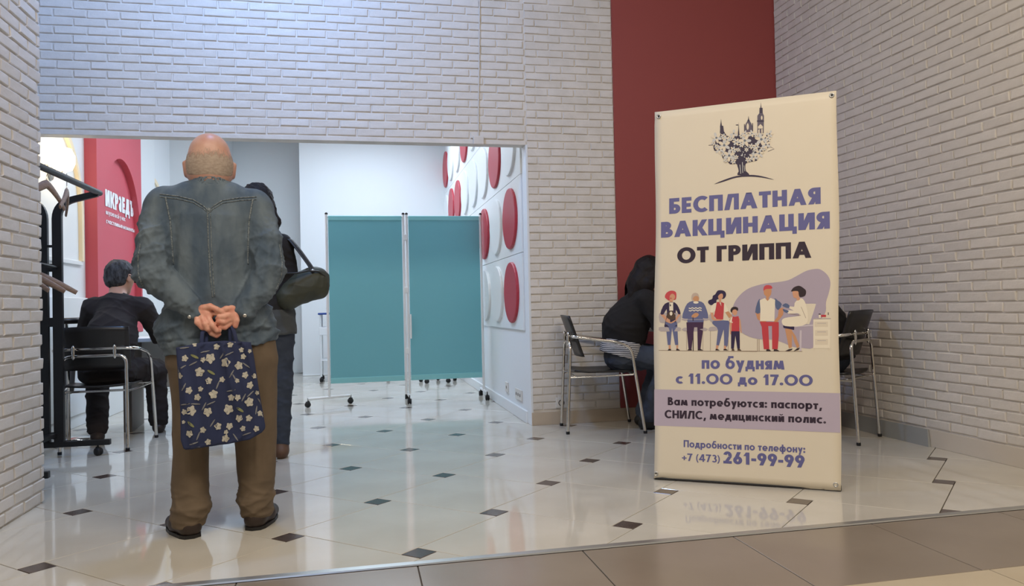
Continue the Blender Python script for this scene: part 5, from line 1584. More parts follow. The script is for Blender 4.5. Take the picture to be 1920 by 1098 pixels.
for s, v in gm:
    g = MB()
    ring = []
    c = bpt(s, v, 0.0)
    for (r, d) in ((0.0125, 0.0), (0.0125, 0.002), (0.009, 0.003), (0.006, 0.002), (0.006, -0.002)):
        ring += [c + BU * (r * math.cos(2 * PI * k / 16)) + BV * (r * math.sin(2 * PI * k / 16)) - BN * d for k in range(16)]
    g.add(ring, [(i * 16 + k, i * 16 + (k + 1) % 16, (i + 1) * 16 + (k + 1) % 16, (i + 1) * 16 + k) for i in range(4) for k in range(16)], 0, True)
    g.build('grommet', 'aluminium', sheet)
    MB().add([c + BU * (0.007 * math.cos(2 * PI * k / 12)) + BV * (0.007 * math.sin(2 * PI * k / 12)) - BN * 0.0012 for k in range(12)], [tuple(range(12))]).build('hook_tip', 'black_metal', sheet)
# the folding stand behind the sheet: two crossed poles, hub and a rear leg
hub = bpt(0.45, 0.92, 0) + BN * 0.06
for (s, v) in gm:
    e = bpt(s, v, 0) + BN * 0.012
    mid = hub.lerp(e, 0.5) + BN * 0.02
    MB().tube([hub, mid, e], [0.008, 0.007, 0.006], 8).build('cross_pole', 'black_metal', stand)
MB().bbox(-0.04, 0.04, -0.025, 0.025, -0.05, 0.05, 0.008).build('hub', 'black_plastic', stand).location = hub
e = hub + BN * 0.45
e.z = 0.012
MB().tube([hub, e], 0.009, 8).build('rear_leg', 'black_metal', stand)
for s in (0.012, 0.9):
    f = bpt(s, 0.0, 0) + BN * 0.02
    MB().bbox(-0.014, 0.014, -0.010, 0.012, -0.004, 0.022, 0.004).build('foot_cap', 'rubber', stand, loc=(f.x, f.y, 0.005), rz=-0.62)
MB().tube([bpt(0.0, 0.0, 0) + BN * 0.006 + Vector((0, 0, 0.002)), bpt(BW, 0.0, 0) + BN * 0.006 + Vector((0, 0, 0.002))], 0.006, 8).build('bottom_rod', 'black_metal', stand)
# ------------------------------------------------------------------ chairs: chrome tube armchair, black seat and back
def make_chair(label, loc, rz):
    """faces local +y; origin on the floor under the seat centre"""
    t = thing('armchair', label, 'chair', loc, rz, 'chrome armchairs')
    r = 0.0115
    # rear frame: inverted U
    MB().tube(rounded([(-0.205, -0.27, 0.012), (-0.195, -0.235, 0.645), (0.195, -0.235, 0.645), (0.205, -0.27, 0.012)], 0.06), r, 12).build('rear_frame', 'chrome', t)
    # front legs, arms and rail behind the back in one bent tube
    MB().tube(rounded([(-0.29, 0.27, 0.012), (-0.272, 0.19, 0.60), (-0.268, 0.10, 0.645), (-0.262, -0.22, 0.692), (0.262, -0.22, 0.692), (0.268, 0.10, 0.645), (0.272, 0.19, 0.60), (0.29, 0.27, 0.012)], 0.07), r, 12).build('arm_frame', 'chrome', t)
    # seat bearers
    for y, w in ((-0.21, 0.2), (0.20, 0.272)):
        MB().tube([(-w, y, 0.405 if y < 0 else 0.42), (w, y, 0.405 if y < 0 else 0.42)], 0.008, 8).build('seat_bearer', 'chrome', t)
    # side bar joining the frames
    for s in (-1, 1):
        MB().tube([(0.2 * s, -0.245, 0.40), (0.235 * s, -0.05, 0.405), (0.272 * s, 0.2, 0.415)], 0.007, 8).build('side_bar', 'chrome', t)
    # dished seat
    n, mrow = 12, 12
    sv_, sf = [], []
    for top in (1, 0):
        for j in range(mrow + 1):
            for i in range(n + 1):
                u, v = i / n * 2 - 1, j / mrow * 2 - 1
                x = 0.222 * u * (1 - 0.05 * v * v) * (1 - 0.06 * (v < 0) * v * v)
                y = 0.005 + 0.225 * v * (1 - 0.05 * u * u)
                z = 0.432 + 0.012 * u * u - 0.014 * max(0, v - 0.55) * 4 * max(0, v - 0.55) + 0.02 * max(0, -v - 0.5) - (0 if top else 0.014)
                sv_.append((x, y, z))
    k1 = (n + 1) * (mrow + 1)
    for j in range(mrow):
        for i in range(n):
            a = j * (n + 1) + i
            sf += [(a, a + 1, a + n + 2, a + n + 1), (k1 + a, k1 + a + n + 1, k1 + a + n + 2, k1 + a + 1)]
    rim_ = list(range(n + 1)) + [j * (n + 1) + n for j in range(1, mrow + 1)] + [mrow * (n + 1) + i for i in range(n - 1, -1, -1)] + [j * (n + 1) for j in range(mrow - 1, 0, -1)]
    for k in range(len(rim_)):
        a, b = rim_[k], rim_[(k + 1) % len(rim_)]
        sf.append((a, k1 + a, k1 + b, b))
    MB().add(sv_, sf, 0, True).build('seat', 'seat_black', t)
    # curved back plate leaning backwards
    bv, bf = [], []
    for back in (0, 1):
        for j in range(9):
            for i in range(11):
                u, v = i / 10 * 2 - 1, j / 8
                x = 0.215 * u * (1 - 0.03 * (1 - v))
                z = 0.545 + 0.30 * v - 0.006 * u * u * v
                y = -0.165 - 0.10 * v + 0.028 * u * u - (0.014 if back else 0)
                bv.append((x, y, z))
    for j in range(8):
        for i in range(10):
            a = j * 11 + i
            bf += [(a, a + 1, a + 12, a + 11), (99 + a, 99 + a + 11, 99 + a + 12, 99 + a + 1)]
    rim_ = list(range(11)) + [j * 11 + 10 for j in range(1, 9)] + [88 + i for i in range(9, -1, -1)] + [j * 11 for j in range(7, 0, -1)]
    for k in range(len(rim_)):
        a, b = rim_[k], rim_[(k + 1) % len(rim_)]
        bf.append((a, 99 + a, 99 + b, b))
    MB().add(bv, bf, 0, True).build('backrest', 'seat_black', t)
    for s in (-1, 1):
        MB().lathe([(0.004, -0.05), (0.011, -0.035), (0.009, -0.02), (0.013, 0.0), (0.009, 0.02), (0.012, 0.035), (0.004, 0.05)], 10, (0.125 * s, -0.24, 0.672)).build('clamp', 'chrome', t)
    for x, y in ((-0.205, -0.27), (0.205, -0.27), (-0.29, 0.27), (0.29, 0.27)):
        MB().lathe([(0.013, 0.0), (0.014, 0.012), (0.0125, 0.02)], 12, (x, y, 0)).build('foot_cap', 'rubber', t)
    return t


chair = make_chair('chrome armchair with black back, woman with long dark hair sitting on it', (1.735, 5.705, 0), math.radians(-98))
dup(chair, (-1.755, 6.20, 0), math.radians(3), 'chrome armchair under the man in the dark jacket beside the coat rack')
dup(chair, (3.033, 4.805, 0), math.radians(37), 'chrome armchair at the right brick wall, mostly hidden by the banner')
bs = thing('bar_stool', 'stool with black round top and grey shroud, between coat rack and wall', 'stool', (-2.12, 6.60, 0))
MB().lathe([(0.13, 0.86), (0.15, 0.875), (0.15, 0.895), (0.13, 0.905)], 24).build('seat', 'seat_black', bs)
MB().tube([(0, 0, 0.02), (0, 0, 0.86)], 0.02, 12).build('column', 'chrome', bs)
MB().lathe([(0.035, 0.34), (0.05, 0.36), (0.062, 0.52), (0.07, 0.66), (0.03, 0.67)], 20).build('shroud', 'desk_grey', bs)
MB().lathe([(0.17, 0.0), (0.17, 0.008), (0.03, 0.025)], 24).build('base', 'chrome', bs)

# ------------------------------------------------------------------ teal folding screen on castors
scr = thing('folding_screen', 'teal two-panel medical screen in a white tube frame on castors', 'screen', (0, 8.02, 0))
PX = (-0.283, 0.452, 0.484, 1.222)


def caster(parent, x, y, rz=0.0):
    c = MB()
    c.lathe([(0.004, -0.019), (0.024, -0.018), (0.027, -0.010), (0.027, -0.004), (0.02, -0.003), (0.02, 0.003), (0.027, 0.004), (0.027, 0.010), (0.024, 0.018), (0.004, 0.019)], 16, (0, 0, 0.027), axis='x')
    o = c.build('castor', 'rubber', parent, loc=(x, y, 0), rz=rz)
    f = MB().bbox(-0.007, 0.007, -0.016, 0.02, 0.03, 0.058, 0.003)
    f.tube([(0, 0.004, 0.05), (0, 0.004, 0.085)], 0.006, 8)
    f.build('castor_fork', 'black_plastic', o)
    return o


for k, x in enumerate(PX):
    MB().tube([(x, 0, 0.075), (x, 0, 1.845)], 0.0125, 12).build('post', 'white_metal', scr)
    MB().lathe([(0.014, 0), (0.014, 0.012), (0.006, 0.02)], 12, (x, 0, 1.845)).build('post_cap', 'black_plastic', scr)
for (xa, xb) in ((PX[0], PX[1]), (PX[2], PX[3])):
    MB().tube([(xa, 0, 1.822), (xb, 0, 1.822)], 0.010, 10).build('top_rail', 'white_metal', scr)
    MB().tube([(xa, 0, 0.225), (xb, 0, 0.225)], 0.010, 10).build('bottom_rail', 'white_metal', scr)
    mb = MB()
    n, q = 16, 24
    vs, fs = [], []
    for s_ in (0, 1):
        for j in range(q + 1):
            for i in range(n + 1):
                u, v = i / n, j / q
                y = -0.012 + (0.004 if s_ else 0) + 0.006 * math.sin(u * PI) * (0.4 + math.sin(v * 5 + u * 3) * 0.5) * math.sin(v * PI)
                vs.append((xa + 0.016 + (xb - xa - 0.032) * u, y, 0.215 + 1.60 * v))
    k1 = (n + 1) * (q + 1)
    for j in range(q):
        for i in range(n):
            a = j * (n + 1) + i
            fs += [(a, a + 1, a + n + 2, a + n + 1), (k1 + a, k1 + a + n + 1, k1 + a + n + 2, k1 + a + 1)]
    mb.add(vs, fs, 0, True)
    cl = mb.build('cloth_panel', 'teal_cloth', scr)
    MB().bbox(xa + 0.016, xb - 0.016, -0.0165, 0.0, 0.21, 0.262, 0.004).build('hem', 'teal_hem', cl)
    MB().bbox(xa + 0.016, xb - 0.016, -0.0165, 0.0, 1.785, 1.832, 0.006).build('hem', 'teal_hem', cl)
for z in (0.5, 1.1, 1.62):
    MB().bbox(PX[1] - 0.006, PX[2] + 0.006, -0.018, 0.018, z - 0.03, z + 0.03, 0.004).build('hinge', 'white_metal', scr)
MB().bbox(PX[2] + 0.012, PX[2] + 0.03, -0.03, -0.012, 0.62, 0.86, 0.004).build('latch_bar', 'white_metal', scr)
for x, ang in ((PX[0], -66), (0.468, 0), (PX[3], 0)):
    a = math.radians(ang)
    dx, dy = math.sin(-a), math.cos(a)
    e0, e1 = (x - dx * 0.215, -dy * 0.215), (x + dx * 0.215, dy * 0.215)
    MB().tube([(e0[0], e0[1], 0.078), (e1[0], e1[1], 0.078)], 0.0135, 10).build('foot_bar', 'white_metal', scr)
    for e in (e0, e1):
        caster(scr, e[0], e[1], a)

# ------------------------------------------------------------------ trolley behind the screen
tr = thing('medical_trolley', 'white trolley with blue top, its edge showing left of the screen', 'trolley', (-0.05, 10.85, 0))
for x in (-0.42, 0.42):
    for y in (-0.2, 0.2):
        MB().tube([(x, y, 0.07), (x, y, 0.86)], 0.012, 10).build('post', 'white_metal', tr)
        caster(tr, x, y, 0.3)
MB().bbox(-0.45, 0.45, -0.23, 0.23, 0.86, 0.885, 0.006).build('top', 'blue_pad', tr)
MB().bbox(-0.43, 0.43, -0.21, 0.21, 0.27, 0.285, 0.004).build('shelf', 'white_metal', tr)
MB().bbox(-0.44, 0.44, -0.22, 0.22, 0.60, 0.70, 0.006).build('drawer_box', 'white_metal', tr)
st_ = thing('rolling_stool', 'white stool on castors behind the right screen panel', 'stool', (0.95, 10.0, 0))
for k in range(5):
    a = 2 * PI * k / 5 + 0.2
    MB().tube([(0, 0, 0.10), (0.22 * math.cos(a), 0.22 * math.sin(a), 0.075)], 0.012, 8).build('leg', 'white_metal', st_)
    caster(st_, 0.22 * math.cos(a), 0.22 * math.sin(a), a)
MB().tube([(0, 0, 0.09), (0, 0, 0.44)], 0.022, 12).build('column', 'chrome', st_)
MB().lathe([(0.15, 0.44), (0.18, 0.46), (0.18, 0.49), (0.15, 0.51)], 24).build('seat', 'white_metal', st_)

# ------------------------------------------------------------------ coat rack with hangers
rk = thing('coat_rack', 'black metal coat rack on castors behind the left brick pier', 'coat rack', (-1.947, 0, 0))
for yf in (4.72, 5.80):
    for s in (-1, 1):
        pts = rounded([(0.042 * s, yf, 0.09), (0.042 * s, yf, 1.655), (0.285 * s, yf, 1.722)], 0.10, 8)
        mb = MB()
        vv, ff = [], []
        for k, p in enumerate(pts):
            tg = (pts[min(k + 1, len(pts) - 1)] - pts[max(k - 1, 0)]).normalized()
            nn = Vector((-tg.z, 0, tg.x))
            hw = 0.029 if k == 0 else 0.029 - 0.010 * k / (len(pts) - 1)
            for a_, b_ in ((1, -1), (1, 1), (-1, 1), (-1, -1)):
                vv.append(p + nn * hw * a_ + Vector((0, 0.016 * b_, 0)))
        for k in range(len(pts) - 1):
            for j in range(4):
                ff.append((k * 4 + j, k * 4 + (j + 1) % 4, k * 4 + 4 + (j + 1) % 4, k * 4 + 4 + j))
        ff += [(0, 1, 2, 3), tuple(len(vv) - 4 + j for j in range(4))]
        mb.add(vv, ff).build('post', 'black_metal', rk)
    MB().bbox(-0.345, 0.345, yf - 0.018, yf + 0.018, 0.068, 0.104, 0.004).build('base_bar', 'black_metal', rk)
    for z, h in ((0.145, 0.022), (0.88, 0.03), (1.235, 0.026), (1.375, 0.008)):
        MB().bbox(-0.045, 0.045, yf - 0.014, yf + 0.014, z - h, z + h, 0.003).build('rung', 'black_metal', rk)
    for s in (-1, 1):
        caster(rk, 0.27 * s, yf, 0.9 * s)
for s in (-1, 1):
    MB().tube([(0.287 * s, 4.62, 1.73), (0.287 * s, 5.84, 1.73)], 0.019, 10).build('hanging_rail', 'black_metal', rk)
MB().bbox(-0.03, 0.03, 4.72, 5.80, 0.135, 0.16, 0.004).build('lower_beam', 'black_metal', rk)
# small peg arm half-way up the frame
MB().tube(rounded([(0.04, 5.77, 1.235), (0.04, 5.45, 1.245), (0.04, 5.05, 1.265), (0.04, 4.98, 1.295)], 0.04), 0.011, 8).build('peg_arm', 'black_metal', rk)
MB().tube(rounded([(0.04, 5.60, 1.24), (0.075, 5.3, 1.25), (0.075, 5.05, 1.262)], 0.05), 0.007, 8).build('peg_arm', 'black_metal', rk)


def hanger(label, loc, rz, tilt=0.0):
    t = thing('coat_hanger', label, 'hanger', loc, rz, 'wooden hangers on the rack')
    # origin = bottom of the hook curve over the rail
    mb = MB().tube([(0.022 * math.cos(a), 0, 0.0 + 0.022 * math.sin(a)) for a in [math.radians(q) for q in range(200, -60, -20)]] + [(0.0, 0, -0.045), (0, 0, -0.075)], 0.0022, 8)
    mb.build('hook', 'chrome', t)
    prof_ = []
    for k in range(17):
        u = k / 16 * 2 - 1
        prof_.append((0.215 * u, 0.02 * u * u, -0.075 - 0.125 * abs(u) ** 1.25 - 0.012 * math.cos(u * PI / 2)))
    MB().tube(prof_, [0.012 + 0.010 * (1 - abs(k / 8 - 1)) for k in range(17)], 10, flat=(0.55, 1.15)).build('hanger_arms', 'wood', t)
    return t


hanger('pale wooden hanger, nearest one hanging on the upper rail', (-1.66, 4.90, 1.735), math.radians(80))
hanger('dark wooden hanger farther along the upper rail', (-1.66, 5.215, 1.735), math.radians(104))
h0 = hanger('topmost of the wooden hangers on the low peg', (-1.875, 5.20, 1.262), math.radians(-14))
hanger('middle wooden hanger on the low peg, crossing the others', (-1.885, 5.12, 1.265), math.radians(-34))
hanger('lowest wooden hanger on the low peg', (-1.865, 5.30, 1.258), math.radians(10))

# ------------------------------------------------------------------ desks
dk = thing('writing_desk', 'white desk with grey slab legs in front of the seated man', 'desk', (-1.32, 7.15, 0), math.radians(4))
MB().bbox(-0.55, 0.55, -0.3, 0.3, 0.70, 0.73, 0.004).build('desktop', 'white_panel', dk)
for x in (-0.47, 0.47):
    MB().bbox(x - 0.03, x + 0.03, -0.26, 0.26, 0.0, 0.70, 0.004).build('slab_leg', 'desk_grey', dk)
MB().bbox(-0.44, 0.44, 0.18, 0.20, 0.30, 0.69, 0.003).build('modesty_panel', 'white_panel', dk)
pp_ = MB()
pp_.add([(0.0, 0.0, 0.0015), (0.20, 0.02, 0.0015), (0.19, 0.29, 0.002), (-0.01, 0.27, 0.02), (0.0, 0.0, 0), (0.20, 0.02, 0), (0.19, 0.29, 0), (-0.01, 0.27, 0.018)],
        [(0, 1, 2, 3), (7, 6, 5, 4), (0, 4, 5, 1), (1, 5, 6, 2), (2, 6, 7, 3), (3, 7, 4, 0)])
tag(pp_.build('paper_sheet', 'paper', None, loc=(-1.36, 6.90, 0.732), rz=0.4), 'white paper form on the desk before the seated man', 'paper')
dk2 = thing('corner_table', 'white table behind the banner between the two armchairs', 'table', (2.62, 5.55, 0))
MB().bbox(-0.45, 0.45, -0.33, 0.33, 0.70, 0.73, 0.004).build('tabletop', 'white_panel', dk2)
for x in (-0.38, 0.38):
    for y in (-0.27, 0.27):
        MB().tube([(x, y, 0), (x, y, 0.70)], 0.018, 10).build('leg', 'chrome', dk2)
# ------------------------------------------------------------------ people
mat('skin_old', (202, 162, 144), 0.42, var=(14, (192, 144, 126), 4), bump=(160, 0.15, 0.001))
mat('skin_hand', (222, 168, 146), 0.5, var=(40, (208, 142, 122), 4), bump=(220, 0.2, 0.0008))
mat('skin_light', (198, 150, 124), 0.5)
mat('hair_grey', (168, 148, 128), 0.7, var=(60, (138, 118, 102), 5, (1, 1, 3)), bump=(260, 0.4, 0.002))
hm = mat('hair_fringe', (186, 170, 154), 0.75, var=(70, (164, 148, 134), 4, (1, 1, 2)))
nt = hm.node_tree
tc = nt.nodes.new('ShaderNodeTexCoord')
sx_ = nt.nodes.new('ShaderNodeSeparateXYZ')
nt.links.new(tc.outputs['Object'], sx_.inputs[0])
mr = nt.nodes.new('ShaderNodeMapRange')                 # the hair thins out towards the bald crown
mr.inputs['From Min'].default_value = 1.545
mr.inputs['From Max'].default_value = 1.612
mr.inputs['To Min'].default_value = 0.95
mr.inputs['To Max'].default_value = 0.10
nt.links.new(sx_.outputs['Z'], mr.inputs['Value'])
nz_ = nt.nodes.new('ShaderNodeTexNoise')
nz_.inputs['Scale'].default_value = 130
mp_ = nt.nodes.new('ShaderNodeMapping')
mp_.inputs['Scale'].default_value = (1, 1, 0.35)
nt.links.new(tc.outputs['Object'], mp_.inputs[0])
nt.links.new(mp_.outputs[0], nz_.inputs['Vector'])
ad = nt.nodes.new('ShaderNodeMath')
ad.operation = 'ADD'
nt.links.new(mr.outputs[0], ad.inputs[0])
nt.links.new(nz_.outputs['Fac'], ad.inputs[1])
sb_ = nt.nodes.new('ShaderNodeMapRange')
sb_.inputs['From Min'].default_value = 0.75
sb_.inputs['From Max'].default_value = 1.15
sb_.inputs['To Max'].default_value = 0.85
nt.links.new(ad.outputs[0], sb_.inputs['Value'])
nt.links.new(sb_.outputs[0], nt.nodes['Principled BSDF'].inputs['Alpha'])
mat('hair_dark_grey', (40, 38, 38), 0.65, spec=0.3, var=(50, (78, 78, 80), 5, (1, 1, 0.4)), bump=(120, 0.5, 0.004, (1, 1, 0.25)))
mat('hair_black', (22, 17, 17), 0.6, spec=0.25, var=(30, (30, 23, 22), 4), bump=(90, 0.5, 0.004, (1, 1, 0.12)))
mat('denim', (67, 83, 99), 0.85, var=(11, (100, 113, 122), 7, (1, 1, 0.3)), bump=(420, 0.2, 0.0006), bump2=(26, 0.5, 0.008, (1, 1, 0.7)))
mat('denim_seam', (70, 82, 92), 0.85, var=(160, (128, 136, 138), 2))
mat('trouser_brown', (108, 93, 75), 0.9, var=(10, (98, 84, 67), 4), bump=(500, 0.15, 0.0005))
mat('shoe_brown', (46, 34, 28), 0.5)
mat('dark_wool', (44, 38, 38), 0.92, var=(8, (38, 33, 34), 3), bump=(300, 0.2, 0.0008))
mat('black_cloth', (26, 24, 25), 0.9, bump=(240, 0.15, 0.0008))
mat('jeans_dark', (44, 52, 66), 0.9, var=(12, (54, 62, 76), 4))
mat('jeans_blue', (70, 78, 92), 0.9, var=(10, (56, 62, 76), 4), bump=(400, 0.2, 0.0005))
mat('grey_coat', (72, 76, 78), 0.9, var=(8, (62, 66, 68), 3))
mat('olive_bag', (62, 64, 50), 0.6, var=(9, (50, 53, 42), 3), bump=(120, 0.2, 0.001))
mat('boot_brown', (92, 66, 48), 0.6)
mat('bag_blue', (43, 53, 88), 0.85, var=(6, (36, 45, 77), 3), bump=(260, 0.15, 0.0006))
mat('flower_white', (190, 187, 174), 0.85)
mat('flower_grey', (130, 131, 132), 0.85)
mat('leaf_green', (132, 136, 92), 0.85)
mat('lens_dark', (26, 24, 26), 0.15)
mat('eye_white', (228, 222, 214), 0.3)


def stripes_material():
    m = mat('striped_shirt', (220, 220, 224), 0.85)
    nt = m.node_tree
    tc = nt.nodes.new('ShaderNodeTexCoord')
    w = nt.nodes.new('ShaderNodeTexWave')
    w.wave_type = 'BANDS'
    w.bands_direction = 'Z'
    w.inputs['Scale'].default_value = 24
    w.inputs['Distortion'].default_value = 0.6
    w.inputs['Detail Scale'].default_value = 3
    r = nt.nodes.new('ShaderNodeValToRGB')
    r.color_ramp.interpolation = 'CONSTANT'
    r.color_ramp.elements[0].color = lin(52, 54, 66)
    r.color_ramp.elements[1].color = lin(224, 222, 220)
    r.color_ramp.elements[1].position = 0.42
    nt.links.new(tc.outputs['Object'], w.inputs['Vector'])
    nt.links.new(w.outputs[0], r.inputs[0])
    nt.links.new(r.outputs[0], nt.nodes['Principled BSDF'].inputs['Base Color'])


stripes_material()


def head(v, c, yaw=0.0, pitch=0.0, s=1.0, k=0.012, ear=(0.084, -0.010, 1.0)):
    """head centred at c (middle of the skull), facing local +y turned by yaw and nodded down by pitch"""
    R = rot('Z', yaw) @ rot('X', -pitch)
    c = np.array(c, float)

    def W(x, y, z):
        return c + R @ (np.array((x, y, z)) * s)

    def E(p, r, kk=k):
        v.ell(W(*p), np.array(r) * s, kk, R)
    E((0, -0.008, 0.025), (0.080, 0.098, 0.088))
    E((0, 0.018, -0.020), (0.072, 0.080, 0.085), 0.03)
    v.cone(W(0, 0.045, -0.075), W(0, 0.072, -0.088), 0.042 * s, 0.030 * s, 0.035)        # jaw, chin
    v.cone(W(0, 0.092, 0.012), W(0, 0.112, -0.022), 0.008 * s, 0.0125 * s, 0.012)        # nose
    v.cone(W(-0.04, 0.083, 0.022), W(0.04, 0.083, 0.022), 0.010 * s, 0.010 * s, 0.015)   # brow
    for sx in (-1, 1):
        v.ell(W(0.032 * sx, 0.094, 0.004), np.array((0.016, 0.012, 0.010)) * s, 0.008, R, 'sub')
        v.ell(W(0.031 * sx, 0.080, 0.003), np.array((0.013, 0.012, 0.011)) * s, 0.003, R)
        E((ear[0] * sx, -0.004, ear[1]), (0.010 * ear[2], 0.020, 0.032), 0.006)             # ears
        v.cone(W((ear[0] + 0.002) * sx, -0.012, ear[1] - 0.002), W((ear[0] + 0.007 * ear[2]) * sx, -0.016, ear[1] + 0.024), 0.007 * s * ear[2], 0.008 * s * ear[2], 0.005)
    v.cone(W(-0.022, 0.090, -0.048), W(0.022, 0.090, -0.048), 0.0075 * s, 0.0075 * s, 0.006)
    v.cone(W(-0.020, 0.088, -0.060), W(0.020, 0.088, -0.060), 0.007 * s, 0.007 * s, 0.006)
    return W, R


def eyes(parent, W, s=1.0):
    for sx in (-1, 1):
        p = W(0.031 * sx, 0.0855, 0.003)
        MB().lathe([(0.001, -0.009), (0.006, -0.007), (0.009, 0), (0.006, 0.007), (0.001, 0.009)], 12, tuple(p)).build('eye', 'eye_white', parent)
        p = W(0.031 * sx, 0.0925, 0.003)
        MB().lathe([(0.0005, -0.004), (0.003, -0.003), (0.004, 0), (0.003, 0.003), (0.0005, 0.004)], 10, tuple(p)).build('iris', 'lens_dark', parent)


# ---- elderly man standing with his hands clasped behind him
MAN = (-0.565, 3.62)
man = thing('person', 'elderly bald man in grey denim jacket and brown trousers standing with hands behind back', 'person', (MAN[0], MAN[1], 0), math.radians(9))
HX = -0.037
v = Vol((-0.36, -0.26, 0.78), (0.30, 0.24, 1.70), 0.0042)
W, R_ = head(v, (HX, 0.052, 1.566), 0, 6, 1.06, ear=(0.090, -0.036, 0.8))
v.ell((HX, 0.03, 1.545), (0.0945, 0.092, 0.085), 0.02)
v.ell((HX, 0.025, 1.505), (0.084, 0.080, 0.06), 0.02)
v.cone((HX, -0.005, 1.38), (HX, 0.03, 1.50), 0.068, 0.064, 0.03)
for z, r in ((1.497, 0.064), (1.478, 0.066)):                        # folds of the nape
    v.cone((HX - 0.035, -0.028, z), (HX + 0.035, -0.028, z), 0.012, 0.012, 0.01)
v.cone((HX - 0.13, 0, 1.34), (HX + 0.13, 0, 1.34), 0.06, 0.06, 0.05)
v.ell((HX, 0.01, 1.15), (0.15, 0.09, 0.24), 0.05)
v.ell((0.0, 0.01, 0.86), (0.14, 0.09, 0.12), 0.05)
for sh, el, wr in (((HX - 0.17, 0, 1.34), (-0.262, -0.05, 1.08), (-0.098, -0.150, 0.930)), ((HX + 0.17, 0, 1.34), (0.200, -0.05, 1.08), (0.068, -0.150, 0.918))):
    v.cone(sh, el, 0.045, 0.038, 0.03)
    v.cone(el, wr, 0.038, 0.026, 0.02)


def hp(px, py, y):
    return (-0.104 + (px - 363) * 0.0020, y, 0.954 - (py - 570) * 0.00217)


# left hand (left in view): palm towards the viewer, fingers curled down round the other hand
v.cone((-0.098, -0.150, 0.930), hp(383, 588, -0.165), 0.025, 0.030, 0.012)
v.cone(hp(374, 592, -0.165), hp(392, 588, -0.17), 0.024, 0.022, 0.01)
for ch, rs in (([(380, 577, -0.178), (394, 574, -0.192), (407, 580, -0.200), (418, 586, -0.197)], [0.0145, 0.0125, 0.0108, 0.0085]),
               ([(370, 592, -0.178), (370, 603, -0.192), (379, 613, -0.192), (386, 616, -0.185)], [0.012, 0.0112, 0.0102, 0.0085]),
               ([(379, 594, -0.186), (384, 606, -0.201), (389, 616, -0.199), (395, 618, -0.190)], [0.012, 0.0112, 0.0102, 0.0085]),
               ([(391, 596, -0.190), (398, 609, -0.205), (406, 619, -0.202), (411, 620, -0.192)], [0.012, 0.0112, 0.0102, 0.0085]),
               ([(388, 612, -0.175), (396, 624, -0.186), (405, 629, -0.186), (411, 626, -0.180)], [0.011, 0.0105, 0.0098, 0.008])):
    v.chain([hp(*q) for q in ch], rs, 0.0035)
# right hand: back of the hand outwards, fingers lying across
v.cone((0.068, -0.150, 0.918), hp(434, 590, -0.168), 0.025, 0.028, 0.012)
v.cone(hp(434, 582, -0.172), hp(438, 602, -0.172), 0.021, 0.018, 0.01)
for ch, rs in (([(436, 579, -0.182), (424, 579, -0.192), (412, 584, -0.191), (403, 588, -0.186)], [0.0125, 0.0118, 0.0108, 0.009]),
               ([(430, 590, -0.186), (420, 594, -0.200), (411, 594, -0.198), (407, 597, -0.190)], [0.012, 0.0112, 0.0102, 0.0085]),
               ([(429, 599, -0.184), (419, 604, -0.199), (410, 602, -0.198), (406, 606, -0.190)], [0.012, 0.011, 0.010, 0.0085]),
               ([(430, 608, -0.178), (421, 614, -0.190), (413, 612, -0.189), (409, 613, -0.183)], [0.011, 0.0105, 0.0095, 0.008]),
               ([(439, 590, -0.182), (443, 601, -0.188), (441, 612, -0.186)], [0.0135, 0.0125, 0.0105])):
    v.chain([hp(*q) for q in ch], rs, 0.0035)
body = obj('body', v.mesh('body', 1), 'skin_old', man)
body.data.materials.append(MATS['skin_hand'])
zc = np.empty(len(body.data.polygons) * 3)
body.data.polygons.foreach_get('center', zc)
body.data.polygons.foreach_set('material_index', (zc.reshape(-1, 3)[:, 2] < 1.2).astype(np.int32))
eyes(body, W)
# thin fringe of grey hair round the back of the bald head
v = Vol((-0.18, -0.12, 1.42), (0.11, 0.20, 1.70), 0.004)
v.ell(W(0, -0.008, 0.025), np.array((0.080, 0.098, 0.088)) * 1.06 + 0.0016, 0.0, R_)
v.ell((HX, 0.03, 1.545), np.array((0.0945, 0.092, 0.085)) + 0.0016, 0.02)
v.ell((HX, 0.025, 1.505), np.array((0.084, 0.080, 0.06)) + 0.0014, 0.02)
v.cut((0, 0.35, 1.0), 1.603)
v.cut((0, 1.0, 0.0), 0.075)
v.cut((0, 0.25, -1.0), -1.500)
v.ell((HX, 0.07, 1.545), (0.0905, 0.11, 0.12), 0.0, None, 'sub')
hair = obj('hair', v.mesh('hair', 1), 'hair_fringe', man)

# jacket
v = Vol((-0.38, -0.27, 0.70), (0.32, 0.24, 1.54), 0.0055)
v.column([(0.765, -0.006, 0.0, 0.226, 0.150), (0.80, -0.010, 0.0, 0.240, 0.158), (0.87, -0.018, -0.003, 0.243, 0.156), (0.95, -0.018, -0.005, 0.212, 0.144), (1.05, -0.028, -0.008, 0.174, 0.134), (1.20, -0.035, -0.014, 0.168, 0.130), (1.32, -0.036, -0.012, 0.172, 0.122), (1.40, -0.037, -0.004, 0.125, 0.09), (1.44, -0.037, 0.005, 0.085, 0.078)], 0.015, (0.10, 0.0), 2.35)
v.cone((HX - 0.168, -0.004, 1.366), (HX + 0.168, -0.004, 1.366), 0.084, 0.084, 0.04)
v.cone((HX - 0.07, -0.006, 1.405), (HX + 0.07, -0.006, 1.405), 0.070, 0.070, 0.03)
v.cone((HX, 0.0, 1.42), (HX, 0.018, 1.50), 0.084, 0.082, 0.012)
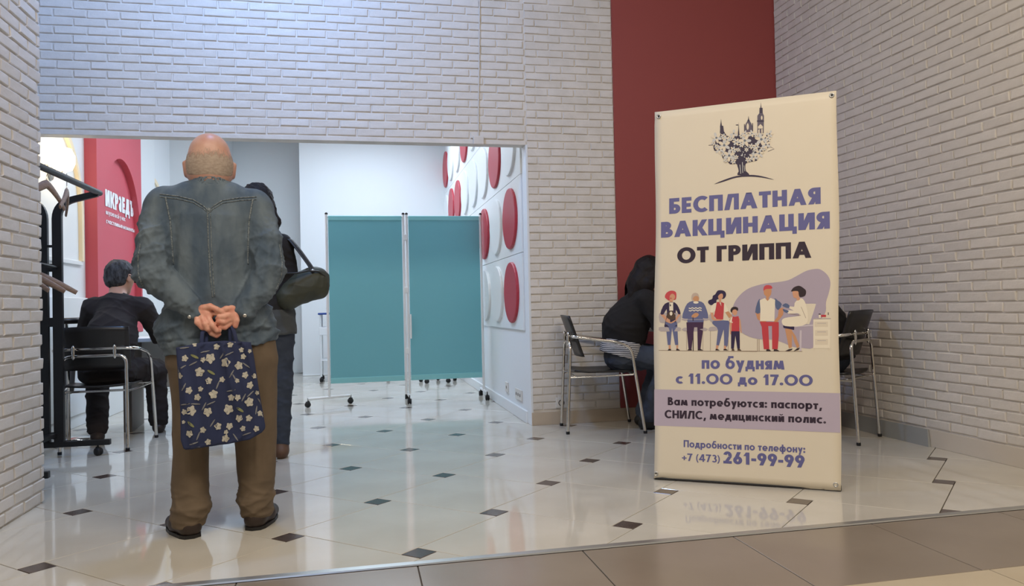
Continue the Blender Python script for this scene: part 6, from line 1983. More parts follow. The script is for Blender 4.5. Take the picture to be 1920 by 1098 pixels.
for sg, sh, el, wr, cf in ((-1, (HX - 0.182, -0.004, 1.345), (-0.258, -0.098, 1.085), (-0.122, -0.146, 0.948), (-0.098, -0.152, 0.930)),
                           (1, (HX + 0.182, -0.004, 1.345), (0.192, -0.098, 1.085), (0.092, -0.146, 0.934), (0.068, -0.152, 0.920))):
    mid = ((sh[0] * 0.5 + el[0] * 0.5) + 0.008 * sg, -0.060, 1.215)
    v.cone(sh, mid, 0.080, 0.076, 0.012)
    v.cone(mid, el, 0.076, 0.073, 0.003)
    v.cone(el, wr, 0.073, 0.053, 0.003)
    v.cone(wr, cf, 0.047, 0.043, 0.005)
    # bunched cloth at the elbow and along the forearm
    e = np.array(el)
    for (dx, dy, dz, ex, ey, ez, r_) in ((-0.055, -0.045, 0.05, 0.04, -0.058, 0.015, 0.016), (-0.05, -0.055, 0.005, 0.05, -0.058, -0.045, 0.018), (-0.045, -0.052, -0.045, 0.06, -0.060, -0.085, 0.015), (-0.045, -0.040, 0.10, 0.045, -0.045, 0.075, 0.014)):
        v.cone(e + (-dx * sg * -1 * 0.9, dy, dz), e + (-ex * sg, ey, ez), r_, r_ * 0.7, 0.02)
v.cut((0, 0.35, 1.0), 1.468, 0.004)
v.cone((HX, 0.000, 1.44), (HX, 0.03, 1.58), 0.074, 0.074, 0.0, 'sub')
fa = folds(11, 0.019, 24, [(0.5, 0.3, 0.8), (-0.5, 0.3, 0.8), (0.2, 0, 1)], 1.3)
fb = folds(23, 0.010, 15, [(1, 0.1, 0.05), (0.9, 0.2, 0.25)])
fc = folds(29, 0.006, 55)


def jacket_disp(V):
    arm = np.clip((np.abs(V[:, 0] - HX) - 0.12) / 0.07, 0, 1) * np.clip((1.36 - V[:, 2]) / 0.1, 0, 1)
    low = np.clip((1.0 - V[:, 2]) / 0.08, 0, 1) * np.clip((-V[:, 1] - 0.1) / 0.05, 0, 1)
    k = np.clip(arm + low, 0, 1)
    top = np.clip((1.40 - V[:, 2]) / 0.08, 0.15, 1)
    band = -0.004 * ((V[:, 2] < 0.832 + 0.10 * V[:, 0]) & (V[:, 2] > 0.820 + 0.10 * V[:, 0]))
    return fa(V) * k + fb(V) * (1 - k) * top + band + fc(V) * (0.35 + 0.65 * k) * top


jme = v.mesh('jacket', 3, jacket_disp)
jacket = obj('jacket', jme, 'denim', man)
bvh = BVHTree.FromPolygons([q.co for q in jme.vertices], [tuple(p.vertices) for p in jme.polygons])


def on_back(x, z, off=0.001):
    h = bvh.ray_cast(Vector((x, -0.6, z)), Vector((0, 1, 0)))
    return (h[0] + Vector((0, -off, 0))) if h[0] else None


def seam(pts, r=0.0035, name='seam', par=jacket, m_='denim_seam'):
    P = []
    for k in range(len(pts) - 1):
        for i in range(10):
            t_ = i / 10
            P.append(on_back(pts[k][0] * (1 - t_) + pts[k + 1][0] * t_, pts[k][1] * (1 - t_) + pts[k + 1][1] * t_))
    P.append(on_back(*pts[-1]))
    P = [p for p in P if p]
    if len(P) > 2:
        MB().tube(P, r, 6, flat=(1.0, 0.8)).build(name, m_, par)


seam([(-0.225, 1.405), (-0.16, 1.398), (-0.10, 1.382), (-0.062, 1.356), (-0.044, 1.338), (-0.026, 1.356), (0.01, 1.382), (0.08, 1.398), (0.145, 1.405)])
seam([(-0.225, 1.393), (-0.16, 1.386), (-0.10, 1.370), (-0.062, 1.344), (-0.044, 1.326), (-0.026, 1.344), (0.01, 1.370), (0.08, 1.386), (0.145, 1.393)], 0.0025)
seam([(-0.047, 1.325), (-0.045, 1.2), (-0.040, 1.08), (-0.032, 0.985)], 0.003)
seam([(-0.036, 1.325), (-0.034, 1.2), (-0.030, 1.08), (-0.024, 0.985)], 0.002)
seam([(-0.205, 1.395), (-0.188, 1.30), (-0.182, 1.20), (-0.178, 1.12)], 0.0035)
seam([(0.130, 1.395), (0.113, 1.30), (0.108, 1.20), (0.106, 1.12)], 0.0035)
seam([(-0.296, 1.20), (-0.304, 1.13), (-0.300, 1.07), (-0.280, 1.01)], 0.003)
seam([(0.232, 1.20), (0.240, 1.13), (0.236, 1.07), (0.214, 1.01)], 0.003)
p = on_back(-0.041, 1.338)
if p:
    MB().lathe([(0.011, -0.002), (0.011, 0.001), (0.007, 0.004), (0.002, 0.0045)], 14, tuple(p), axis='y').build('rivet', 'denim_seam', jacket)
for q in ((0.088, 0.905), (-0.118, 0.905)):
    p = on_back(*q)
    if p:
        MB().lathe([(0.002, -0.004), (0.007, -0.003), (0.008, 0.0), (0.007, 0.002)], 12, tuple(p), axis='y').build('cuff_button', 'aluminium', jacket)

# trousers and shoes
v = Vol((-0.29, -0.2, 0.0), (0.30, 0.22, 0.90), 0.006)
v.column([(0.70, 0.0, 0.0, 0.215, 0.125), (0.88, 0.0, 0.0, 0.21, 0.125)], 0.04)
v.column([(0.036, -0.139, 0.002, 0.066, 0.082), (0.06, -0.136, 0.0, 0.071, 0.086), (0.12, -0.128, -0.004, 0.082, 0.092), (0.16, -0.130, -0.002, 0.076, 0.086), (0.22, -0.131, 0.0, 0.075, 0.084), (0.34, -0.125, 0.004, 0.070, 0.080), (0.55, -0.118, 0.006, 0.080, 0.092), (0.72, -0.108, 0.0, 0.108, 0.115), (0.80, -0.10, 0.0, 0.11, 0.12)], 0.02)
v.column([(0.044, 0.134, 0.012, 0.062, 0.080), (0.06, 0.130, 0.010, 0.069, 0.084), (0.11, 0.125, 0.008, 0.080, 0.090), (0.15, 0.130, 0.010, 0.075, 0.086), (0.30, 0.131, 0.012, 0.084, 0.084), (0.52, 0.128, 0.010, 0.094, 0.094), (0.72, 0.114, 0.0, 0.110, 0.115), (0.80, 0.10, 0.0, 0.112, 0.12)], 0.02)
ft = folds(31, 0.012, 34, [(0.2, 0.1, 1.0), (-0.2, 0.2, 1.0)])
fv = folds(32, 0.005, 14, [(1, 0.2, 0.1)])


def trouser_disp(V):
    low = np.clip((0.24 - V[:, 2]) / 0.08, 0, 1) * np.clip((V[:, 2] - 0.03) / 0.03, 0, 1)
    cx = np.where(V[:, 0] < 0, -0.128, 0.130)
    crease = 0.006 * np.exp(-((V[:, 0] - cx) / 0.010) ** 2) * (V[:, 1] < 0) * np.clip((V[:, 2] - 0.2) / 0.1, 0, 1)
    return ft(V) * low + fv(V) * (1 - low) * 0.8 + crease


obj('trousers', v.mesh('trousers', 2, trouser_disp), 'trouser_brown', man)
for hx, hy, tx, ty in ((-0.132, -0.036, -0.205, 0.150), (0.122, -0.024, 0.198, 0.166)):
    v = Vol((min(hx, tx) - 0.09, -0.12, -0.01), (max(hx, tx) + 0.09, 0.25, 0.14), 0.005)
    d = np.array((tx - hx, ty - hy))
    d /= np.linalg.norm(d)
    v.cone((hx, hy, 0.040), (hx + d[0] * 0.10, hy + d[1] * 0.10, 0.042), 0.043, 0.048, 0.02)
    v.cone((hx + d[0] * 0.10, hy + d[1] * 0.10, 0.038), (tx, ty, 0.026), 0.048, 0.032, 0.02)
    v.cone((hx, hy, 0.05), (hx + d[0] * 0.06, hy + d[1] * 0.06, 0.10), 0.040, 0.042, 0.02)
    v.cut((0, 0, -1), -0.001)
    sh_ = obj('shoe', v.mesh('shoe', 1), 'shoe_brown', man)
    s2 = MB()
    pts = [(hx + d[0] * a - d[1] * b, hy + d[1] * a + d[0] * b) for a, b in ((-0.043, 0.0), (-0.03, 0.033), (0.0, 0.044), (0.10, 0.05), (0.17, 0.04), (0.225, 0.02), (0.238, 0.0), (0.225, -0.02), (0.17, -0.04), (0.10, -0.05), (0.0, -0.044), (-0.03, -0.033))]
    s2.prism(pts, lambda a, b, d_: (a, b, d_), 0.0, 0.014)
    s2.build('sole', 'black_plastic', sh_)

# ---- flowered tote bag hanging from his hands
bag = thing('tote_bag', 'navy tote bag with white flowers hanging from the elderly man\'s hands', 'bag', (MAN[0], MAN[1], 0), math.radians(9))
OUT = [(-0.168, 0.786), (-0.10, 0.803), (0.0, 0.806), (0.109, 0.796), (0.120, 0.74), (0.130, 0.66), (0.144, 0.56), (0.161, 0.45), (0.155, 0.425), (0.122, 0.400), (0.05, 0.394), (-0.04, 0.386), (-0.145, 0.380), (-0.156, 0.42), (-0.156, 0.52), (-0.160, 0.62), (-0.164, 0.70)]


def bag_lr(z):
    L = np.interp(z, [0.38, 0.42, 0.52, 0.62, 0.70, 0.786, 0.806], [-0.146, -0.157, -0.156, -0.160, -0.164, -0.168, -0.12])
    Rr = np.interp(z, [0.384, 0.40, 0.425, 0.45, 0.56, 0.66, 0.74, 0.796, 0.806], [0.03, 0.122, 0.155, 0.161, 0.144, 0.130, 0.120, 0.109, 0.06])
    return L, Rr


def bag_y(x, z, front=True):
    L, Rr = bag_lr(z)
    u = (x - L) / (Rr - L) * 2 - 1
    zz = (z - 0.38) / 0.42
    puff = 0.028 * (1 - min(1, abs(u)) ** 3) * (0.35 + 0.65 * math.sin(PI * min(1, max(0, 0.12 + 0.8 * (1 - zz)))))
    fold = 0.015 * (1 - abs(math.sin(5.2 * u + 1.6 * zz + 0.5))) ** 3 * (0.3 + zz) + 0.003 * math.sin(17 * u + 5 * zz)
    cy = -0.196 + 0.02 * (1 - zz)
    return cy - puff - fold if front else cy + puff + 0.004 - fold * 0.3


nz, nx = 44, 36
vs, fs = [], []
for side in (0, 1):
    for j in range(nz + 1):
        for i in range(nx + 1):
            u = i / nx
            zt_ = np.interp(u, [0, 0.25, 0.6, 1.0], [0.786, 0.803, 0.806, 0.796])
            zb_ = np.interp(u, [0, 0.03, 0.3, 0.75, 0.92, 1.0], [0.386, 0.379, 0.386, 0.394, 0.402, 0.438])
            z = zb_ + (zt_ - zb_) * j / nz
            L, Rr = bag_lr(z)
            L = min(L, -0.14)
            x = L + (max(Rr, 0.11) - L) * u
            vs.append((x, bag_y(x, z, side == 0), z))
k1 = (nz + 1) * (nx + 1)
for j in range(nz):
    for i in range(nx):
        a = j * (nx + 1) + i
        fs += [(a, a + 1, a + nx + 2, a + nx + 1), (k1 + a, k1 + a + nx + 1, k1 + a + nx + 2, k1 + a + 1)]
rim_ = list(range(nx + 1)) + [j * (nx + 1) + nx for j in range(1, nz + 1)] + [nz * (nx + 1) + i for i in range(nx - 1, -1, -1)] + [j * (nx + 1) for j in range(nz - 1, 0, -1)]
for k in range(len(rim_)):
    a, b = rim_[k], rim_[(k + 1) % len(rim_)]
    fs.append((a, k1 + a, k1 + b, b))
MB().add(vs, fs, 0, True).build('bag_body', 'bag_blue', bag)
for dy, pts in ((0.0, [(-0.075, 0.795), (-0.072, 0.84), (-0.045, 0.868), (0.0, 0.872), (0.035, 0.868), (0.046, 0.84), (0.055, 0.795)]), (0.016, [(-0.06, 0.795), (-0.055, 0.84), (-0.03, 0.86), (0.01, 0.862), (0.03, 0.85), (0.034, 0.795)])):
    MB().tube([(x, -0.200 + dy + (0.022 if z > 0.85 else 0.004), z) for x, z in pts], 0.008, 8, flat=(1.0, 0.35)).build('handle', 'bag_blue', bag)
# printed flowers and leaves (positions over the whole front)
rg = random.Random(8)
FLW = [(152, 305, 25), (230, 200, 17), (400, 230, 24), (425, 170, 22), (508, 220, 24), (560, 190, 20), (598, 270, 20), (612, 325, 22), (665, 285, 16), (655, 195, 13), (292, 325, 20), (350, 318, 38), (470, 360, 36), (575, 395, 32), (265, 420, 36), (108, 440, 24), (335, 495, 26), (440, 495, 22), (625, 475, 26), (700, 490, 20), (180, 560, 27), (270, 555, 20), (245, 620, 26), (370, 605, 34), (510, 645, 26), (562, 650, 24), (663, 562, 28), (722, 630, 18), (195, 722, 38), (140, 730, 22), (323, 742, 34), (487, 738, 38), (655, 697, 36), (570, 818, 28), (650, 828, 26), (742, 800, 22), (772, 820, 16), (178, 905, 27), (283, 885, 24), (402, 866, 28), (493, 875, 27), (710, 922, 24), (322, 985, 24), (460, 972, 30), (465, 920, 18), (600, 905, 22), (133, 810, 14), (560, 515, 18)]
LEAF = [(228, 295, 0.5, 1), (355, 430, 0.6, 1), (580, 750, 0.7, 1), (190, 830, 0.8, 1), (445, 300, -1.0, 0), (500, 293, -0.4, 0), (215, 350, -0.5, 0), (515, 455, -1.0, 0), (510, 588, -0.2, 0), (610, 655, -1.1, 0), (665, 632, -0.7, 0), (350, 675, -0.4, 0), (295, 695, -1.1, 0), (360, 835, -1.0, 0), (245, 930, -1.2, 0), (540, 970, 1.0, 0), (630, 955, -0.2, 0), (140, 530, -1.1, 0), (405, 535, -1.2, 0), (230, 672, 0.1, 0), (150, 668, -0.2, 0), (85, 385, 0.9, 0), (128, 375, -0.5, 0), (745, 705, 1.0, 0), (712, 770, -1.4, 0), (210, 985, -0.3, 0), (225, 1025, -0.2, 0), (150, 222, -0.1, 0), (310, 262, -0.2, 0), (635, 398, 0.7, 0), (540, 490, 1.1, 0)]


def bag_xz(cx, cy):
    px, py = 310 + cx / 4.223, 600 + cy / 4.223
    return -0.172 + (px - 328) * 0.00198, 0.788 - (py - 650) * 0.002105 + (px - 328) * 0.00007


def bag_patch(mb, pts, mi, off):
    vv = []
    for x, z in pts:
        L, Rr = bag_lr(min(0.8, max(0.385, z)))
        x = min(max(x, L + 0.003), Rr - 0.003)
        z = min(max(z, 0.388), 0.80)
        vv.append((x, bag_y(x, z) - off, z))
    n_ = len(vv)
    mx, mz = sum(p_[0] for p_ in vv) / n_, sum(p_[2] for p_ in vv) / n_
    vv.append((mx, bag_y(mx, mz) - off, mz))
    mb.add(vv, [(i_, (i_ + 1) % n_, n_) for i_ in range(n_)], mi)


fp = MB()
for cx, cy, r in FLW:
    x, z = bag_xz(cx, cy)
    rr = r / 4.223 * 0.00205
    a0 = rg.uniform(0, 6)
    petals = [(x + rr * (1.0 + 0.17 * math.sin(5 * a + a0) + 0.07 * math.sin(3 * a + 2 * a0)) * math.cos(a) * 0.9, z + rr * (1.0 + 0.17 * math.sin(5 * a + a0) + 0.07 * math.sin(3 * a + 2 * a0)) * math.sin(a)) for a in [2 * PI * k / 20 for k in range(20)]]
    bag_patch(fp, petals, 0, 0.0018)
    for k in range(3):
        a = a0 + 2.1 * k
        bag_patch(fp, [(x + rr * 0.25 * math.cos(a), z + rr * 0.25 * math.sin(a)), (x + rr * 0.85 * math.cos(a + 0.25), z + rr * 0.85 * math.sin(a + 0.25)), (x + rr * 0.8 * math.cos(a + 0.5), z + rr * 0.8 * math.sin(a + 0.5))], 1, 0.0026)
for cx, cy, an, g in LEAF:
    x, z = bag_xz(cx, cy)
    l, wd = (0.017, 0.005) if g else (0.018, 0.0028)
    bag_patch(fp, [(x + l * math.cos(t_) * math.cos(an) + wd * math.sin(t_) * math.sin(an), z - l * math.cos(t_) * math.sin(an) + wd * math.sin(t_) * math.cos(an)) for t_ in [2 * PI * k / 10 for k in range(10)]], 2 if g else 1, 0.0018)
me = bpy.data.meshes.new('floral_print')
me.from_pydata(fp.v, [], fp.f)
me.polygons.foreach_set('material_index', fp.mi)
tag(obj('floral_print', me, ['flower_white', 'flower_grey', 'leaf_green'], bag), kind='stuff')

# ---- woman standing farther in, partly hidden by the elderly man
wom = thing('person', 'standing woman with dark curly hair and dark coat half hidden by the elderly man', 'person', (-0.52, 5.30, 0), math.radians(6))
WX = -0.085
v = Vol((-0.36, -0.22, 0.04), (0.24, 0.24, 1.75), 0.0075)
W, R_ = head(v, (WX, 0.04, 1.60), 0, 4, 1.0)
v.cone((WX, 0.0, 1.38), (WX, 0.025, 1.52), 0.05, 0.05, 0.03)
v.ell((WX, 0, 1.18), (0.14, 0.09, 0.25), 0.05)
v.ell((WX + 0.02, 0, 0.88), (0.14, 0.1, 0.14), 0.05)
for sx in (-1, 1):
    v.chain([(WX + 0.15 * sx, 0, 1.33), (WX + 0.19 * sx, 0.0, 1.06), (WX + 0.17 * sx, 0.17, 0.95)], [0.045, 0.038, 0.026], 0.03)
    v.cone((WX + 0.17 * sx, 0.17, 0.95), (WX + 0.14 * sx, 0.21, 0.95), 0.028, 0.022, 0.01)
    v.chain([(WX + 0.03 + 0.075 * sx, 0, 0.85), (WX + 0.03 + 0.07 * sx, 0.0, 0.48), (WX + 0.05 + 0.065 * sx, 0, 0.09)], [0.08, 0.055, 0.04], 0.03)
wb = obj('body', v.mesh('body', 1), 'skin_light', wom)
eyes(wb, W)
v = Vol((-0.24, -0.2, 1.30), (0.12, 0.2, 1.77), 0.006)
v.ell(W(0, -0.012, 0.035), (0.098, 0.112, 0.10), 0.0, R_)
v.chain([(WX, -0.06, 1.60), (WX, -0.085, 1.50), (WX + 0.01, -0.09, 1.40)], [0.085, 0.09, 0.06], 0.05)
v.chain([(WX + 0.075, -0.01, 1.58), (WX + 0.10, -0.03, 1.48), (WX + 0.105, -0.04, 1.41)], [0.035, 0.034, 0.018], 0.04)
v.chain([(WX - 0.075, -0.01, 1.58), (WX - 0.10, -0.03, 1.48), (WX - 0.10, -0.04, 1.41)], [0.035, 0.034, 0.018], 0.04)
v.ell(W(0, 0.10, -0.03), (0.075, 0.09, 0.11), 0.01, R_, 'sub')
obj('hair', v.mesh('hair', 1, folds(41, 0.008, 45, [(1, 0, 0.3), (0.6, 0.4, 0.6)])), 'hair_black', wom)
v = Vol((-0.40, -0.22, 0.70), (0.26, 0.26, 1.46), 0.0075)
v.column([(0.77, WX + 0.03, 0.0, 0.20, 0.14), (0.90, WX + 0.02, 0, 0.195, 0.14), (1.10, WX, 0, 0.18, 0.125), (1.28, WX, 0, 0.175, 0.115), (1.38, WX, 0, 0.12, 0.09), (1.42, WX, 0.01, 0.07, 0.07)], 0.03)
v.cone((WX - 0.14, 0, 1.335), (WX + 0.14, 0, 1.335), 0.068, 0.068, 0.04)
for sx in (-1, 1):
    v.chain([(WX + 0.15 * sx, 0, 1.33), (WX + 0.195 * sx, 0.0, 1.06), (WX + 0.17 * sx, 0.16, 0.955)], [0.066, 0.058, 0.045], 0.025)
cj = obj('coat', v.mesh('coat', 1, folds(43, 0.010, 26)), ['black_cloth', 'grey_coat'], wom)
zc = np.empty(len(cj.data.polygons) * 3)
cj.data.polygons.foreach_get('center', zc)
cj.data.polygons.foreach_set('material_index', (zc.reshape(-1, 3)[:, 2] < 0.93).astype(np.int32))
v = Vol((-0.28, -0.16, 0.05), (0.20, 0.16, 0.92), 0.0075)
v.column([(0.75, WX + 0.03, 0, 0.175, 0.12), (0.9, WX + 0.03, 0, 0.17, 0.12)], 0.03)
for sx in (-1, 1):
    v.chain([(WX + 0.03 + 0.08 * sx, 0, 0.80), (WX + 0.04 + 0.08 * sx, 0.0, 0.48), (WX + 0.05 + 0.07 * sx, 0, 0.10)], [0.105, 0.078, 0.055], 0.02)
v.cut((0, 0, -1), -0.075)
obj('jeans', v.mesh('jeans', 1, folds(44, 0.008, 26, [(0.3, 0.2, 1)])), 'jeans_dark', wom)
for sx in (-1, 1):
    v = Vol((-0.25, -0.13, -0.01), (0.18, 0.22, 0.16), 0.006)
    x = WX + 0.05 + 0.07 * sx
    v.cone((x, -0.035, 0.04), (x + 0.012 * sx, 0.15, 0.03), 0.042, 0.034, 0.02)
    v.cone((x, -0.01, 0.05), (x, 0.0, 0.12), 0.046, 0.05, 0.02)
    v.cut((0, 0, -1), -0.001)
    obj('boot', v.mesh('boot', 1), 'boot_brown', wom)
# her shoulder bag
sb = thing('shoulder_bag', 'dark olive shoulder bag hanging at the standing woman\'s side', 'bag', (-0.52, 5.30, 0), math.radians(6))
v = Vol((0.0, -0.26, 0.88), (0.40, 0.12, 1.30), 0.006)
Rb = rot('Y', -24)
v.ell((0.205, -0.09, 1.075), (0.145, 0.085, 0.10), 0.0, Rb)
v.cone((0.09, -0.09, 1.00), (0.25, -0.09, 1.12), 0.075, 0.07, 0.04)
v.cone((0.27, -0.09, 1.08), (0.285, -0.09, 1.04), 0.05, 0.05, 0.03)
sbm = v.mesh('bag_body', 2, folds(51, 0.006, 30))
obj('bag_body', sbm, 'olive_bag', sb)
MB().tube([(0.08, -0.17, 1.15), (0.14, -0.185, 1.15), (0.21, -0.18, 1.165), (0.27, -0.165, 1.16), (0.31, -0.14, 1.13)], 0.005, 8).build('zip', 'black_plastic', sb)
for dy in (-0.15, -0.05):
    MB().tube([(0.25, dy, 1.15), (0.215, dy * 0.8, 1.21), (0.165, dy * 0.5, 1.29), (0.115, dy * 0.3, 1.36), (0.06, 0.0, 1.405), (0.03, 0.06, 1.36)], 0.026, 8, flat=(1.0, 0.3)).build('strap', 'black_plastic', sb)
MB().lathe([(0.002, -0.012), (0.012, -0.006), (0.012, 0.006), (0.002, 0.012)], 12, (0.235, -0.155, 1.165)).build('strap_ring', 'aluminium', sb)


# ---- seated people
def seated(label, loc, rz, lean, headc, hyaw, hpitch, hs, mats_, hands, knees, feet, shoulders=0.17, hipy=-0.05, hair='short', cut_z=0.47, h=0.0075):
    """origin on the floor under the seat; faces local +y. lean=(dx, dy) of the shoulders over the hips"""
    t = thing('person', label, 'person', loc, rz)
    sk_, hr_, top_, leg_, shoe_ = mats_
    hip = np.array((0, hipy, 0.545))
    sh = np.array((lean[0], hipy + lean[1], lean[2]))
    hc = np.array(headc)
    lo = (-0.55, -0.42, 0.0)
    hi = (0.55, 0.80, hc[2] + 0.17)
    v = Vol(lo, hi, h)
    W, R_ = head(v, hc, hyaw, hpitch, hs)
    v.cone(sh + (0, 0, 0.02), W(0, -0.02, -0.06), 0.055, 0.05, 0.03)
    v.chain([hip, hip * 0.5 + sh * 0.5 + (0, -0.03, 0), sh], [0.11, 0.10, 0.09], 0.05)
    dirx = np.array((math.cos(math.radians(hyaw * 0.3)), math.sin(math.radians(hyaw * 0.3)), 0))
    S = [sh + dirx * shoulders * s - (0, 0, 0.02) for s in (-1, 1)]
    for k in (0, 1):
        v.chain([S[k], hands[k][0], hands[k][1]], [0.045, 0.038, 0.026], 0.03)
        hv = np.array(hands[k][1])
        fwd_ = hv - np.array(hands[k][0])
        fwd_ /= np.linalg.norm(fwd_)
        sd = np.cross(fwd_, (0, 0, 1))
        v.cone(hv, hv + fwd_ * 0.06, 0.026, 0.030, 0.01)
        for f_ in range(4):
            b = hv + fwd_ * 0.07 + sd * (0.030 - 0.02 * f_)
            v.chain([b, b + fwd_ * 0.035, b + fwd_ * 0.06 - (0, 0, 0.018)], [0.0095, 0.009, 0.0085], 0.003)
        tb = hv + fwd_ * 0.02 + sd * (0.03 if k == 0 else -0.03)
        v.cone(tb, tb + fwd_ * 0.045 + sd * (0.02 if k == 0 else -0.02), 0.011, 0.009, 0.005)
        v.chain([hip + (0.09 * (k * 2 - 1), 0.02, -0.01), knees[k], feet[k]], [0.075, 0.055, 0.04], 0.03)
    b_ = obj('body', v.mesh('body', 1), sk_, t)
    eyes(b_, W)
    # top
    v = Vol(lo, hi, h)
    v.chain([hip + (0, 0, -0.02), hip * 0.5 + sh * 0.5 + (0, -0.045, 0), sh + (0, -0.01, -0.03)], [0.165, 0.158, 0.125], 0.06)
    v.cone(S[0] + dirx * 0.03, S[1] - dirx * 0.03, 0.078, 0.078, 0.05)
    v.cone(sh, sh + (W(0, 0, -0.08) - sh) * 0.42, 0.075, 0.066, 0.03)
    for k in (0, 1):
        wr = np.array(hands[k][1])
        el_ = np.array(hands[k][0])
        v.chain([S[k], el_, el_ + (wr - el_) * 0.93], [0.073, 0.062, 0.042], 0.03)
    v.cut((0, -0.35, -1.0), -cut_z)
    obj('jacket', v.mesh('jacket', 1, folds(len(label), 0.012, 24, [(0.3, 0.2, 1), (-0.4, 0.2, 0.8)])), top_, t)
    # trousers
    v = Vol(lo, hi, h)
    v.cone(hip + (-0.07, 0.0, -0.02), hip + (0.07, 0.0, -0.02), 0.115, 0.115, 0.04)
    for k in (0, 1):
        f_ = np.array(feet[k])
        kn = np.array(knees[k])
        v.chain([hip + (0.085 * (k * 2 - 1), 0.03, -0.015), kn, kn + (f_ - kn) * 0.93], [0.10, 0.083, 0.072], 0.03)
    v.cut((0, 0, -1), -0.055)
    obj('trousers', v.mesh('trousers', 1, folds(len(label) + 7, 0.010, 28, [(0.3, 0.3, 1)])), leg_, t)
    for k in (0, 1):
        f_ = np.array(feet[k])
        d = (np.array(knees[k]) - f_)[:2]
        d = d / (np.linalg.norm(d) + 1e-6) * 0.4 + np.array((0.1 * (k * 2 - 1), 0.9))
        d /= np.linalg.norm(d)
        v = Vol((f_[0] - 0.2, f_[1] - 0.14, -0.01), (f_[0] + 0.2, f_[1] + 0.28, 0.17), 0.006)
        v.cone((f_[0] - d[0] * 0.03, f_[1] - d[1] * 0.03, 0.04), (f_[0] + d[0] * 0.16, f_[1] + d[1] * 0.16, 0.03), 0.042, 0.034, 0.02)
        v.cone((f_[0], f_[1], 0.05), (f_[0], f_[1], 0.11), 0.045, 0.045, 0.02)
        v.cut((0, 0, -1), -0.001)
        obj('shoe', v.mesh('shoe', 1), shoe_, t)
    # hair
    v = Vol(hc - 0.2 - (0, 0, 0.25), hc + 0.2, 0.0055)
    if hair == 'short':
        v.ell(W(0, -0.014, 0.030), np.array((0.094, 0.108, 0.098)) * hs, 0, R_)
        v.ell(W(0, -0.045, -0.03), np.array((0.082, 0.062, 0.07)) * hs, 0.03, R_)
        v.ell(W(0, 0.10, -0.035), np.array((0.085, 0.075, 0.095)) * hs, 0.008, R_, 'sub')
        for sx in (-1, 1):
            v.ell(W(0.09 * sx, 0.01, -0.03), np.array((0.025, 0.03, 0.05)) * hs, 0.008, R_, 'sub')
        obj('hair', v.mesh('hair', 1, folds(61, 0.007, 55)), hr_, t)
    else:
        v.ell(W(0, -0.010, 0.030), np.array((0.098, 0.112, 0.100)) * hs, 0, R_)
        v.chain([W(0, -0.06, 0.0), sh * 0.45 + W(0, -0.09, -0.05) * 0.55, sh + (0, -0.09, -0.02)], [0.085, 0.095, 0.075], 0.05)
        for sx in (-1, 1):
            v.chain([W(0.07 * sx, 0.01, 0.02), W(0.085 * sx, -0.005, -0.09), W(0.08 * sx, 0.0, -0.2)], [0.035, 0.036, 0.028], 0.035)
        v.ell(W(0, 0.115, -0.035), np.array((0.07, 0.085, 0.10)) * hs, 0.008, R_, 'sub')
        obj('hair', v.mesh('hair', 1, folds(62, 0.007, 40, [(1, 0.2, 0.05), (0.8, 0.5, 0.1)])), hr_, t)
    return t, W, R_


sm, W, R_ = seated('grey-haired man in a dark jacket sitting with his back turned beside the coat rack', (-1.74, 6.25, 0), math.radians(8),
                   (0.055, 0.14, 0.99), (0.065, 0.20, 1.195), -38, 14, 1.02, ('skin_light', 'hair_dark_grey', 'dark_wool', 'dark_wool', 'shoe_brown'),
                   [((-0.175, 0.29, 0.81), (-0.02, 0.52, 0.79)), ((0.31, 0.26, 0.76), (0.28, 0.50, 0.78))],
                   [(-0.12, 0.38, 0.49), (0.27, 0.40, 0.49)], [(-0.09, 0.15, 0.07), (0.285, 0.47, 0.07)], 0.175, -0.02)
# glasses pushed against the side of his head
gl = thing('eyeglasses', 'dark eyeglasses worn by the seated grey-haired man', 'glasses', (-1.74, 6.25, 0), math.radians(8))
for sx in (-1, 1):
    c = W(0.034 * sx, 0.112, 0.006)
    ring = [tuple(np.array(c) + R_ @ np.array((0.024 * math.cos(a), 0.0, 0.019 * math.sin(a)))) for a in [2 * PI * k / 16 for k in range(16)]]
    MB().tube(ring, 0.0025, 6, closed=True).build('rim', 'black_plastic', gl)
    MB().add(ring, [tuple(range(16))]).build('lens', 'lens_dark', gl)
    MB().tube([tuple(W(0.058 * sx, 0.112, 0.012)), tuple(W(0.092 * sx, 0.05, 0.014)), tuple(W(0.094 * sx, -0.02, 0.006))], 0.0035, 6).build('temple', 'black_plastic', gl)
MB().tube([tuple(W(-0.011, 0.116, 0.008)), tuple(W(0.0, 0.119, 0.012)), tuple(W(0.011, 0.116, 0.008))], 0.0025, 6).build('bridge', 'black_plastic', gl)

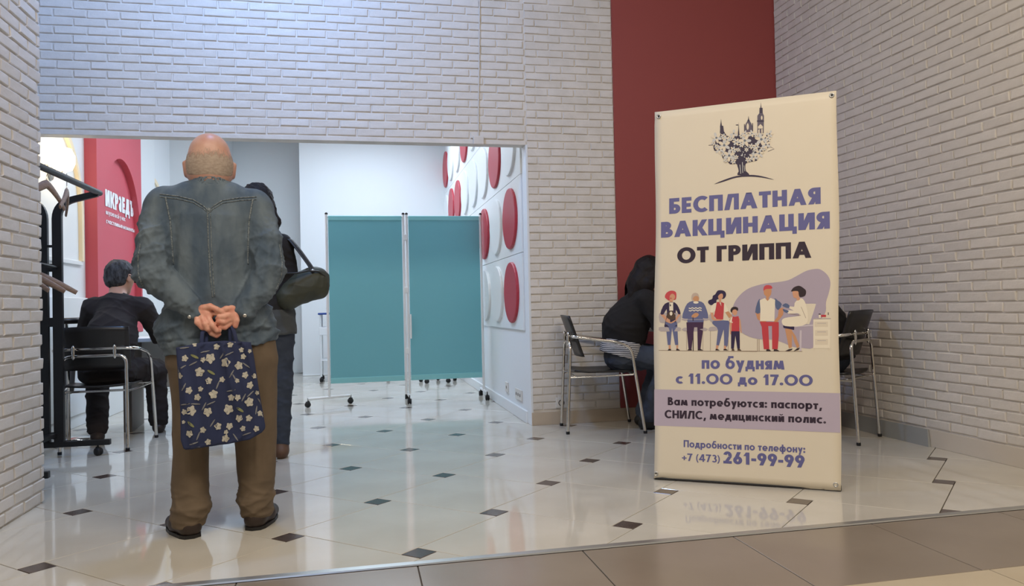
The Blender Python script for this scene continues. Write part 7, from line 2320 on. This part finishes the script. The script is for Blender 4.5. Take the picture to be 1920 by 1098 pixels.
# maroon coat over the desk end, showing between the seated and the standing man
v = Vol((-0.2, -0.2, 0.0), (0.2, 0.2, 0.9), 0.008)
v.column([(0.06, 0, 0, 0.10, 0.07), (0.3, 0.01, 0, 0.095, 0.065), (0.6, 0.0, 0, 0.085, 0.06), (0.72, -0.01, 0, 0.075, 0.055), (0.76, -0.01, 0, 0.06, 0.05)], 0.02)
v.ell((0, 0.05, 0.74), (0.11, 0.12, 0.035), 0.04)
ct = thing('draped_coat', 'maroon coat draped over the desk end beside the seated man', 'coat', (-1.16, 6.79, 0), math.radians(4))
obj('coat_cloth', v.mesh('coat_cloth', 1, folds(71, 0.014, 22, [(1, 0.3, 0.1), (0.8, 0.6, 0.05)])), 'maroon_cloth', ct)

sw, W, R_ = seated('woman with long dark hair, black sweater and jeans sitting left of the banner', (1.735, 5.705, 0), math.radians(-98),
                   (0.03, 0.17, 0.96), (0.03, 0.405, 1.14), 0, 24, 0.98, ('skin_light', 'hair_black', 'black_cloth', 'jeans_blue', 'black_plastic'),
                   [((-0.22, 0.42, 0.76), (-0.10, 0.66, 0.76)), ((0.22, 0.42, 0.76), (0.10, 0.66, 0.76))],
                   [(-0.11, 0.50, 0.51), (0.12, 0.50, 0.51)], [(-0.09, 0.34, 0.07), (0.11, 0.33, 0.07)], 0.15, 0.16, hair='long', cut_z=0.655)
v = Vol((-0.3, -0.2, 0.40), (0.3, 0.35, 0.72), 0.0075)
v.cone((-0.072, 0.16, 0.535), (0.072, 0.16, 0.535), 0.140, 0.140, 0.04)
v.cone((-0.06, 0.16, 0.60), (0.06, 0.16, 0.60), 0.14, 0.14, 0.04)
v.cut((0, -0.30, -1.0), -0.575)
v.cut((0, 0.2, 1.0), 0.68)
obj('striped_shirt', v.mesh('striped_shirt', 1, folds(73, 0.006, 26)), 'striped_shirt', sw)

seated('person in black sitting at the right brick wall, almost hidden by the banner', (3.033, 4.805, 0), math.radians(37),
       (0.0, 0.20, 0.98), (0.0, 0.34, 1.16), 0, 22, 1.0, ('skin_light', 'hair_black', 'black_cloth', 'jeans_dark', 'black_plastic'),
       [((-0.24, 0.30, 0.76), (-0.10, 0.52, 0.77)), ((0.24, 0.30, 0.76), (0.10, 0.52, 0.77))],
       [(-0.12, 0.42, 0.49), (0.13, 0.42, 0.49)], [(-0.12, 0.36, 0.07), (0.13, 0.38, 0.07)], 0.17, -0.02, hair='short')
